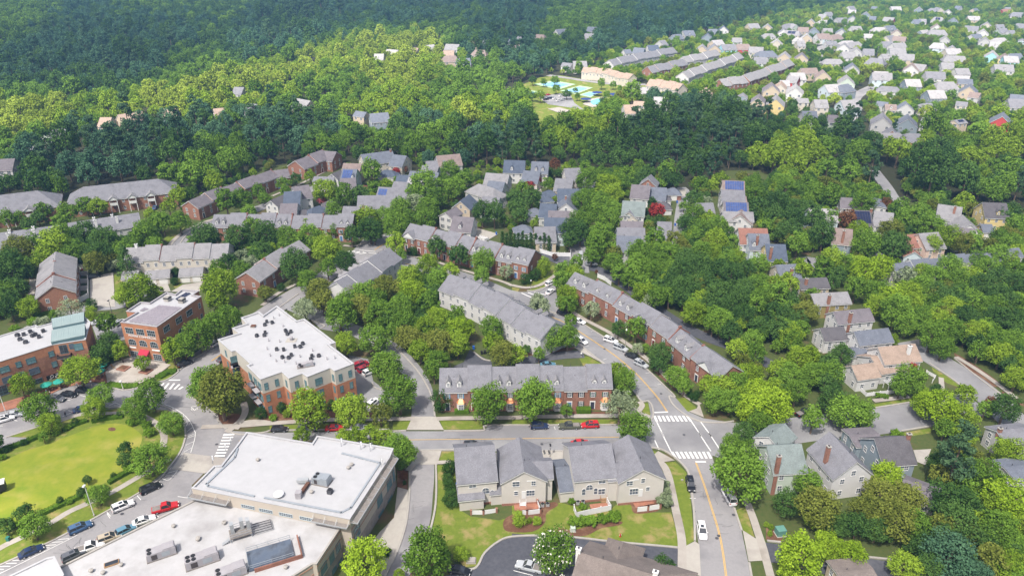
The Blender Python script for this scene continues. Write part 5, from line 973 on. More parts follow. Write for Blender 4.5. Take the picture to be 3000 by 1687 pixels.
house(D, (302,1162,582,1148,470,1250), 'tan', 'r_dark', 4.6, chim=((.2,.6,'brick'),)); house(D, (440,1312,790,1292,640,1415), 'olive', 'r_light', 5.0, .66, chim=((.35,.98,'brick'),), label='olive-sided house with pale grey roof, porch and brick chimney'); house(D, (1090,872,1130,900,1160,925), 'white', 'r_grey', 3.0); house(D, (85,1022,290,1012,180,1075), 'cream', 'r_slate', 3.6, chim=((.4,.95,'brick'),))
Hh = 'h'
house(Hh, (662,186,1012,152,900,288), 'white', 'r_purple', 5.4, .72, chim=((.3,.98,'brick'),), label='white house with purple-grey roof, side porch and tall brick chimney'); house(Hh, (532,352,750,336,650,470), 'white', 'r_dark', 4.4, .7, label='white barn-like garage house with dark roof'); house(Hh, (872,387,1200,352,1010,512), 'white', 'r_slate', 5.4, .72, label='white house with slate roof and triple rear windows'); house(Hh, (740,570,990,545,880,630), 'white', 'r_slate', 3.0, .5)
house(Hh, (1112,546,1470,512,1240,705), 'white', 'r_tan', 5.6, .72, chim=((.72,.55,'trim'),), label='white house with broad tan roof and white chimney by the side road'); house(Hh, (870,728,1042,705,1000,853), 'white', 'r_tan', 4.0, .7, garage=0, label='low white wing with tan roof and picket-fenced garden'); house(Hh, (1040,640,1290,600,1200,800), 'white', 'r_tan', 3.4, .5, label='tan-roofed garden wing with rear porch')
Lt = 'l'
house(Lt, (0,137,322,121,240,405), 'palegreen', 'r_green', 6.0, .75, chim=((.06,.98,'brick'),), label='pale green house with green-grey roof and brick end chimney'); house(Lt, (890,290,625,5,690,430), 'white', 'r_grey', 6.2, .75, hr=10.4, hw=4.8, chim=((.45,.85,'brick'),), label='tall white gabled house with grey roof and brick side chimney'); house(Lt, (1082,62,1392,40,1350,318), 'bluegrey', 'r_dark', 6.2, .75, chim=((1.02,.1,'brick'),), label='blue-grey house with dark roof and brick end chimney'); house(Hh, (2310,1385,2640,1350,2450,1460), 'grey', 'r_grey', 5.2, chim=((.02,.1,'brick'),)); house(Lt, (40,18,140,-60,180,105), 'white', 'r_green', 5.4); house(Lt, (880,30,1050,20,960,75), 'bluegrey', 'r_purple', 4.4); house(Lt, (770,1405,970,1385,860,1450), 'tan', 'r_shake', 4.6); house(Lt, (2440,350,2600,330,2480,400), 'white', 'r_slate', 4.8); house(Lt, (1490,520,1600,560,1560,640), 'grey', 'r_purple', 3.2)
# ---------------------------------------------------------------- far houses on the hillside and in the clearings: (u, v of the ridge, length, how the ridge runs, wall, roof)
X = 'x'
for r, w, f in (((890,870,1110,835,960,915), 'tan', 'r_tan'), ((1230,825,1335,820,1280,880), 'bluegrey', 'r_tan'), ((1610,825,1710,815,1650,850), 'cream', 'r_tan'), ((340,1000,480,970,430,1045), 'palegreen', 'r_grey'), ((770,890,830,890,800,935), 'tan', 'r_tan'), ((1770,660,1840,662,1800,690), 'grey', 'r_grey'), ((1885,785,1935,790,1900,830), 'white', 'r_grey'), ((2235,745,2400,775,2300,790), 'tan', 'r_light'), ((0,1205,110,1200,50,1260), 'white', 'r_purple'), ((200,1100,290,1095,240,1120), 'grey', 'r_grey')): house(X, r, w, f, 5.2, .7, far=True, group='houses in the western clearing')
Y = 'y'
ys = ((345,375,430,'cream','r_pale'), (510,362,580,'cream','r_tan'), (640,345,700,'cream','r_pale'), (770,385,850,'cream','r_tan'), (790,335,890,'grey','r_light'), (945,312,1030,'tan','r_brown'), (1010,378,1085,'tan','r_brown'), (1080,300,1130,'white','r_grey'), (1225,300,1275,'bluegrey','r_slate'), (1335,275,1370,'white','r_grey'), (1470,262,1530,'tan','r_brown'), (1620,225,1700,'white','r_slate'), (1860,205,1930,'grey','r_slate'), (1840,255,1945,'white','r_light'), (250,410,320,'cream','r_pale'), (870,445,970,'bluegrey','r_slate'), (1670,475,1740,'white','r_grey'), (1750,465,1850,'white','r_light'), (2130,378,2180,'white','r_slate'), (2210,362,2290,'bluegrey','r_slate'), (2310,345,2390,'white','r_navy'), (2400,310,2440,'grey','r_grey'), (780,425,860,'tan','r_brown'), (2130,795,2230,'white','r_tan'), (2210,765,2300,'cream','r_tan'), (2360,735,2460,'white','r_pale'), (2500,265,2560,'bluegrey','r_slate'), (1310,345,1345,'tan','r_brown'))
for (u, v, u2, w, f) in ys: house(Y, (u, v, u2, v+random.Random(u).randint(-6,6), (u+u2)/2, v+24+(u2-u)*.10), w, f, 5.2, .75, far=True, hip=3 if w == 'tan' else 0, group='houses beyond the woods')
zs = ((490,180,570,'tan','r_light'), (595,180,680,'white','r_light'), (770,180,880,'white','r_grey'), (270,195,350,'white','r_navy'), (140,250,250,'bluegrey','r_navy'), (195,220,260,'grey','r_slate'), (0,232,80,'grey','r_slate'), (110,340,190,'tan','r_light'), (200,335,280,'tan','r_grey'), (290,340,400,'aqua','r_grey'), (410,335,500,'redwall','r_brown'), (500,355,610,'cream','r_light'), (620,255,680,'white','r_light'), (640,290,780,'cream','r_pale'), (725,215,800,'white','r_grey'), (780,235,880,'cream','r_light'), (880,250,1000,'white','r_pale'), (870,205,950,'tan','r_brown'), (960,210,1030,'bluegrey','r_slate'), (1010,255,1130,'white','r_brown'), (1060,215,1130,'white','r_light'), (1160,215,1240,'grey','r_slate'), (1270,205,1345,'white','r_light'), (1450,205,1515,'cream','r_pale'), (1525,195,1635,'grey','r_slate'), (1560,220,1670,'cream','r_brown'), (860,315,920,'cream','r_light'), (850,285,900,'white','r_pale'), (920,140,1030,'tan','r_light'), (1030,110,1090,'white','r_light'), (1160,140,1250,'grey','r_grey'), (1240,115,1340,'grey','r_slate'), (1340,85,1440,'bluegrey','r_grey'), (1250,75,1310,'cream','r_pale'), (1430,50,1470,'cream','r_slate'), (1570,50,1650,'white','r_pale'), (1740,50,1820,'bluegrey','r_light'), (1520,135,1600,'redwall','r_light'), (1870,65,1910,'white','r_grey'), (1970,70,2050,'white','r_light'), (2190,65,2240,'white','r_slate'), (2410,75,2490,'redwall','r_rust'), (2490,100,2570,'white','r_grey'), (1880,180,1960,'white','r_brown'), (1900,130,1960,'white','r_light'), (2000,130,2100,'bluegrey','r_slate'), (2150,125,2280,'white','r_pale'), (2260,165,2340,'cream','r_light'), (2130,200,2240,'white','r_grey'), (2210,215,2340,'white','r_pale'), (1870,230,2050,'cream','r_light'), (1930,270,2040,'white','r_light'), (1590,280,1690,'tan','r_brown'), (1580,325,1700,'white','r_light'), (1560,370,1750,'palegreen','r_light'), (1960,340,2110,'cream','r_light'), (1980,370,2130,'white','r_pale'), (2240,280,2340,'grey','r_light'), (2320,320,2400,'white','r_pale'), (2260,380,2410,'aqua','r_pale'), (2370,405,2500,'yellow','r_brown'), (2420,425,2530,'aqua','r_pale'), (1990,425,2190,'tan','r_light'), (2350,490,2540,'white','r_light'), (1500,410,1600,'white','r_light'), (1620,410,1750,'tan','r_light'), (1250,355,1380,'white','r_light'), (1160,325,1270,'white','r_light'), (1080,310,1160,'grey','r_grey'), (1200,400,1300,'white','r_light'), (1080,450,1190,'cream','r_light'), (1220,480,1350,'grey','r_slate'), (700,390,840,'tan','r_light'), (840,400,960,'tan','r_purple'), (580,390,680,'grey','r_slate'), (890,520,1010,'tan','r_brown'), (1040,540,1090,'tan','r_brown'), (810,555,920,'white','r_pale'), (800,580,880,'redwall','r_light'), (640,640,720,'tan','r_purple'), (700,630,780,'cream','r_tan'), (740,610,800,'white','r_pale'), (800,650,910,'white','r_pale'), (1070,640,1190,'paleblue','r_pale'), (1190,640,1250,'bluegrey','r_slate'), (1200,580,1290,'palegreen','r_light'), (1430,555,1650,'paleblue','r_light'), (1670,480,1800,'white','r_brown'), (1830,545,2060,'white','r_grey'), (2090,640,2240,'tan','r_slate'), (640,735,780,'yellow','r_light'), (530,730,620,'tan','r_purple'), (860,745,945,'cream','r_light'), (990,755,1090,'cream','r_light'), (900,845,1010,'grey','r_slate'), (1100,870,1190,'palegreen','r_purple'), (1440,875,1580,'white','r_grey'), (1630,885,1770,'bluegrey','r_slate'), (1540,980,1620,'brick','r_grey'), (1510,1010,1640,'brick','r_light'), (2340,865,2490,'redwall','r_slate'), (2070,770,2150,'cream','r_grey'), (1660,780,1720,'grey','r_slate'), (1540,790,1600,'cream','r_brown'), (1820,780,1880,'white','r_grey'), (1490,770,1530,'grey','r_slate'), (2050,905,2120,'white','r_grey'), (1810,890,1880,'grey','r_light'), (120,680,220,'cream','r_tan'), (430,715,480,'bluegrey','r_grey'), (1690,1010,1790,'brick','r_grey'), (2180,700,2240,'grey','r_brown'), (2460,230,2500,'white','r_grey'), (2540,300,2576,'paleblue','r_grey'))
for i, (u, v, u2, w, f) in enumerate(zs):
    rr = random.Random(i); w = ('grey','tan','cream')[i % 3] if w == 'white' and i % 5 < 2 else w; cx_, L_ = (u+u2)/2, (u2-u)*1.12; u, u2 = cx_-L_/2, cx_+L_/2
    if rr.random() < .38: house('z', (cx_+rr.uniform(-6,6), v+L_*.10, cx_+rr.uniform(-14,14), v-L_*.22, u2, v+L_*.22), w, f, 6.0, .8, far=True, group='houses beyond the woods', hw=None)
    else: house('z', (u+L_*.06, v+rr.uniform(-5,5), u2-L_*.06, v+rr.uniform(-5,5), cx_, v+14+L_*.18), w, f, 6.0, .75, far=True, hip=3 if rr.random() < .25 else 0, group='houses beyond the woods', dorm=(.5,) if rr.random() < .25 else (), sol=(.2,.8,.25,.85,2,1,'solar_dark') if rr.random() < .06 else None)
pav = house('y', (2190,668,2290,660,2230,692), 'grey', 'r_pale', 3.4, .55, hip=3, label='pavilion with pale hipped roof and white cupola beside the pool', name='pavilion', cat='pavilion', far=True); _a, _b, _w = HOUSES[-1][3]; _L = (_b-_a).length
MB().box((_L/2,0,7.6), (2.6,2.6,3.2)).build('cupola', 'trim', pav); MB().lathe([(2.4,9.2),(1.2,10.4),(.1,11.4)], 8, 0, (_L/2,0,0)).build('cupola_roof', 'r_light', pav)

rf = random.Random(21); _n = 0
for _ in range(900):
    u, v = rf.uniform(250,2560), rf.uniform(40,760); L_ = 34+v*.13
    p = T('z', u, v)
    hillp = [(1760,172),(2000,125),(2190,66),(2480,16),(2800,-10),(3000,-28),(3000,310),(2890,350),(2700,370),(2480,340),(2250,300),(2060,280),(1850,300)]
    c = False; j = len(hillp)-1
    for i in range(len(hillp)):
        if (hillp[i][1] > p[1]) != (hillp[j][1] > p[1]) and p[0] < (hillp[j][0]-hillp[i][0])*(p[1]-hillp[i][1])/(hillp[j][1]-hillp[i][1])+hillp[i][0]: c = not c
        j = i
    if not c: continue
    w = G(p, 8)
    if any(math.hypot(w.x-h[0], w.y-h[1]) < 21 for h in HOUSES): continue
    house('z', (u-L_*.5, v+rf.uniform(-6,6), u+L_*.5, v+rf.uniform(-6,6), u, v+14+L_*.2), rf.choice(('white','white','cream','tan','bluegrey','grey','palegreen','paleblue')), rf.choice(('r_light','r_pale','r_grey','r_slate','r_brown','r_grey')), 5.8, .75, far=True, hip=3 if rf.random() < .2 else 0, group='houses beyond the woods'); _n += 1
    if _n >= 42: break
# ---------------------------------------------------------------- trees
rng = np.random.default_rng(7)
def crown_mesh(name, seed, R=5.0, rz=1.0, n_clump=26, per=150, size=.46, shape='round', rc=(.22,.37), jitter=.5, low=-.62):
    g = np.random.default_rng(seed); V = []; Tn = []
    for c in range(n_clump):
        if shape == 'cone':
            t = (c+.5)/n_clump; z = -1+2*t; rad = .78*(1-t)**.8+.06; a = c*2.4+g.uniform(0,.6); ctr = np.array([rad*np.cos(a), rad*np.sin(a), z*rz])*R; cr = R*(.42*(1-t)+.16)
        elif shape == 'column':
            t = (c+.5)/n_clump; a = c*2.4; ctr = np.array([.35*np.cos(a)*(1-.6*t*t), .35*np.sin(a)*(1-.6*t*t), (-1+2*t)*rz])*R; cr = R*(.6-.28*t*t)
        elif shape == 'pine':
            t = g.uniform(0,1); z = -.7+1.7*t; rad = (.85-.6*t)*g.uniform(.35,1); a = c*2.4+g.uniform(-.4,.4); ctr = np.array([rad*np.cos(a), rad*np.sin(a), z*rz])*R; cr = R*g.uniform(.2,.34)
        else:
            u = low+(1-low)*(c+.5)/n_clump; a = c*2.39996+g.uniform(-.5,.5); s = np.sqrt(max(0,1-u*u)); f = g.uniform(.52,.86); ctr = np.array([s*np.cos(a)*f, s*np.sin(a)*f, u*f*rz])*R; cr = R*g.uniform(*rc)
        d = g.normal(size=(per,3)); d[:,2] += .35; d /= np.linalg.norm(d, axis=1)[:,None]
        flat_ = .55 if shape == 'pine' else .85
        p = ctr+d*np.array([1,1,flat_])*cr*g.uniform(.55,1.08,size=(per,1))
        nr = d*.9+g.normal(size=(per,3))*jitter; nr[:,2] += .25; nr /= np.linalg.norm(nr, axis=1)[:,None]
        u_ = np.cross(nr, g.normal(size=(per,3))); u_ /= np.linalg.norm(u_, axis=1)[:,None]; w_ = np.cross(nr, u_)
        sz = size*g.uniform(.6,1.35,size=(per,1))
        q = np.stack([p-u_*sz*.5, p-w_*sz*.36, p+u_*sz*.5, p+w_*sz*.36], 1); V.append(q.reshape(-1,3))
        Tn.append(np.repeat(np.clip(g.uniform(0,1)*.45+g.uniform(0,.6,size=per), 0, 1), 4))
    V = np.concatenate(V); Tn = np.concatenate(Tn).astype(np.float32); n = len(V)//4
    me = bpy.data.meshes.new(name); me.vertices.add(len(V)); me.vertices.foreach_set('co', V.astype(np.float32).ravel()); me.loops.add(len(V)); me.loops.foreach_set('vertex_index', np.arange(len(V), dtype=np.int32))
    me.polygons.add(n); me.polygons.foreach_set('loop_start', np.arange(0, len(V), 4, dtype=np.int32)); me.update(calc_edges=True)
    at = me.attributes.new('tint', 'FLOAT', 'POINT'); at.data.foreach_set('value', Tn); me.materials.append(MATS['l_mid']); return me
def trunk_mesh(name, seed, R, hc, rz, limbs=6):
    g = random.Random(seed); m = MB(); r0 = .055*R+.06; top = hc+.35*rz*R; m.tube((0,0,-.15), (0,0,hc*.55), r0*1.25, r0*.85, 8); m.tube((0,0,hc*.55), (.1,.05,top), r0*.85, r0*.25, 7)
    for i in range(limbs):
        a = i*2.4+g.uniform(-.3,.3); z0 = hc*.5+g.uniform(0,.5)*R; f = g.uniform(.4,.62)*R; m.tube((0,0,z0), (f*math.cos(a), f*math.sin(a), z0+f*g.uniform(.5,.9)), r0*.45, r0*.12, 5)
    return m.mesh(name, 'bark')
# kinds: crown meshes, crown half-height ratio, height of the crown centre as a + b*R, leaf material
SHAPES = {}
def shape(k, R, rz, a, b, seeds, **kw):
    cm = [crown_mesh('crown', s, R, rz, **kw) for s in seeds]; tm = trunk_mesh('trunk', seeds[0], R, a+b*R, rz, kw.get('limbs', 6) if 'limbs' in kw else 6); SHAPES[k] = (cm, tm, R, rz, a, b)
shape('round', 5.0, .98, .5, 1.14, (11,12,13,14,15), n_clump=44, per=112, low=-.78); shape('tall', 4.5, 1.35, .8, 1.62, (21,22,23), n_clump=44, per=105); shape('spread', 5.5, .72, 1.0, 1.0, (31,32), n_clump=40, per=120)
shape('cone', 3.0, 1.6, .3, 1.62, (41,42), shape='cone', n_clump=22, per=150, size=.36); shape('pine', 4.2, 1.5, 3.0, 1.9, (51,52,53), shape='pine', n_clump=34, per=85, size=.5, jitter=.8)
shape('clip', 1.6, 1.15, .0, 1.08, (61,62), n_clump=30, per=110, size=.17, rc=(.34,.40), jitter=.25, low=-.95); shape('column', 1.2, 2.6, .0, 2.5, (71,72), shape='column', n_clump=16, per=130, size=.22); shape('bush', 1.6, .8, .0, .72, (81,82), n_clump=20, per=90, size=.26, low=-.3); shape('sparse', 4.5, 1.0, .8, 1.35, (91,92), n_clump=24, per=80, size=.42, jitter=.9)
MATK = {'m':('round','l_mid','mid-green'), 'y':('round','l_yel','yellow-green'), 'l':('round','l_lime','bright lime-green'), 'd':('round','l_dark','dark green'), 'o':('spread','l_olive','olive-green'), 'O':('round','l_olive','olive-green'), 'p':('pine','l_pine','dark pine-green'), 'P':('sparse','l_pale','pale grey-green'), 'w':('bush','l_pale','pale cream-green'),
        'c':('cone','l_dark','dark conical'), 'b':('clip','l_clip','clipped dark green'), 'B':('clip','l_yel','clipped yellow-green'), 'h':('bush','l_hedge','leafy green'), 'r':('spread','l_red','red-flowering'), 'R':('round','l_brown','bronze-leaved'), 'k':('spread','l_pink','pink-flowering'), 't':('tall','l_mid','tall mid-green'), 'T':('tall','l_dark','tall dark green'), 'a':('column','l_clip','narrow columnar'), 'g':('round','l_blue','blue-green'), 's':('round','l_sun','sunlit yellow-green'), 'x':('sparse','l_brown','nearly bare'), 'f':('round','l_mid','white-flowering'), 'S':('spread','l_yel','broad yellow-green'), 'M':('spread','l_mid','broad mid-green')}
def locate(p, rpx, k):
    cm, tm, R0, rz, a, b = SHAPES[MATK[k][0]]; hc = 5.0; R = 4.0
    for _ in range(12):
        w = G(p, hc); dep = PX(w)[2]; R = 1.08*rpx*dep/FPX; hc = a*(R/R0 if R < R0 else 1)+b*R
        hc = min(hc, 40)
    return w.x, w.y, R
TREES = []
def trees(t, s):
    """u v radius kind, repeated"""
    f = s.split(); sc = TS[t][2]
    for i in range(0, len(f), 4): TREES.append((T(t, float(f[i]), float(f[i+1])), float(f[i+2])*sc, f[i+3]))
trees('e', '390 1150 160 m 490 1290 110 y 1010 1030 125 m 940 1150 115 y 1350 1130 130 m 1520 1030 150 m 1720 1290 125 m 2080 880 190 m 2210 1010 245 O 1740 600 105 y 1850 520 130 m 2000 430 145 m 2150 340 140 m 2300 240 145 m 1085 330 105 m 1090 470 115 d 1030 610 105 d 990 690 80 d 1215 600 82 y 1425 690 80 y 790 760 185 S 215 930 115 y 700 140 120 P 915 105 62 b 910 210 65 B 100 150 110 d 280 130 110 y 60 40 90 d 430 280 70 w 560 220 60 h 330 290 60 h 150 350 50 h')
trees('a', '130 1090 170 d 90 1000 130 d 60 1290 110 m 270 1060 85 y 290 1400 100 y 180 1270 100 d 120 1380 90 d 180 850 150 O 560 830 165 y 750 870 140 m 480 900 130 y 650 750 120 m 850 720 130 d 1050 790 140 d 1000 900 130 d 1100 960 80 O 1250 850 130 m 1270 1010 100 c 1140 1030 70 w 950 1000 110 O 1460 700 140 m 1560 810 90 m 1590 560 110 m 1800 570 115 m 1640 620 90 m 1510 510 60 y 860 410 95 m 680 500 105 m 600 570 90 m 980 430 95 y 430 490 80 m 380 540 80 d 200 570 70 m 90 580 80 m 280 610 70 d 1700 440 75 y 1790 340 80 y 1900 310 70 m 2150 220 90 y 2280 420 108 m 2420 370 110 m 2500 470 90 m 2540 210 80 m 2060 750 130 d 1950 810 80 m 2400 740 150 d 2550 700 100 m 2440 900 90 P 2200 1100 100 m 2230 1240 180 y 2180 1370 115 y 2300 1000 90 d 2440 1090 110 m 2510 1000 90 P 1390 1230 165 y 1560 1290 80 y 1250 1330 110 y 1770 1090 45 b 1752 1180 40 b 340 840 90 m 420 960 90 m 320 700 90 m')
trees('b', '280 190 75 m 400 150 65 d 85 340 70 m 545 130 60 y 700 260 130 y 660 380 42 k 890 350 95 m 1040 310 105 d 780 490 80 m 1090 245 36 k 1190 240 80 m 1310 210 80 y 1160 90 105 m 1410 70 45 r 1500 60 35 R 1960 100 110 m 2100 150 100 m 1990 230 120 m 1700 230 150 m 1800 320 120 m 1600 300 110 m 1440 440 118 m 1600 370 105 P 1730 480 120 m 1290 530 110 m 1100 540 140 y 1150 650 130 d 1190 710 90 d 1400 640 140 m 1560 570 100 m 1700 580 115 m 1850 160 80 m 2280 500 110 d 2400 530 100 d 2240 625 28 y 2500 560 60 m 110 730 130 d 310 720 130 m 530 640 90 y 540 730 140 m 700 840 155 y 780 690 70 m 870 690 60 d 960 740 85 d 650 780 110 y 400 1030 165 d 510 1170 110 m 720 1070 90 m 900 990 110 d 630 1260 150 O 760 910 80 m 100 870 80 d 1410 840 100 y 1460 940 60 m 1740 990 120 y 1820 860 100 d 2040 930 108 d 2280 980 120 m 2270 1150 88 m 2520 1070 70 P 1230 1150 70 R 1300 1190 110 O 1440 1230 100 O 1540 1160 130 y 1660 1220 80 m 1830 1170 100 m 1950 1090 95 y 1790 1270 80 m 90 1290 85 O 250 1240 40 b 1100 1300 140 m 1250 1300 130 O 1200 1390 120 m 900 1400 110 m 1000 1330 110 O 1560 1320 150 l 1480 1390 120 m 1680 1340 110 y 480 1420 100 P 1590 885 45 b 1545 872 32 b 300 300 60 m 20 300 80 m 1900 760 30 b 1960 780 30 b')
trees('c', '750 170 110 m 880 110 110 m 950 260 140 y 1060 190 110 m 1150 110 100 m 1000 330 120 y 760 330 130 m 870 390 120 m 700 410 110 m 1020 440 110 m 690 560 120 m 850 540 130 m 980 580 120 m 620 650 140 d 690 710 100 d 900 710 138 m 840 850 108 m 800 930 90 m 580 790 80 d 100 270 90 m 30 320 90 d 50 440 100 d 90 500 90 d 200 370 90 d 360 210 70 m 230 150 70 r 170 250 60 r 380 105 48 b 430 20 60 R 740 30 70 m 600 30 60 m 430 360 36 y 220 600 40 y 260 550 36 m 1640 180 80 d 1530 160 70 d 1450 500 85 r 1400 400 55 d 1830 330 100 d 1900 200 100 m 1940 350 70 P 1730 430 50 m 1850 520 110 m 1800 620 120 d 1900 660 120 m 1980 600 90 y 1750 560 90 d 2080 640 110 m 2190 690 60 d 1870 730 100 m 2060 790 120 y 2240 780 80 m 2100 130 85 y 2400 210 110 m 2450 330 110 m 2480 450 100 d 2530 540 60 m 1440 780 108 m 1630 770 90 O 1380 720 70 O 1060 850 90 m 1240 860 100 y 1150 770 60 m 1030 900 90 O 1290 900 140 m 1480 890 110 m 1010 980 110 m 1080 1100 100 m 1260 1010 130 m 1230 1130 90 m 1450 970 120 m 1420 1100 110 m 1600 910 120 m 1750 960 130 d 1700 1120 150 d 1900 900 120 m 2000 880 120 y 1850 1060 140 d 2050 1050 140 d 1950 1200 150 d 1750 1280 150 d 2180 960 110 m 2250 930 100 y 2200 1150 130 d 2350 1100 120 d 2350 1250 130 d 2480 1030 120 m 2480 1200 120 m 2100 1330 140 d 2300 1380 120 d 2500 1350 110 m 1330 1290 120 y 1450 1380 100 m 1580 1350 90 m 1900 1390 110 y 1600 1200 120 d 1580 1050 110 m 620 1130 110 y 650 1010 68 m 520 1100 90 m 500 1210 100 m 560 1340 110 y 320 1045 78 B 230 1115 55 b 140 1150 58 b 180 1130 40 b 260 1390 78 P 430 930 32 x 850 1090 18 x 545 60 55 y')
for u in (-95,-55,-15,25,65,105,145,190,235,280,325,370): TREES.append((T('c', u, 775+(u*.09)), 34*.291149, 'a'))
trees('d', '150 170 110 m 180 270 110 m 100 420 120 d 290 430 120 d 240 560 140 d 60 540 100 d 200 660 140 d 300 820 110 m 390 210 80 m 560 200 70 O 660 250 70 O 620 360 110 m 450 330 100 m 560 700 150 d 470 600 110 d 640 560 90 m 800 560 110 R 950 400 120 m 880 280 70 m 920 700 120 y 980 830 140 m 1240 680 130 O 1290 790 140 d 1250 880 110 d 1370 560 100 m 1190 420 70 R 1330 460 100 m 1460 540 80 m 1560 470 110 m 1640 620 140 m 1500 620 90 m 1720 350 80 m 1980 380 100 y 2060 430 62 R 2290 300 110 m 2350 520 100 d 2460 450 100 d 2480 620 100 m 2340 730 100 m 2470 780 120 m 1650 790 115 y 1800 760 120 y 1950 790 120 O 2050 820 100 m 2230 820 80 O 1180 980 60 h 1260 990 60 h 630 980 130 y 780 1000 130 m 900 1010 120 y 560 1050 110 m 330 1080 110 y 700 1130 90 d 980 1110 165 l 1130 1080 110 l 1090 1300 130 m 880 1280 105 m 1250 1330 150 l 1420 1350 140 y 1530 1260 120 m 1400 1120 110 P 1540 1090 120 y 1660 1150 130 m 1700 1280 130 d 1830 1060 130 m 1900 1180 130 m 2030 1130 130 y 2100 1000 120 m 2200 1070 120 m 2300 950 125 m 2430 950 120 y 2540 880 90 y 2350 1150 140 d 2480 1080 110 m 2500 1220 120 d 2150 1250 140 d 1950 1330 120 m 2300 1350 130 d 2480 1380 120 m 1800 1390 110 d 100 1060 70 y 60 1200 100 y 200 1250 105 y 450 1310 85 m 100 1350 110 m 650 1230 80 d 370 1400 85 O')
trees('h', '80 180 110 d 380 170 130 O 230 420 135 y 100 400 110 d 735 640 118 d 300 680 135 y 620 800 145 m 450 810 130 m 220 850 130 m 100 790 110 y 60 950 100 y 280 1000 120 m 60 1170 190 l 800 1150 200 m 640 1090 150 d 950 1220 140 m 450 1290 110 m 1420 880 145 m 1330 950 100 m 1410 735 88 r 1160 490 52 y 1250 480 56 y 1580 1090 140 l 1750 1130 190 l 1960 1230 150 y 1980 1020 100 y 1560 990 85 y 1990 1380 130 y 1780 1350 110 m 2380 1160 140 d 2240 1110 60 R 2180 1180 80 m 1290 180 155 m 1100 110 120 y 1430 100 140 y 1540 260 130 m 1400 310 115 m 1700 280 140 y 1650 430 140 m 1820 360 130 m 1760 530 125 m 1850 130 120 y 1980 220 130 d 2140 430 130 y 2120 590 100 m 2330 250 150 d 2250 120 130 m 2480 300 120 d 2450 450 120 m 2350 600 140 y 2480 680 110 y 2500 850 120 y 2240 520 110 m 2400 100 120 d 2530 150 100 m 1900 30 110 d 2060 100 110 m 1690 970 55 d 1290 1410 60 h 1120 1020 40 h 1180 1030 35 h')
trees('g', '560 90 108 m 1830 180 130 y 2010 230 110 m 2100 300 130 m 2270 560 110 y 2350 200 130 d 2500 330 120 d 1400 80 75 P 1310 70 60 y 800 160 80 P 590 270 72 m 400 450 130 m 560 440 120 m 270 630 62 m 40 600 108 y 140 570 48 d 1070 375 72 d 1250 370 108 m 1260 550 55 P 1340 565 45 m 1480 600 125 d 1480 700 95 d 1660 820 128 m 1730 950 80 m 1060 800 108 y 1140 890 128 m 1090 1100 165 P 1235 1330 170 m 220 1080 205 m 550 1160 72 m 2100 960 130 y 2250 910 140 m 2400 790 130 y 2050 1080 130 m 2200 1080 130 m 2330 1050 130 y 2450 1000 140 l 2430 1180 160 l 2500 1310 130 m 2330 1410 115 d 1830 1040 42 b 1860 1010 35 b 1790 1010 40 b 1960 930 90 y 280 140 95 P 1500 60 50 m')
trees('f', '480 160 118 P 840 220 165 m 670 90 110 O 900 490 130 y 1190 470 155 m 1050 130 130 O 1180 220 120 O 1250 220 150 m 1460 150 130 m 1500 280 150 m 1740 130 108 m 1620 60 110 y 1810 210 100 y 1530 430 140 O 1700 330 130 y 1850 300 125 y 2050 340 145 l 1650 560 125 y 1850 510 140 O 2030 510 125 y 1820 680 118 m 1790 800 98 m 1300 720 165 m 1440 1020 178 m 1880 1060 112 b 2340 1120 185 m 540 1180 195 y 960 1170 175 y 1250 1220 108 O 250 1140 55 b 55 1205 55 b 310 1205 42 B 170 1245 45 h 2370 350 118 m 2380 510 105 y 2490 600 125 O 2150 290 45 y 1400 380 90 m 1340 300 100 d 760 1130 50 b 930 1000 40 d')
trees('g', '1720 70 105 d 1880 60 115 m 2020 330 90 m 2190 430 110 d 2420 460 120 m 2450 620 105 m 2150 150 115 d 1960 120 110 d 1570 30 80 m')
trees('c', '1320 1210 110 m 1500 1250 110 d 1180 1180 80 m')
trees('i', '1265 180 70 d 1260 290 72 d 1490 240 185 m 985 610 118 m 880 480 45 d 825 610 50 d 240 790 92 d 330 940 142 m 60 960 85 d 150 930 50 h 1140 432 34 b 605 690 38 b 240 92 36 b 62 168 36 b 1300 360 60 h 1050 560 40 h 700 690 40 h 20 250 40 h -60 120 90 d 440 60 50 m')
trees('e', '1470 1320 52 h 1500 1395 58 h 1200 1215 32 b 760 1290 34 b 1330 1300 45 h 1420 1260 50 m 560 1400 40 h 680 1350 36 h')
trees('j', '460 50 85 y 880 50 85 y 1000 60 105 y 1150 70 105 y 1300 70 110 y 1440 160 150 m 1490 240 130 m 1480 420 48 x 1495 505 20 b 1940 360 72 b 1930 470 62 b 1950 550 70 b 1960 660 88 b 1090 1290 220 l 1740 1230 250 m 2070 1210 78 B 1440 1435 60 y 1310 1215 34 b 1335 1180 28 b')
trees('k', '420 1210 215 f 1530 1380 118 b 1520 520 70 w 1540 680 85 w 1530 600 70 w 70 870 74 B 250 880 48 B 175 880 30 B 620 900 62 h 720 890 60 h 800 890 66 h 900 860 62 h 1000 850 66 h 1050 830 50 h 710 745 42 h 600 690 40 h 2280 420 270 m 2330 230 150 m 2210 150 120 m 2560 920 30 B 2260 800 1 h')
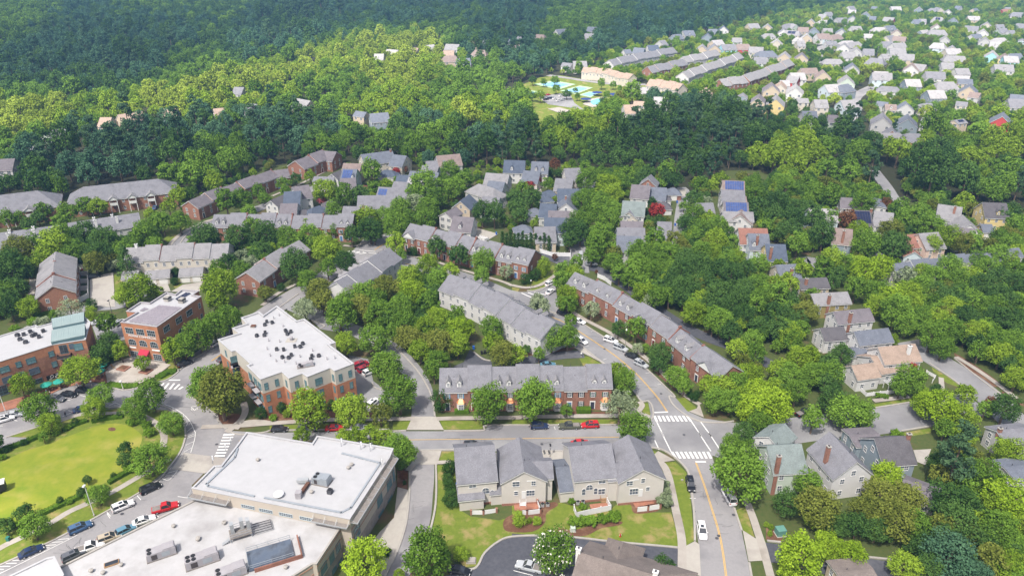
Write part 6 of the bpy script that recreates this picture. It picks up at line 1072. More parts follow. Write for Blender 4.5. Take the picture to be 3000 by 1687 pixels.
trees('l', '390 470 150 m 200 700 140 d 500 730 220 O 700 920 130 d 330 1250 235 l 850 1220 165 l 600 1160 150 l 200 1400 110 l 1190 420 150 l 1130 620 170 O 1000 780 180 O 1400 650 175 O 1300 850 220 O 1100 950 150 d 1480 950 150 m 1600 1150 150 d 1870 680 215 d 1900 900 195 d 1850 1200 250 g 2050 400 150 m 2200 480 165 m 2400 640 230 l 2280 740 150 y 2300 960 185 m 2450 1100 150 m 2420 1310 165 y 1380 1310 155 y 1920 190 210 p 1760 320 150 d 2420 200 150 y 2100 1400 150 g 2530 1420 140 m 30 950 30 B 20 1010 28 B 1650 1370 140 d 780 520 70 R 2560 900 120 y 1700 500 100 d 2540 380 80 y')
# ---------------------------------------------------------------- the trees that show largest stand alone, the others join the woodland
TREES.sort(key=lambda q: -q[1]); NTREE = 0; REST = []; NB = 0
GRP = {}
def plant_tree(x, y, R, k, i):
    sh, mat, colr = MATK[k]; cm, tm, R0, rz, a, b = SHAPES[sh]; s = R/R0; w = Vector((x, y, 0)); small = sh in ('clip', 'bush', 'column')
    size = ('very small' if R < 2.4 else 'small' if R < 3.4 else 'medium-sized' if R < 4.6 else 'large' if R < 6 else 'very large') if not small else ('small' if R < 1.4 else 'big')
    nm = {'clip':'clipped_shrub','bush':'shrub','column':'arborvitae','pine':'pine_tree','cone':'conifer'}.get(sh, 'tree')
    kind = {'clip':'shrub','bush':'shrub','column':'hedge conifer','pine':'pine tree','cone':'conifer','sparse':'open-crowned tree','spread':'spreading tree'}.get(sh, 'round-crowned tree')
    lb = '%s %s %s %s' % (size, colr, kind, LAND(w)); o = thing(nm, lb, 'shrub' if small else 'tree', (x, y, 0), (i*1.7) % 6.28, 'trees '+LAND(w) if not small else 'shrubs '+LAND(w))
    o.scale = (s, s, s*(1+.12*math.sin(i*2.3)))
    hc = (a*(s if s < 1 else 1)+b*R)/s
    if sh != 'bush' and sh != 'clip':
        t = put('trunk', tm, o); t.scale = (1, 1, hc/(a+b*R0))
    c = put('crown', cm[i % len(cm)], o, (0,0,hc)); c.material_slots[0].link = 'OBJECT'; c.material_slots[0].material = MATS[mat]
    if k == 'f':
        fl = put('blossom', BLOSSOM, o, (0,0,hc)); fl.material_slots[0].link = 'OBJECT'; fl.material_slots[0].material = MATS['l_flower']
    return o
BLOSSOM = crown_mesh('blossom', 99, 5.15, .97, n_clump=40, per=9, size=.5, rc=(.24,.3))
for p, r, k in TREES:
    if r < .5: continue
    x, y, R = locate(p, r, k); small = MATK[k][0] in ('clip', 'bush', 'column')
    if small: plant_tree(x, y, R, k, NTREE+NB); NB += 1
    elif NTREE < 300: plant_tree(x, y, R, k, NTREE+NB); NTREE += 1
    else: REST.append((x, y, R, k))
# woodland: far crowns as instances over points
def inside(p, poly):
    c = False; n = len(poly); j = n-1
    for i in range(n):
        if (poly[i][1] > p[1]) != (poly[j][1] > p[1]) and p[0] < (poly[j][0]-poly[i][0])*(p[1]-poly[i][1])/(poly[j][1]-poly[i][1])+poly[i][0]: c = not c
        j = i
    return c
FOREST = [(-900,640),(0,585),(170,600),(215,560),(520,545),(545,575),(640,552),(730,505),(770,490),(860,480),(900,478),(1020,480),(1060,490),(1190,490),(1230,505),(1330,490),(1450,490),(1500,500),(1560,490),(1640,480),(1700,490),(1790,500),(1860,510),(1880,545),(1990,560),(2060,570),(2100,540),(2130,500),(2240,500),(2300,545),(2480,545),(2560,575),(2600,610),(2680,590),(2760,600),(2880,590),(3050,620),(3900,600),(4600,300),(3200,300),(3000,305),(2890,385),(2820,372),(2700,405),(2580,400),(2480,372),(2420,330),(2250,318),(2060,290),(1960,300),(1850,318),(1790,335),(1690,362),(1610,360),(1560,352),(1570,300),(1500,300),(1430,290),(1470,255),(1560,232),(1640,222),(1700,195),(1790,172),(1840,150),(2000,125),(2050,105),(2150,90),(2190,66),(2350,40),(2480,16),(2620,4),(2800,-10),(3000,-28),(3600,-60),(3600,-140),(1500,-140),(-900,-140)]
HILL = [(1640,222),(1700,195),(1790,172),(1840,150),(2000,125),(2050,105),(2150,90),(2190,66),(2350,40),(2480,16),(2620,4),(2800,-10),(3000,-28),(3500,-40),(3900,300),(3200,310),(3000,310),(2890,385),(2820,372),(2700,405),(2580,400),(2480,372),(2420,330),(2250,318),(2060,290),(1960,300),(1850,318),(1790,335),(1720,300)]
CLUB = [T('y', *q) for q in ((1130,745),(1250,690),(1500,585),(1650,575),(1950,625),(2140,650),(2320,640),(2470,700),(2300,740),(1990,800),(1830,880),(1740,950),(1620,990),(1450,1060),(1400,1000),(1430,800),(1350,770),(1200,790))]
ROADS_W = []
for o in [o for o in bpy.data.objects if o.name.split('.')[0] in ('hill_street','club_road','side_road','lane','alley')]:
    ROADS_W += [(v.co.x, v.co.y) for v in o.data.vertices]
class Grid:
    def __init__(s, c): s.c = c; s.d = {}
    def add(s, x, y, r, q=None): s.d.setdefault((int(x//s.c), int(y//s.c)), []).append((x, y, r, q))
    def near(s, x, y):
        i, j = int(x//s.c), int(y//s.c)
        for a in (-1,0,1):
            for b in (-1,0,1): yield from s.d.get((i+a, j+b), ())
hg = Grid(40.0)
for x, y, r, q in HOUSES: hg.add(x, y, r, q)
rg = Grid(40.0)
for x, y in ROADS_W: rg.add(x, y, 0)
def hits_house(x, y, R):
    for hx, hy, hr_, q in hg.near(x, y):
        if math.hypot(x-hx, y-hy) > hr_+R+4: continue
        a, b, w = q; d = Vector((b.x-a.x, b.y-a.y)); L = d.length; d.normalize(); px_, py_ = x-a.x, y-a.y; s = px_*d.x+py_*d.y; t = -px_*d.y+py_*d.x
        if -R*.75-1 < s < L+R*.75+1 and abs(t) < w+R*.75+1: return True
    return False
def sight_blocked(x, y, R, top):
    """would this tree stand in front of a far house wall as seen in the photograph?"""
    return False
PTS = []; rr = random.Random(5); tg = Grid(12.0)
KF = {'dark': 'Td'}
def forest_tone(px, py):
    px += rr.gauss(0, 22); py += rr.gauss(0, 9)
    n = math.sin(px*.011+1.3)+math.sin(py*.023+px*.004)+math.sin((px+py)*.019)*.7+rr.uniform(-.9,.9)
    band = inside((px, py), [(-200,300),(250,285),(640,215),(800,150),(1000,110),(1250,95),(1330,150),(1500,185),(1620,235),(1560,330),(1400,350),(1150,330),(900,330),(700,330),(400,330),(-200,430)])  # sunlit stretch of forest, its sunlight painted as brighter, yellower leaf colours
    if band: return 's' if n > .6 else ('y' if n > -.4 else 'm')
    if py > 330 and px > 1500: return 'T' if n < -.9 else ('d' if n < .2 else ('m' if n < 1.2 else 'y'))
    return 'T' if n < -1.2 else ('g' if n < -.2 else ('d' if n < .9 else 'm'))
def try_tree(x, y, lo, hi, hill):
    R = rr.uniform(lo, hi); px, py, dep = PX((x, y, 8.0)); g = PX((x, y, 0))
    if hits_house(x, y, R): return
    dd = math.hypot(x, y); ux, uy = x/dd, y/dd
    if hill:
        if any(hits_house(x+ux*s, y+uy*s, 0) for s in (3,)): return
        if any(hits_house(x+ux*s, y+uy*s, 0) for s in (7, 11, 15, 20)): R = min(R, 2.5)
    elif any(hits_house(x+ux*s, y+uy*s, 0) for s in (6, 12)): return
    elif any(hits_house(x+ux*s, y+uy*s, 0) for s in (18, 24, 30)): R = min(R, 2.8)
    for qx, qy, q, _ in tg.near(x, y):
        if math.hypot(x-qx, y-qy) < (q+R)*(.68 if not hill else .6): return
    for qx, qy, q, _ in rg.near(x, y):
        if math.hypot(x-qx, y-qy) < R+2.5: return
    if inside(g[:2], CLUB): return
    tg.add(x, y, R); PTS.append((x, y, R, forest_tone(px, py) if not hill else rr.choice('mymmysdO')))
for x, y, R, k in REST: tg.add(x, y, R); PTS.append((x, y, R, k))
Y_ = 235.0
while Y_ < 1900:
    st = 6.2 if Y_ < 700 else 7.6; xm = (Y_*CT+ST*CAM_H)*.70*1.04+25; X_ = -xm
    while X_ < xm:
        x, y = X_+rr.uniform(-.45,.45)*st, Y_+rr.uniform(-.45,.45)*st; g = PX((x, y, 0))[:2]
        if inside(g, FOREST): try_tree(x, y, 3.0, 4.6, False) if rr.random() < .5 else try_tree(x, y, 4.6, 7.4, False)
        elif inside(g, HILL): try_tree(x, y, 2.0, 4.8, True)
        X_ += st
    Y_ += st
# club trees, bushes between the courts
for q in ((1610,655),(1525,660),(1445,650),(1765,705),(1700,560),(1790,560),(1860,590),(1920,590),(1990,610),(2060,620),(2150,630),(2240,620),(2440,660),(1440,770),(1400,745),(1500,780),(1350,740),(1620,715),(1780,765),(1700,755),(2050,680),(1960,680),(2100,705),(2340,650),(2000,760),(1480,560),(1580,555)):
    w = G(T('y', *q)); R = rr.uniform(2.2, 4.6); PTS.append((w.x, w.y, R, rr.choice('mmyd')))
# low-detail crowns
far_defs = [('m','l_mid',201,'round'), ('m','l_mid',202,'round'), ('y','l_yel',203,'round'), ('y','l_yel',204,'round'), ('d','l_dark',205,'round'), ('d','l_dark',206,'round'), ('T','l_pine',207,'pine'), ('T','l_dark',208,'tall'), ('g','l_blue',209,'round'), ('g','l_blue',210,'tall'), ('s','l_sun',211,'round'), ('s','l_sun',212,'round'), ('O','l_olive',213,'round'), ('O','l_olive',214,'spread'), ('p','l_pine',215,'pine'), ('P','l_pale',216,'round'), ('r','l_red',217,'spread'), ('R','l_brown',218,'round'), ('k','l_pink',219,'spread'), ('l','l_lime',220,'round'), ('c','l_dark',221,'cone')]
pc = bpy.data.collections.new('tree_forms'); IDX = {}
for i, (k, mat, sd, sh) in enumerate(far_defs):
    rz = {'round':.95,'tall':1.35,'pine':1.5,'spread':.72,'cone':1.6}[sh]; hcF = {'round':1.28,'tall':1.8,'pine':2.2,'spread':1.18,'cone':1.72}[sh]
    me = crown_mesh('form', sd, 5.0, rz, n_clump=30 if sh != 'pine' else 32, per=56, size=.74, shape=sh if sh in ('pine','cone') else 'round'); me.materials[0] = MATS[mat]
    co = np.empty(len(me.vertices)*3, np.float32); me.vertices.foreach_get('co', co); co = co.reshape(-1,3); co[:,2] += hcF*5.0; me.vertices.foreach_set('co', co.ravel()); me.materials.append(MATS['bark'])
    import bmesh
    bm = bmesh.new(); bm.from_mesh(me); r = bmesh.ops.create_cone(bm, cap_ends=False, segments=5, radius1=.42, radius2=.16, depth=hcF*5.0+1.5, matrix=Matrix.Translation((0,0,(hcF*5.0+1.5)/2-.2)))
    for f in {f for v in r['verts'] for f in v.link_faces}: f.material_index = 1
    bm.to_mesh(me); bm.free(); ob = bpy.data.objects.new('form%02d' % i, me); pc.objects.link(ob); IDX.setdefault(k, []).append(i)
for k, alt in (('f','m'),('M','m'),('S','y'),('o','O'),('t','m'),('x','R')): IDX[k] = IDX[alt]
def wood_object(name, pts, label):
    me = bpy.data.meshes.new(name); me.from_pydata([(p[0], p[1], 0) for p in pts], [], []); n = len(pts); rw = random.Random(9)
    for nm, ty, vals in (('idx','INT',[rw.choice(IDX.get(p[3], IDX['m'])) for p in pts]), ('rot','FLOAT',[rw.uniform(0,6.28) for _ in pts]), ('scl','FLOAT_VECTOR',[c for p in pts for c in (p[2]/5.0, p[2]/5.0, p[2]/5.0*rw.uniform(.82,1.3))])):
        a = me.attributes.new(nm, ty, 'POINT'); a.data.foreach_set('vector' if ty == 'FLOAT_VECTOR' else 'value', vals)
    me.materials.append(MATS['l_mid']); o = put(name, me); o['kind'] = 'stuff'; o['label'] = label; o['category'] = 'trees'
    ng = bpy.data.node_groups.new(name, 'GeometryNodeTree'); ng.interface.new_socket('Geometry', in_out='INPUT', socket_type='NodeSocketGeometry'); ng.interface.new_socket('Geometry', in_out='OUTPUT', socket_type='NodeSocketGeometry')
    N = ng.nodes; L = ng.links; gi = N.new('NodeGroupInput'); go = N.new('NodeGroupOutput'); ip = N.new('GeometryNodeInstanceOnPoints'); ci = N.new('GeometryNodeCollectionInfo'); ci.inputs[0].default_value = pc; ci.inputs[1].default_value = True; ci.inputs[2].default_value = True
    def attr(nm, ty): a = N.new('GeometryNodeInputNamedAttribute'); a.data_type = ty; a.inputs[0].default_value = nm; return a.outputs[0]
    cx = N.new('ShaderNodeCombineXYZ'); L.new(attr('rot','FLOAT'), cx.inputs[2])
    L.new(gi.outputs[0], ip.inputs['Points']); L.new(ci.outputs[0], ip.inputs['Instance']); ip.inputs['Pick Instance'].default_value = True; L.new(attr('idx','INT'), ip.inputs['Instance Index']); L.new(cx.outputs[0], ip.inputs['Rotation']); L.new(attr('scl','FLOAT_VECTOR'), ip.inputs['Scale']); L.new(ip.outputs[0], go.inputs[0])
    md = o.modifiers.new('woods', 'NODES'); md.node_group = ng; return o
wood_object('woodland', PTS, 'dense mixed green forest and far trees behind the neighbourhood')
print('TREES', NTREE, 'shrubs', NB, 'rest', len(REST), 'woodland', len(PTS))
# forest floor
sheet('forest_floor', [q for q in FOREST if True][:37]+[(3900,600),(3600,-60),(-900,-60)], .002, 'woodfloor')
# ---------------------------------------------------------------- vehicles
def loft(m, secs, mi=0):
    n = len(secs[0])
    for a, b in zip(secs, secs[1:]):
        m.add(a+b, [(i, n+i, n+(i+1) % n, (i+1) % n) for i in range(n)], mi)
    m.add(secs[0], [tuple(range(n))], mi); m.add(secs[-1], [tuple(range(n-1,-1,-1))], mi)
#            length width height belt  hood  cab base a..d        roof b..c     boot deck
CT_ = {'sedan':(4.75,1.84,1.45,.92,.84, (-1.75,1.05),(-1.05,.15),.90), 'suv':(4.75,1.90,1.70,1.02,.98, (-2.25,1.15),(-2.0,.30),1.02), 'hatch':(4.35,1.80,1.52,.94,.88, (-2.05,1.05),(-1.65,.2),.94), 'van':(5.4,2.0,2.1,1.15,1.1, (-2.6,1.75),(-2.55,1.0),1.15), 'minivan':(5.1,1.95,1.75,1.0,.98, (-2.45,1.5),(-2.2,.55),1.0), 'pickup':(5.7,1.95,1.85,1.08,1.05, (-.85,1.25),(-.65,.45),1.08)}
_car = {}
def car_parts(ty, col):
    if (ty, col) in _car: return _car[(ty, col)]
    L, W, H, belt, hood, (ca, cd), (cb, cc), deck = CT_[ty]; h = L/2; w = W/2
    def sec(x, zt, k, zl=.28, ws=1.0):
        ww = w*k; return [(x,-ww*.92,zl),(x,-ww,zl+.22),(x,-ww,zt-.16),(x,-ww*.90*ws,zt),(x,ww*.90*ws,zt),(x,ww,zt-.16),(x,ww,zl+.22),(x,ww*.92,zl)]
    m = MB(); S = [(-h,.62*deck+.2,.86),(-h+.06,deck-.03,.95),(-h+.5,deck,1.0),(ca,max(deck,belt*.98),1.0),(0,belt,1.0),(cd,belt*.98,1.0),(h-.9,hood,.99),(h-.3,hood-.12,.95),(h-.05,hood-.28,.86),(h,.5,.80)]
    if ty == 'pickup':
        S = [(-h,.9,.94),(-h+.06,deck,.98),(ca-.05,deck,1.0),(ca,belt,1.0),(cd,belt,1.0),(h-.9,hood,.99),(h-.25,hood-.12,.95),(h,.6,.86)]
    loft(m, [sec(*s) for s in S]); 
    # roof and pillars in body colour
    rw = w*.74; bw = w*.90; z0 = belt-.02; z1 = H
    P = lambda x, y, z: (x, y, z)
    m.slab([P(cb,-rw,z1),P(cc,-rw,z1),P(cc,rw,z1),P(cb,rw,z1)], .07)
    pil = ((ca,cb),(cd,cc)) + ((((ca+cd)/2-.15,(cb+cc)/2-.1),) if ty != 'pickup' else ())
    for s in (-1, 1):
        for x0, x1 in pil: m.tube((x0, s*bw, z0), (x1, s*rw, z1-.04), .055, n=4)
    for s in (-1, 1): m.box((cd-.25, s*(w+.08), belt+.08), (.14,.2,.14))
    body = m.mesh('body', 'car_'+col)
    g = MB(); q0 = [(ca,-bw+.02,z0),(cd,-bw+.02,z0),(cd,bw-.02,z0),(ca,bw-.02,z0)]; q1 = [(cb,-rw+.01,z1-.06),(cc,-rw+.01,z1-.06),(cc,rw-.01,z1-.06),(cb,rw-.01,z1-.06)]
    g.add(q0+q1, [(0,1,5,4),(1,2,6,5),(2,3,7,6),(3,0,4,7)]); glass = g.mesh('window_glass', 'glass_dark')
    wh = MB().tube((0,-.11,0),(0,.11,0), .34, n=14); tyre = wh.mesh('wheel', 'rubber'); rim = MB().tube((0,-.125,0),(0,.125,0), .21, n=10).mesh('rim', 'chrome')
    hl = MB().box((0,0,0), (.12,.42,.15)).mesh('headlight', 'lamp_glass'); tl = MB().box((0,0,0), (.10,.34,.22)).mesh('tail_light', 'taillight')
    extra = []
    if ty == 'pickup': extra.append(('cargo_bed', MB().box(((-h+ca)/2+.02,0,deck+.012), (abs(-h-ca)-.35, W*.80, .03)).mesh('cargo_bed', 'grate')))
    if ty in ('suv', 'minivan'): extra.append(('sunroof', MB().box((cc-.6,0,H+.012), (.8,rw*1.0,.02)).mesh('sunroof', 'glass_dark')))
    _car[(ty, col)] = (body, glass, tyre, rim, hl, tl, extra, (L, W, hood, deck)); return _car[(ty, col)]
CW = dict(white='white', black='black', silver='silver', red='red', blue='blue', navy='navy', grey='dark grey', green='olive-green', tan='tan', teal='teal', maroon='dark red')
CN = dict(sedan='sedan', suv='SUV', hatch='hatchback', van='van', minivan='minivan', pickup='pickup truck')
def car(t, u0, v0, u1, v1, ty, col, z=.09, label=None, where=None, flip=False):
    a, b = G(T(t, u0, v0)), G(T(t, u1, v1)); c = (a+b)/2; d = b-a; rz = math.atan2(d.y, d.x)+(math.pi if flip else 0)
    body, glass, tyre, rim, hl, tl, extra, (L, W, hood, deck) = car_parts(ty, col)
    o = thing('car' if ty not in ('pickup','van') else {'pickup':'pickup_truck','van':'van'}[ty], label or '%s %s %s' % (CW[col], CN[ty], where or 'parked '+LAND(c)), 'car' if ty not in ('pickup','van') else {'pickup':'truck','van':'van'}[ty], (c.x, c.y, z), rz, 'parked and driving cars')
    put('body', body, o); put('window_glass', glass, o)
    for x in (-L*.31, L*.31):
        for s in (-1, 1): w = put('wheel', tyre, o, (x, s*(W/2-.10), .34)); put('rim', rim, w)
    for s in (-1, 1): put('headlight', hl, o, (L/2-.10, s*W*.31, hood-.30)); put('tail_light', tl, o, (-L/2+.04, s*W*.36, deck-.22))
    for nm, me in extra: put(nm, me, o)
    return o
car('e',0,1298,105,1268,'suv','white'); car('e',75,1245,235,1222,'sedan','silver'); car('e',510,1068,650,1085,'suv','grey'); car('e',630,1025,768,1038,'sedan','black'); car('e',778,990,912,1000,'hatch','black'); car('e',790,1190,880,1165,'sedan','navy')
car('e',2128,548,2215,490,'suv','white'); car('e',1795,755,1940,690,'suv','black'); car('e',2215,690,2300,640,'sedan','grey'); car('e',975,310,1030,300,'sedan','silver',where='parked behind the brick office beside the young tree'); car('e',1195,320,1225,300,'suv','silver')
car('a',905,1160,1000,1142,'suv','black',where='parked on the concrete drive behind the walled courtyards'); car('a',1555,462,1575,440,'sedan','blue')
car('f',155,1385,325,1380,'hatch','black',where='parked at the kerb by the brick apartment building'); car('f',415,1382,605,1377,'suv','grey',where='parked at the kerb behind a red sedan'); car('f',700,1375,885,1368,'sedan','red',where='parked at the kerb between grey and white cars'); car('f',960,1372,1118,1362,'sedan','white',where='parked at the kerb behind the young street trees')
car('f',985,760,1125,705,'minivan','maroon',where='parked in the car park beside the apartment building'); car('f',1050,795,1150,755,'suv','maroon',where='parked beside the dark red minivan'); car('f',1105,825,1195,785,'suv','white',where='parked beside the dark red SUV'); car('f',1145,1150,1215,1085,'suv','white',where='leaving the apartment car park')
car('g',190,1355,362,1350,'suv','navy',where='parked in front of the copper-bayed terrace'); car('g',475,1355,675,1350,'pickup','green',flip=True); car('g',702,1345,865,1340,'suv','red',flip=True,where='parked in front of the copper-bayed terrace')
car('g',475,205,560,235,'suv','black',where='parked at the top of the curving street'); car('g',640,285,705,305,'sedan','white',where='parked near the top of the curving street'); car('g',935,470,1050,505,'suv','white',where='parked first in a line along the curving terrace'); car('g',1040,545,1145,585,'suv','silver',where='parked between a white SUV and a black sedan'); car('g',1155,625,1265,670,'sedan','black',where='parked between two silver SUVs'); car('g',1250,705,1345,750,'suv','silver',where='parked last in the line along the curving terrace'); car('g',672,475,732,508,'hatch','white',where='parked opposite the line of cars'); car('g',325,735,400,730,'sedan','teal',where='parked behind the copper-bayed terrace')
car('c',692,930,690,970,'van','silver',where='parked in the shade of the lane'); car('c',775,1020,822,1022,'sedan','silver',where='parked at the mouth of the lane'); car('c',360,1230,412,1205,'suv','white',where='parked by the crossing of the lane'); car('c',372,1310,400,1290,'sedan','white')
car('k',1778,475,1808,610,'suv','black',where='parked on the street south of the crossing'); car('k',1895,935,1922,1085,'suv','white',flip=False,where='driving down the street south of the crossing'); car('k',2140,600,2215,735,'van','white',where='parked under a tree south of the crossing',flip=True); car('k',60,1345,285,1400,'pickup','silver',flip=True); car('j',1985,1395,2115,1420,'sedan','black',where='parked at the edge of the dark car park')
car('j',2130,150,2235,145,'suv','black',where='parked behind the pair of beige houses'); car('k',650,128,725,122,'sedan','red',where='parked behind the beige corner house')
car('i',685,1035,945,920,'suv','blue'); car('i',1135,805,1350,715,'suv','white',where='parked between a blue and a black vehicle by the park'); car('i',1420,625,1620,535,'suv','black'); car('i',1550,810,1790,745,'pickup','red',where='parked beside the long cream building'); car('i',185,1275,455,1155,'sedan','navy',where='parked on the hatched bay by the park')
car('i',1390,925,1520,880,'sedan','white',where='half hidden behind the cream roof edge'); car('i',1215,1030,1330,975,'hatch','teal'); car('i',1025,1110,1190,1050,'suv','tan'); car('i',805,1210,1020,1140,'pickup','white'); car('i',680,1290,830,1220,'suv','grey'); car('h',290,1245,440,1190,'pickup','black')
for i, (u, v, c_) in enumerate(((1560,722,'red'),(1575,748,'navy'),(1598,742,'silver'),(1545,757,'black'),(1612,750,'white'),(1660,728,'white'),(1682,724,'black'),(1640,766,'white'),(1665,762,'silver'),(1400,765,'grey'),(1700,730,'navy'),(1535,735,'silver'))): car('y',u-8,v+2,u+8,v-1,'suv' if i % 2 else 'sedan',c_,where='in the car park beside the tennis courts')
car('z',1262,845,1262,815,'suv','black',where='on the far hillside street')
# small trailer at the park's west end
w = G(T('i', -10,600)); tr = thing('food_trailer', 'small black and white trailer standing on the park lawn', 'trailer', (w.x, w.y, .19), .5); MB().box((0,0,1.5), (3.4,2.0,1.9)).build('box_body', 'black', tr); MB().box((0,0,2.55), (3.5,2.1,.2)).build('roof', 'vinyl', tr)
for s in (-1,1): q = MB().tube((0,-.12,0),(0,.12,0), .38, n=12).build('wheel', 'rubber', tr, (.2, s*1.05, .38)); MB().tube((0,-.13,0),(0,.13,0), .22, n=10).build('rim', 'chrome', q)

# ---------------------------------------------------------------- people
def person(w, rz, label, shirt, trousers, hairm='hair', s=1.0, pose='walk'):
    o = thing('person', label, 'person', (w.x, w.y, w.z), rz); st = .18 if pose == 'walk' else .04; sit = pose == 'sit'
    J = {'pel':(0,0,.95),'wai':(0,0,1.12),'che':(0,0,1.35),'nec':(0,0,1.50),'hd':(.02,0,1.60),'top':(.02,0,1.74)}
    E = [('pel','wai'),('wai','che'),('che','nec'),('nec','hd'),('hd','top')]; Rr = {'pel':(.15,.12),'wai':(.135,.11),'che':(.17,.12),'nec':(.055,.055),'hd':(.09,.085),'top':(.07,.07)}
    for sd, n in ((1,'l'),(-1,'r')):
        k = st*sd
        if sit: J['kn'+n] = (.42,.11*sd,.93); J['an'+n] = (.46,.11*sd,.50); J['to'+n] = (.62,.12*sd,.46)
        else: J['kn'+n] = (k*.6+.04,.10*sd,.50); J['an'+n] = (k*1.2-.02,.10*sd,.08); J['to'+n] = (k*1.2+.16,.11*sd,.04)
        J['hi'+n] = (0,.09*sd,.90); J['sh'+n] = (0,.19*sd,1.43); J['el'+n] = (-k*.5,.25*sd,1.14); J['ha'+n] = (-k*.7+.12,.25*sd,.90)
        E += [('pel','hi'+n),('hi'+n,'kn'+n),('kn'+n,'an'+n),('an'+n,'to'+n),('che','sh'+n),('sh'+n,'el'+n),('el'+n,'ha'+n)]
        Rr.update({'hi'+n:(.095,.095),'kn'+n:(.062,.062),'an'+n:(.045,.045),'to'+n:(.045,.035),'sh'+n:(.065,.065),'el'+n:(.045,.045),'ha'+n:(.035,.03)})
    ks = list(J); me = bpy.data.meshes.new('body'); me.from_pydata([J[k] for k in ks], [(ks.index(a), ks.index(b)) for a, b in E], []); ob = bpy.data.objects.new('body', me); COL.objects.link(ob)
    ob.modifiers.new('skin', 'SKIN'); sv = me.skin_vertices[0].data
    for i, k in enumerate(ks): sv[i].radius = Rr[k]; sv[i].use_root = (k == 'pel')
    ob.modifiers.new('sub', 'SUBSURF').levels = 1; ob.modifiers['sub'].render_levels = 1
    dg = bpy.context.evaluated_depsgraph_get(); m2 = bpy.data.meshes.new_from_object(ob.evaluated_get(dg)); bpy.data.objects.remove(ob)
    m2.materials.clear()
    for mm in ('skin', shirt, trousers, hairm): m2.materials.append(MATS[mm])
    for f in m2.polygons:
        c = f.center; f.material_index = 3 if (c.z > 1.67 or (c.z > 1.56 and c.x < -.03)) else 0 if c.z > 1.475 else (0 if abs(c.y) > .19 and c.z < 1.12 else 1 if c.z > .98 else (2 if c.z > .1 or sit else 3)); f.use_smooth = True
    put('body', m2, o); o.scale = (s, s, s); return o
def gz(t, u, v, z=.0): w = G(T(t, u, v)); w.z = z; return w
person(gz('e',668,1248,.2), 2.6, 'adult in dark clothes walking beside the park kerb', 'cloth_dark', 'cloth_dark'); person(gz('e',612,1275,.2), 2.6, 'child in a red top walking beside the park kerb', 'cloth_red', 'cloth_dark', s=.72)
person(gz('e',1512,690,.25), -1.2, 'person in dark top and pale trousers at the red awning', 'cloth_dark', 'cloth_pale'); person(gz('e',478,1018,.25), .4, 'person in a blue top on the brick terrace', 'cloth_blue', 'cloth_pale'); person(gz('e',512,1025,.25), .4, 'person in pale clothes on the brick terrace', 'cloth_pale', 'cloth_dark', s=.9)
person(gz('e',1048,838,-.25), 3.4, 'person in a pale top seated under a green umbrella', 'cloth_pale', 'cloth_dark', pose='sit')

# ---------------------------------------------------------------- street furniture and garden things
def umbrella(w, label, mat='umbrella', R=1.55, grp=None):
    o = thing('patio_umbrella', label, 'umbrella', w, 0, grp); MB().tube((0,0,0),(0,0,2.75), .04, n=6).build('pole', 'vinyl', o); MB().lathe([(.3,0),(.3,.12)], 10).build('base', 'hvac_dark', o)
    m = MB(); n = 8; V = [(0,0,2.8)]+[(R*math.cos(2*math.pi*i/n), R*math.sin(2*math.pi*i/n), 2.2) for i in range(n)]+[(R*1.0*math.cos(2*math.pi*i/n), R*math.sin(2*math.pi*i/n), 2.02) for i in range(n)]
    m.add(V, [(0, 1+i, 1+(i+1) % n) for i in range(n)]+[(1+i, 9+i, 9+(i+1) % n, 1+(i+1) % n) for i in range(n)]); m.build('canopy', mat, o); return o
def chair_t(w, rz, grp='cafe chairs on the brick terrace', lb='wooden patio chair under the green umbrellas'):
    o = thing('patio_chair', lb, 'chair', w, rz, grp); MB().box((0,0,.45), (.45,.45,.05)).build('seat', 'wood', o); MB().box((-.21,0,.72), (.05,.45,.5)).build('backrest', 'wood', o)
    lm = MB().box((0,0,.22), (.05,.05,.44)).mesh('leg', 'wood')
    for x in (-.19,.19):
        for y in (-.19,.19): put('leg', lm, o, (x, y, 0))
for (u, v) in ((487,968),(612,935),(1043,768),(1017,832)):
    w = gz('e', u, v+18, .25); umbrella(w, 'green patio umbrella over a table on the brick terrace' if u < 900 else 'green patio umbrella beside the plaza tree', grp='green patio umbrellas')
    t = thing('patio_table', 'round pale patio table under a green umbrella', 'table', w+Vector((.0,-.02,0)), 0, 'tables under the umbrellas'); MB().lathe([(.55,.70),(.55,.74)], 12).build('tabletop', 'wood', t); MB().tube((.08,0,0),(.08,0,.7), .05, n=6).build('leg', 'wood', t)
    for a in (.3, 1.9, 3.6, 5.1): chair_t(w+Vector((1.05*math.cos(a), 1.05*math.sin(a), 0)), a+math.pi)
for (u, v) in ((1130,745),(1150,760)): chair_t(gz('e', u, v, .25), .5+u, 'chairs on the plaza', 'wooden patio chair beside the plaza planter')
for q in ((1845,765),(2055,728),(2085,740),(1930,715)): umbrella(gz('y', q[0], q[1]+8, .4), 'navy umbrella beside the swimming pool', 'navycloth', 4.2, 'navy pool umbrellas')
def lamp(tb, tt, label, mat='galv', head='shoebox', r=.09):
    b = G(tb); h = min((abs(PX((b.x, b.y, z/10))[1]-tt[1]), z/10) for z in range(8, 160))[1]
    o = thing('street_lamp', label, 'lamp', (b.x, b.y, 0), 0); MB().lathe([(r*2.4,0),(r*2.4,.5),(r*1.2,.6)], 8).build('base', 'concrete', o); MB().tube((0,0,.3),(0,0,h), r, r*.7, 8).build('pole', mat, o)
    if head == 'globe': MB().lathe([(.05,h-.1),(.22,h+.05),(.26,h+.25),(.16,h+.45),(.03,h+.5)], 10).build('lamp_head', 'lamp_glass', o)
    else: MB().box((.0,-.25,h+.05), (.45,.8,.2)).build('lamp_head', mat, o)
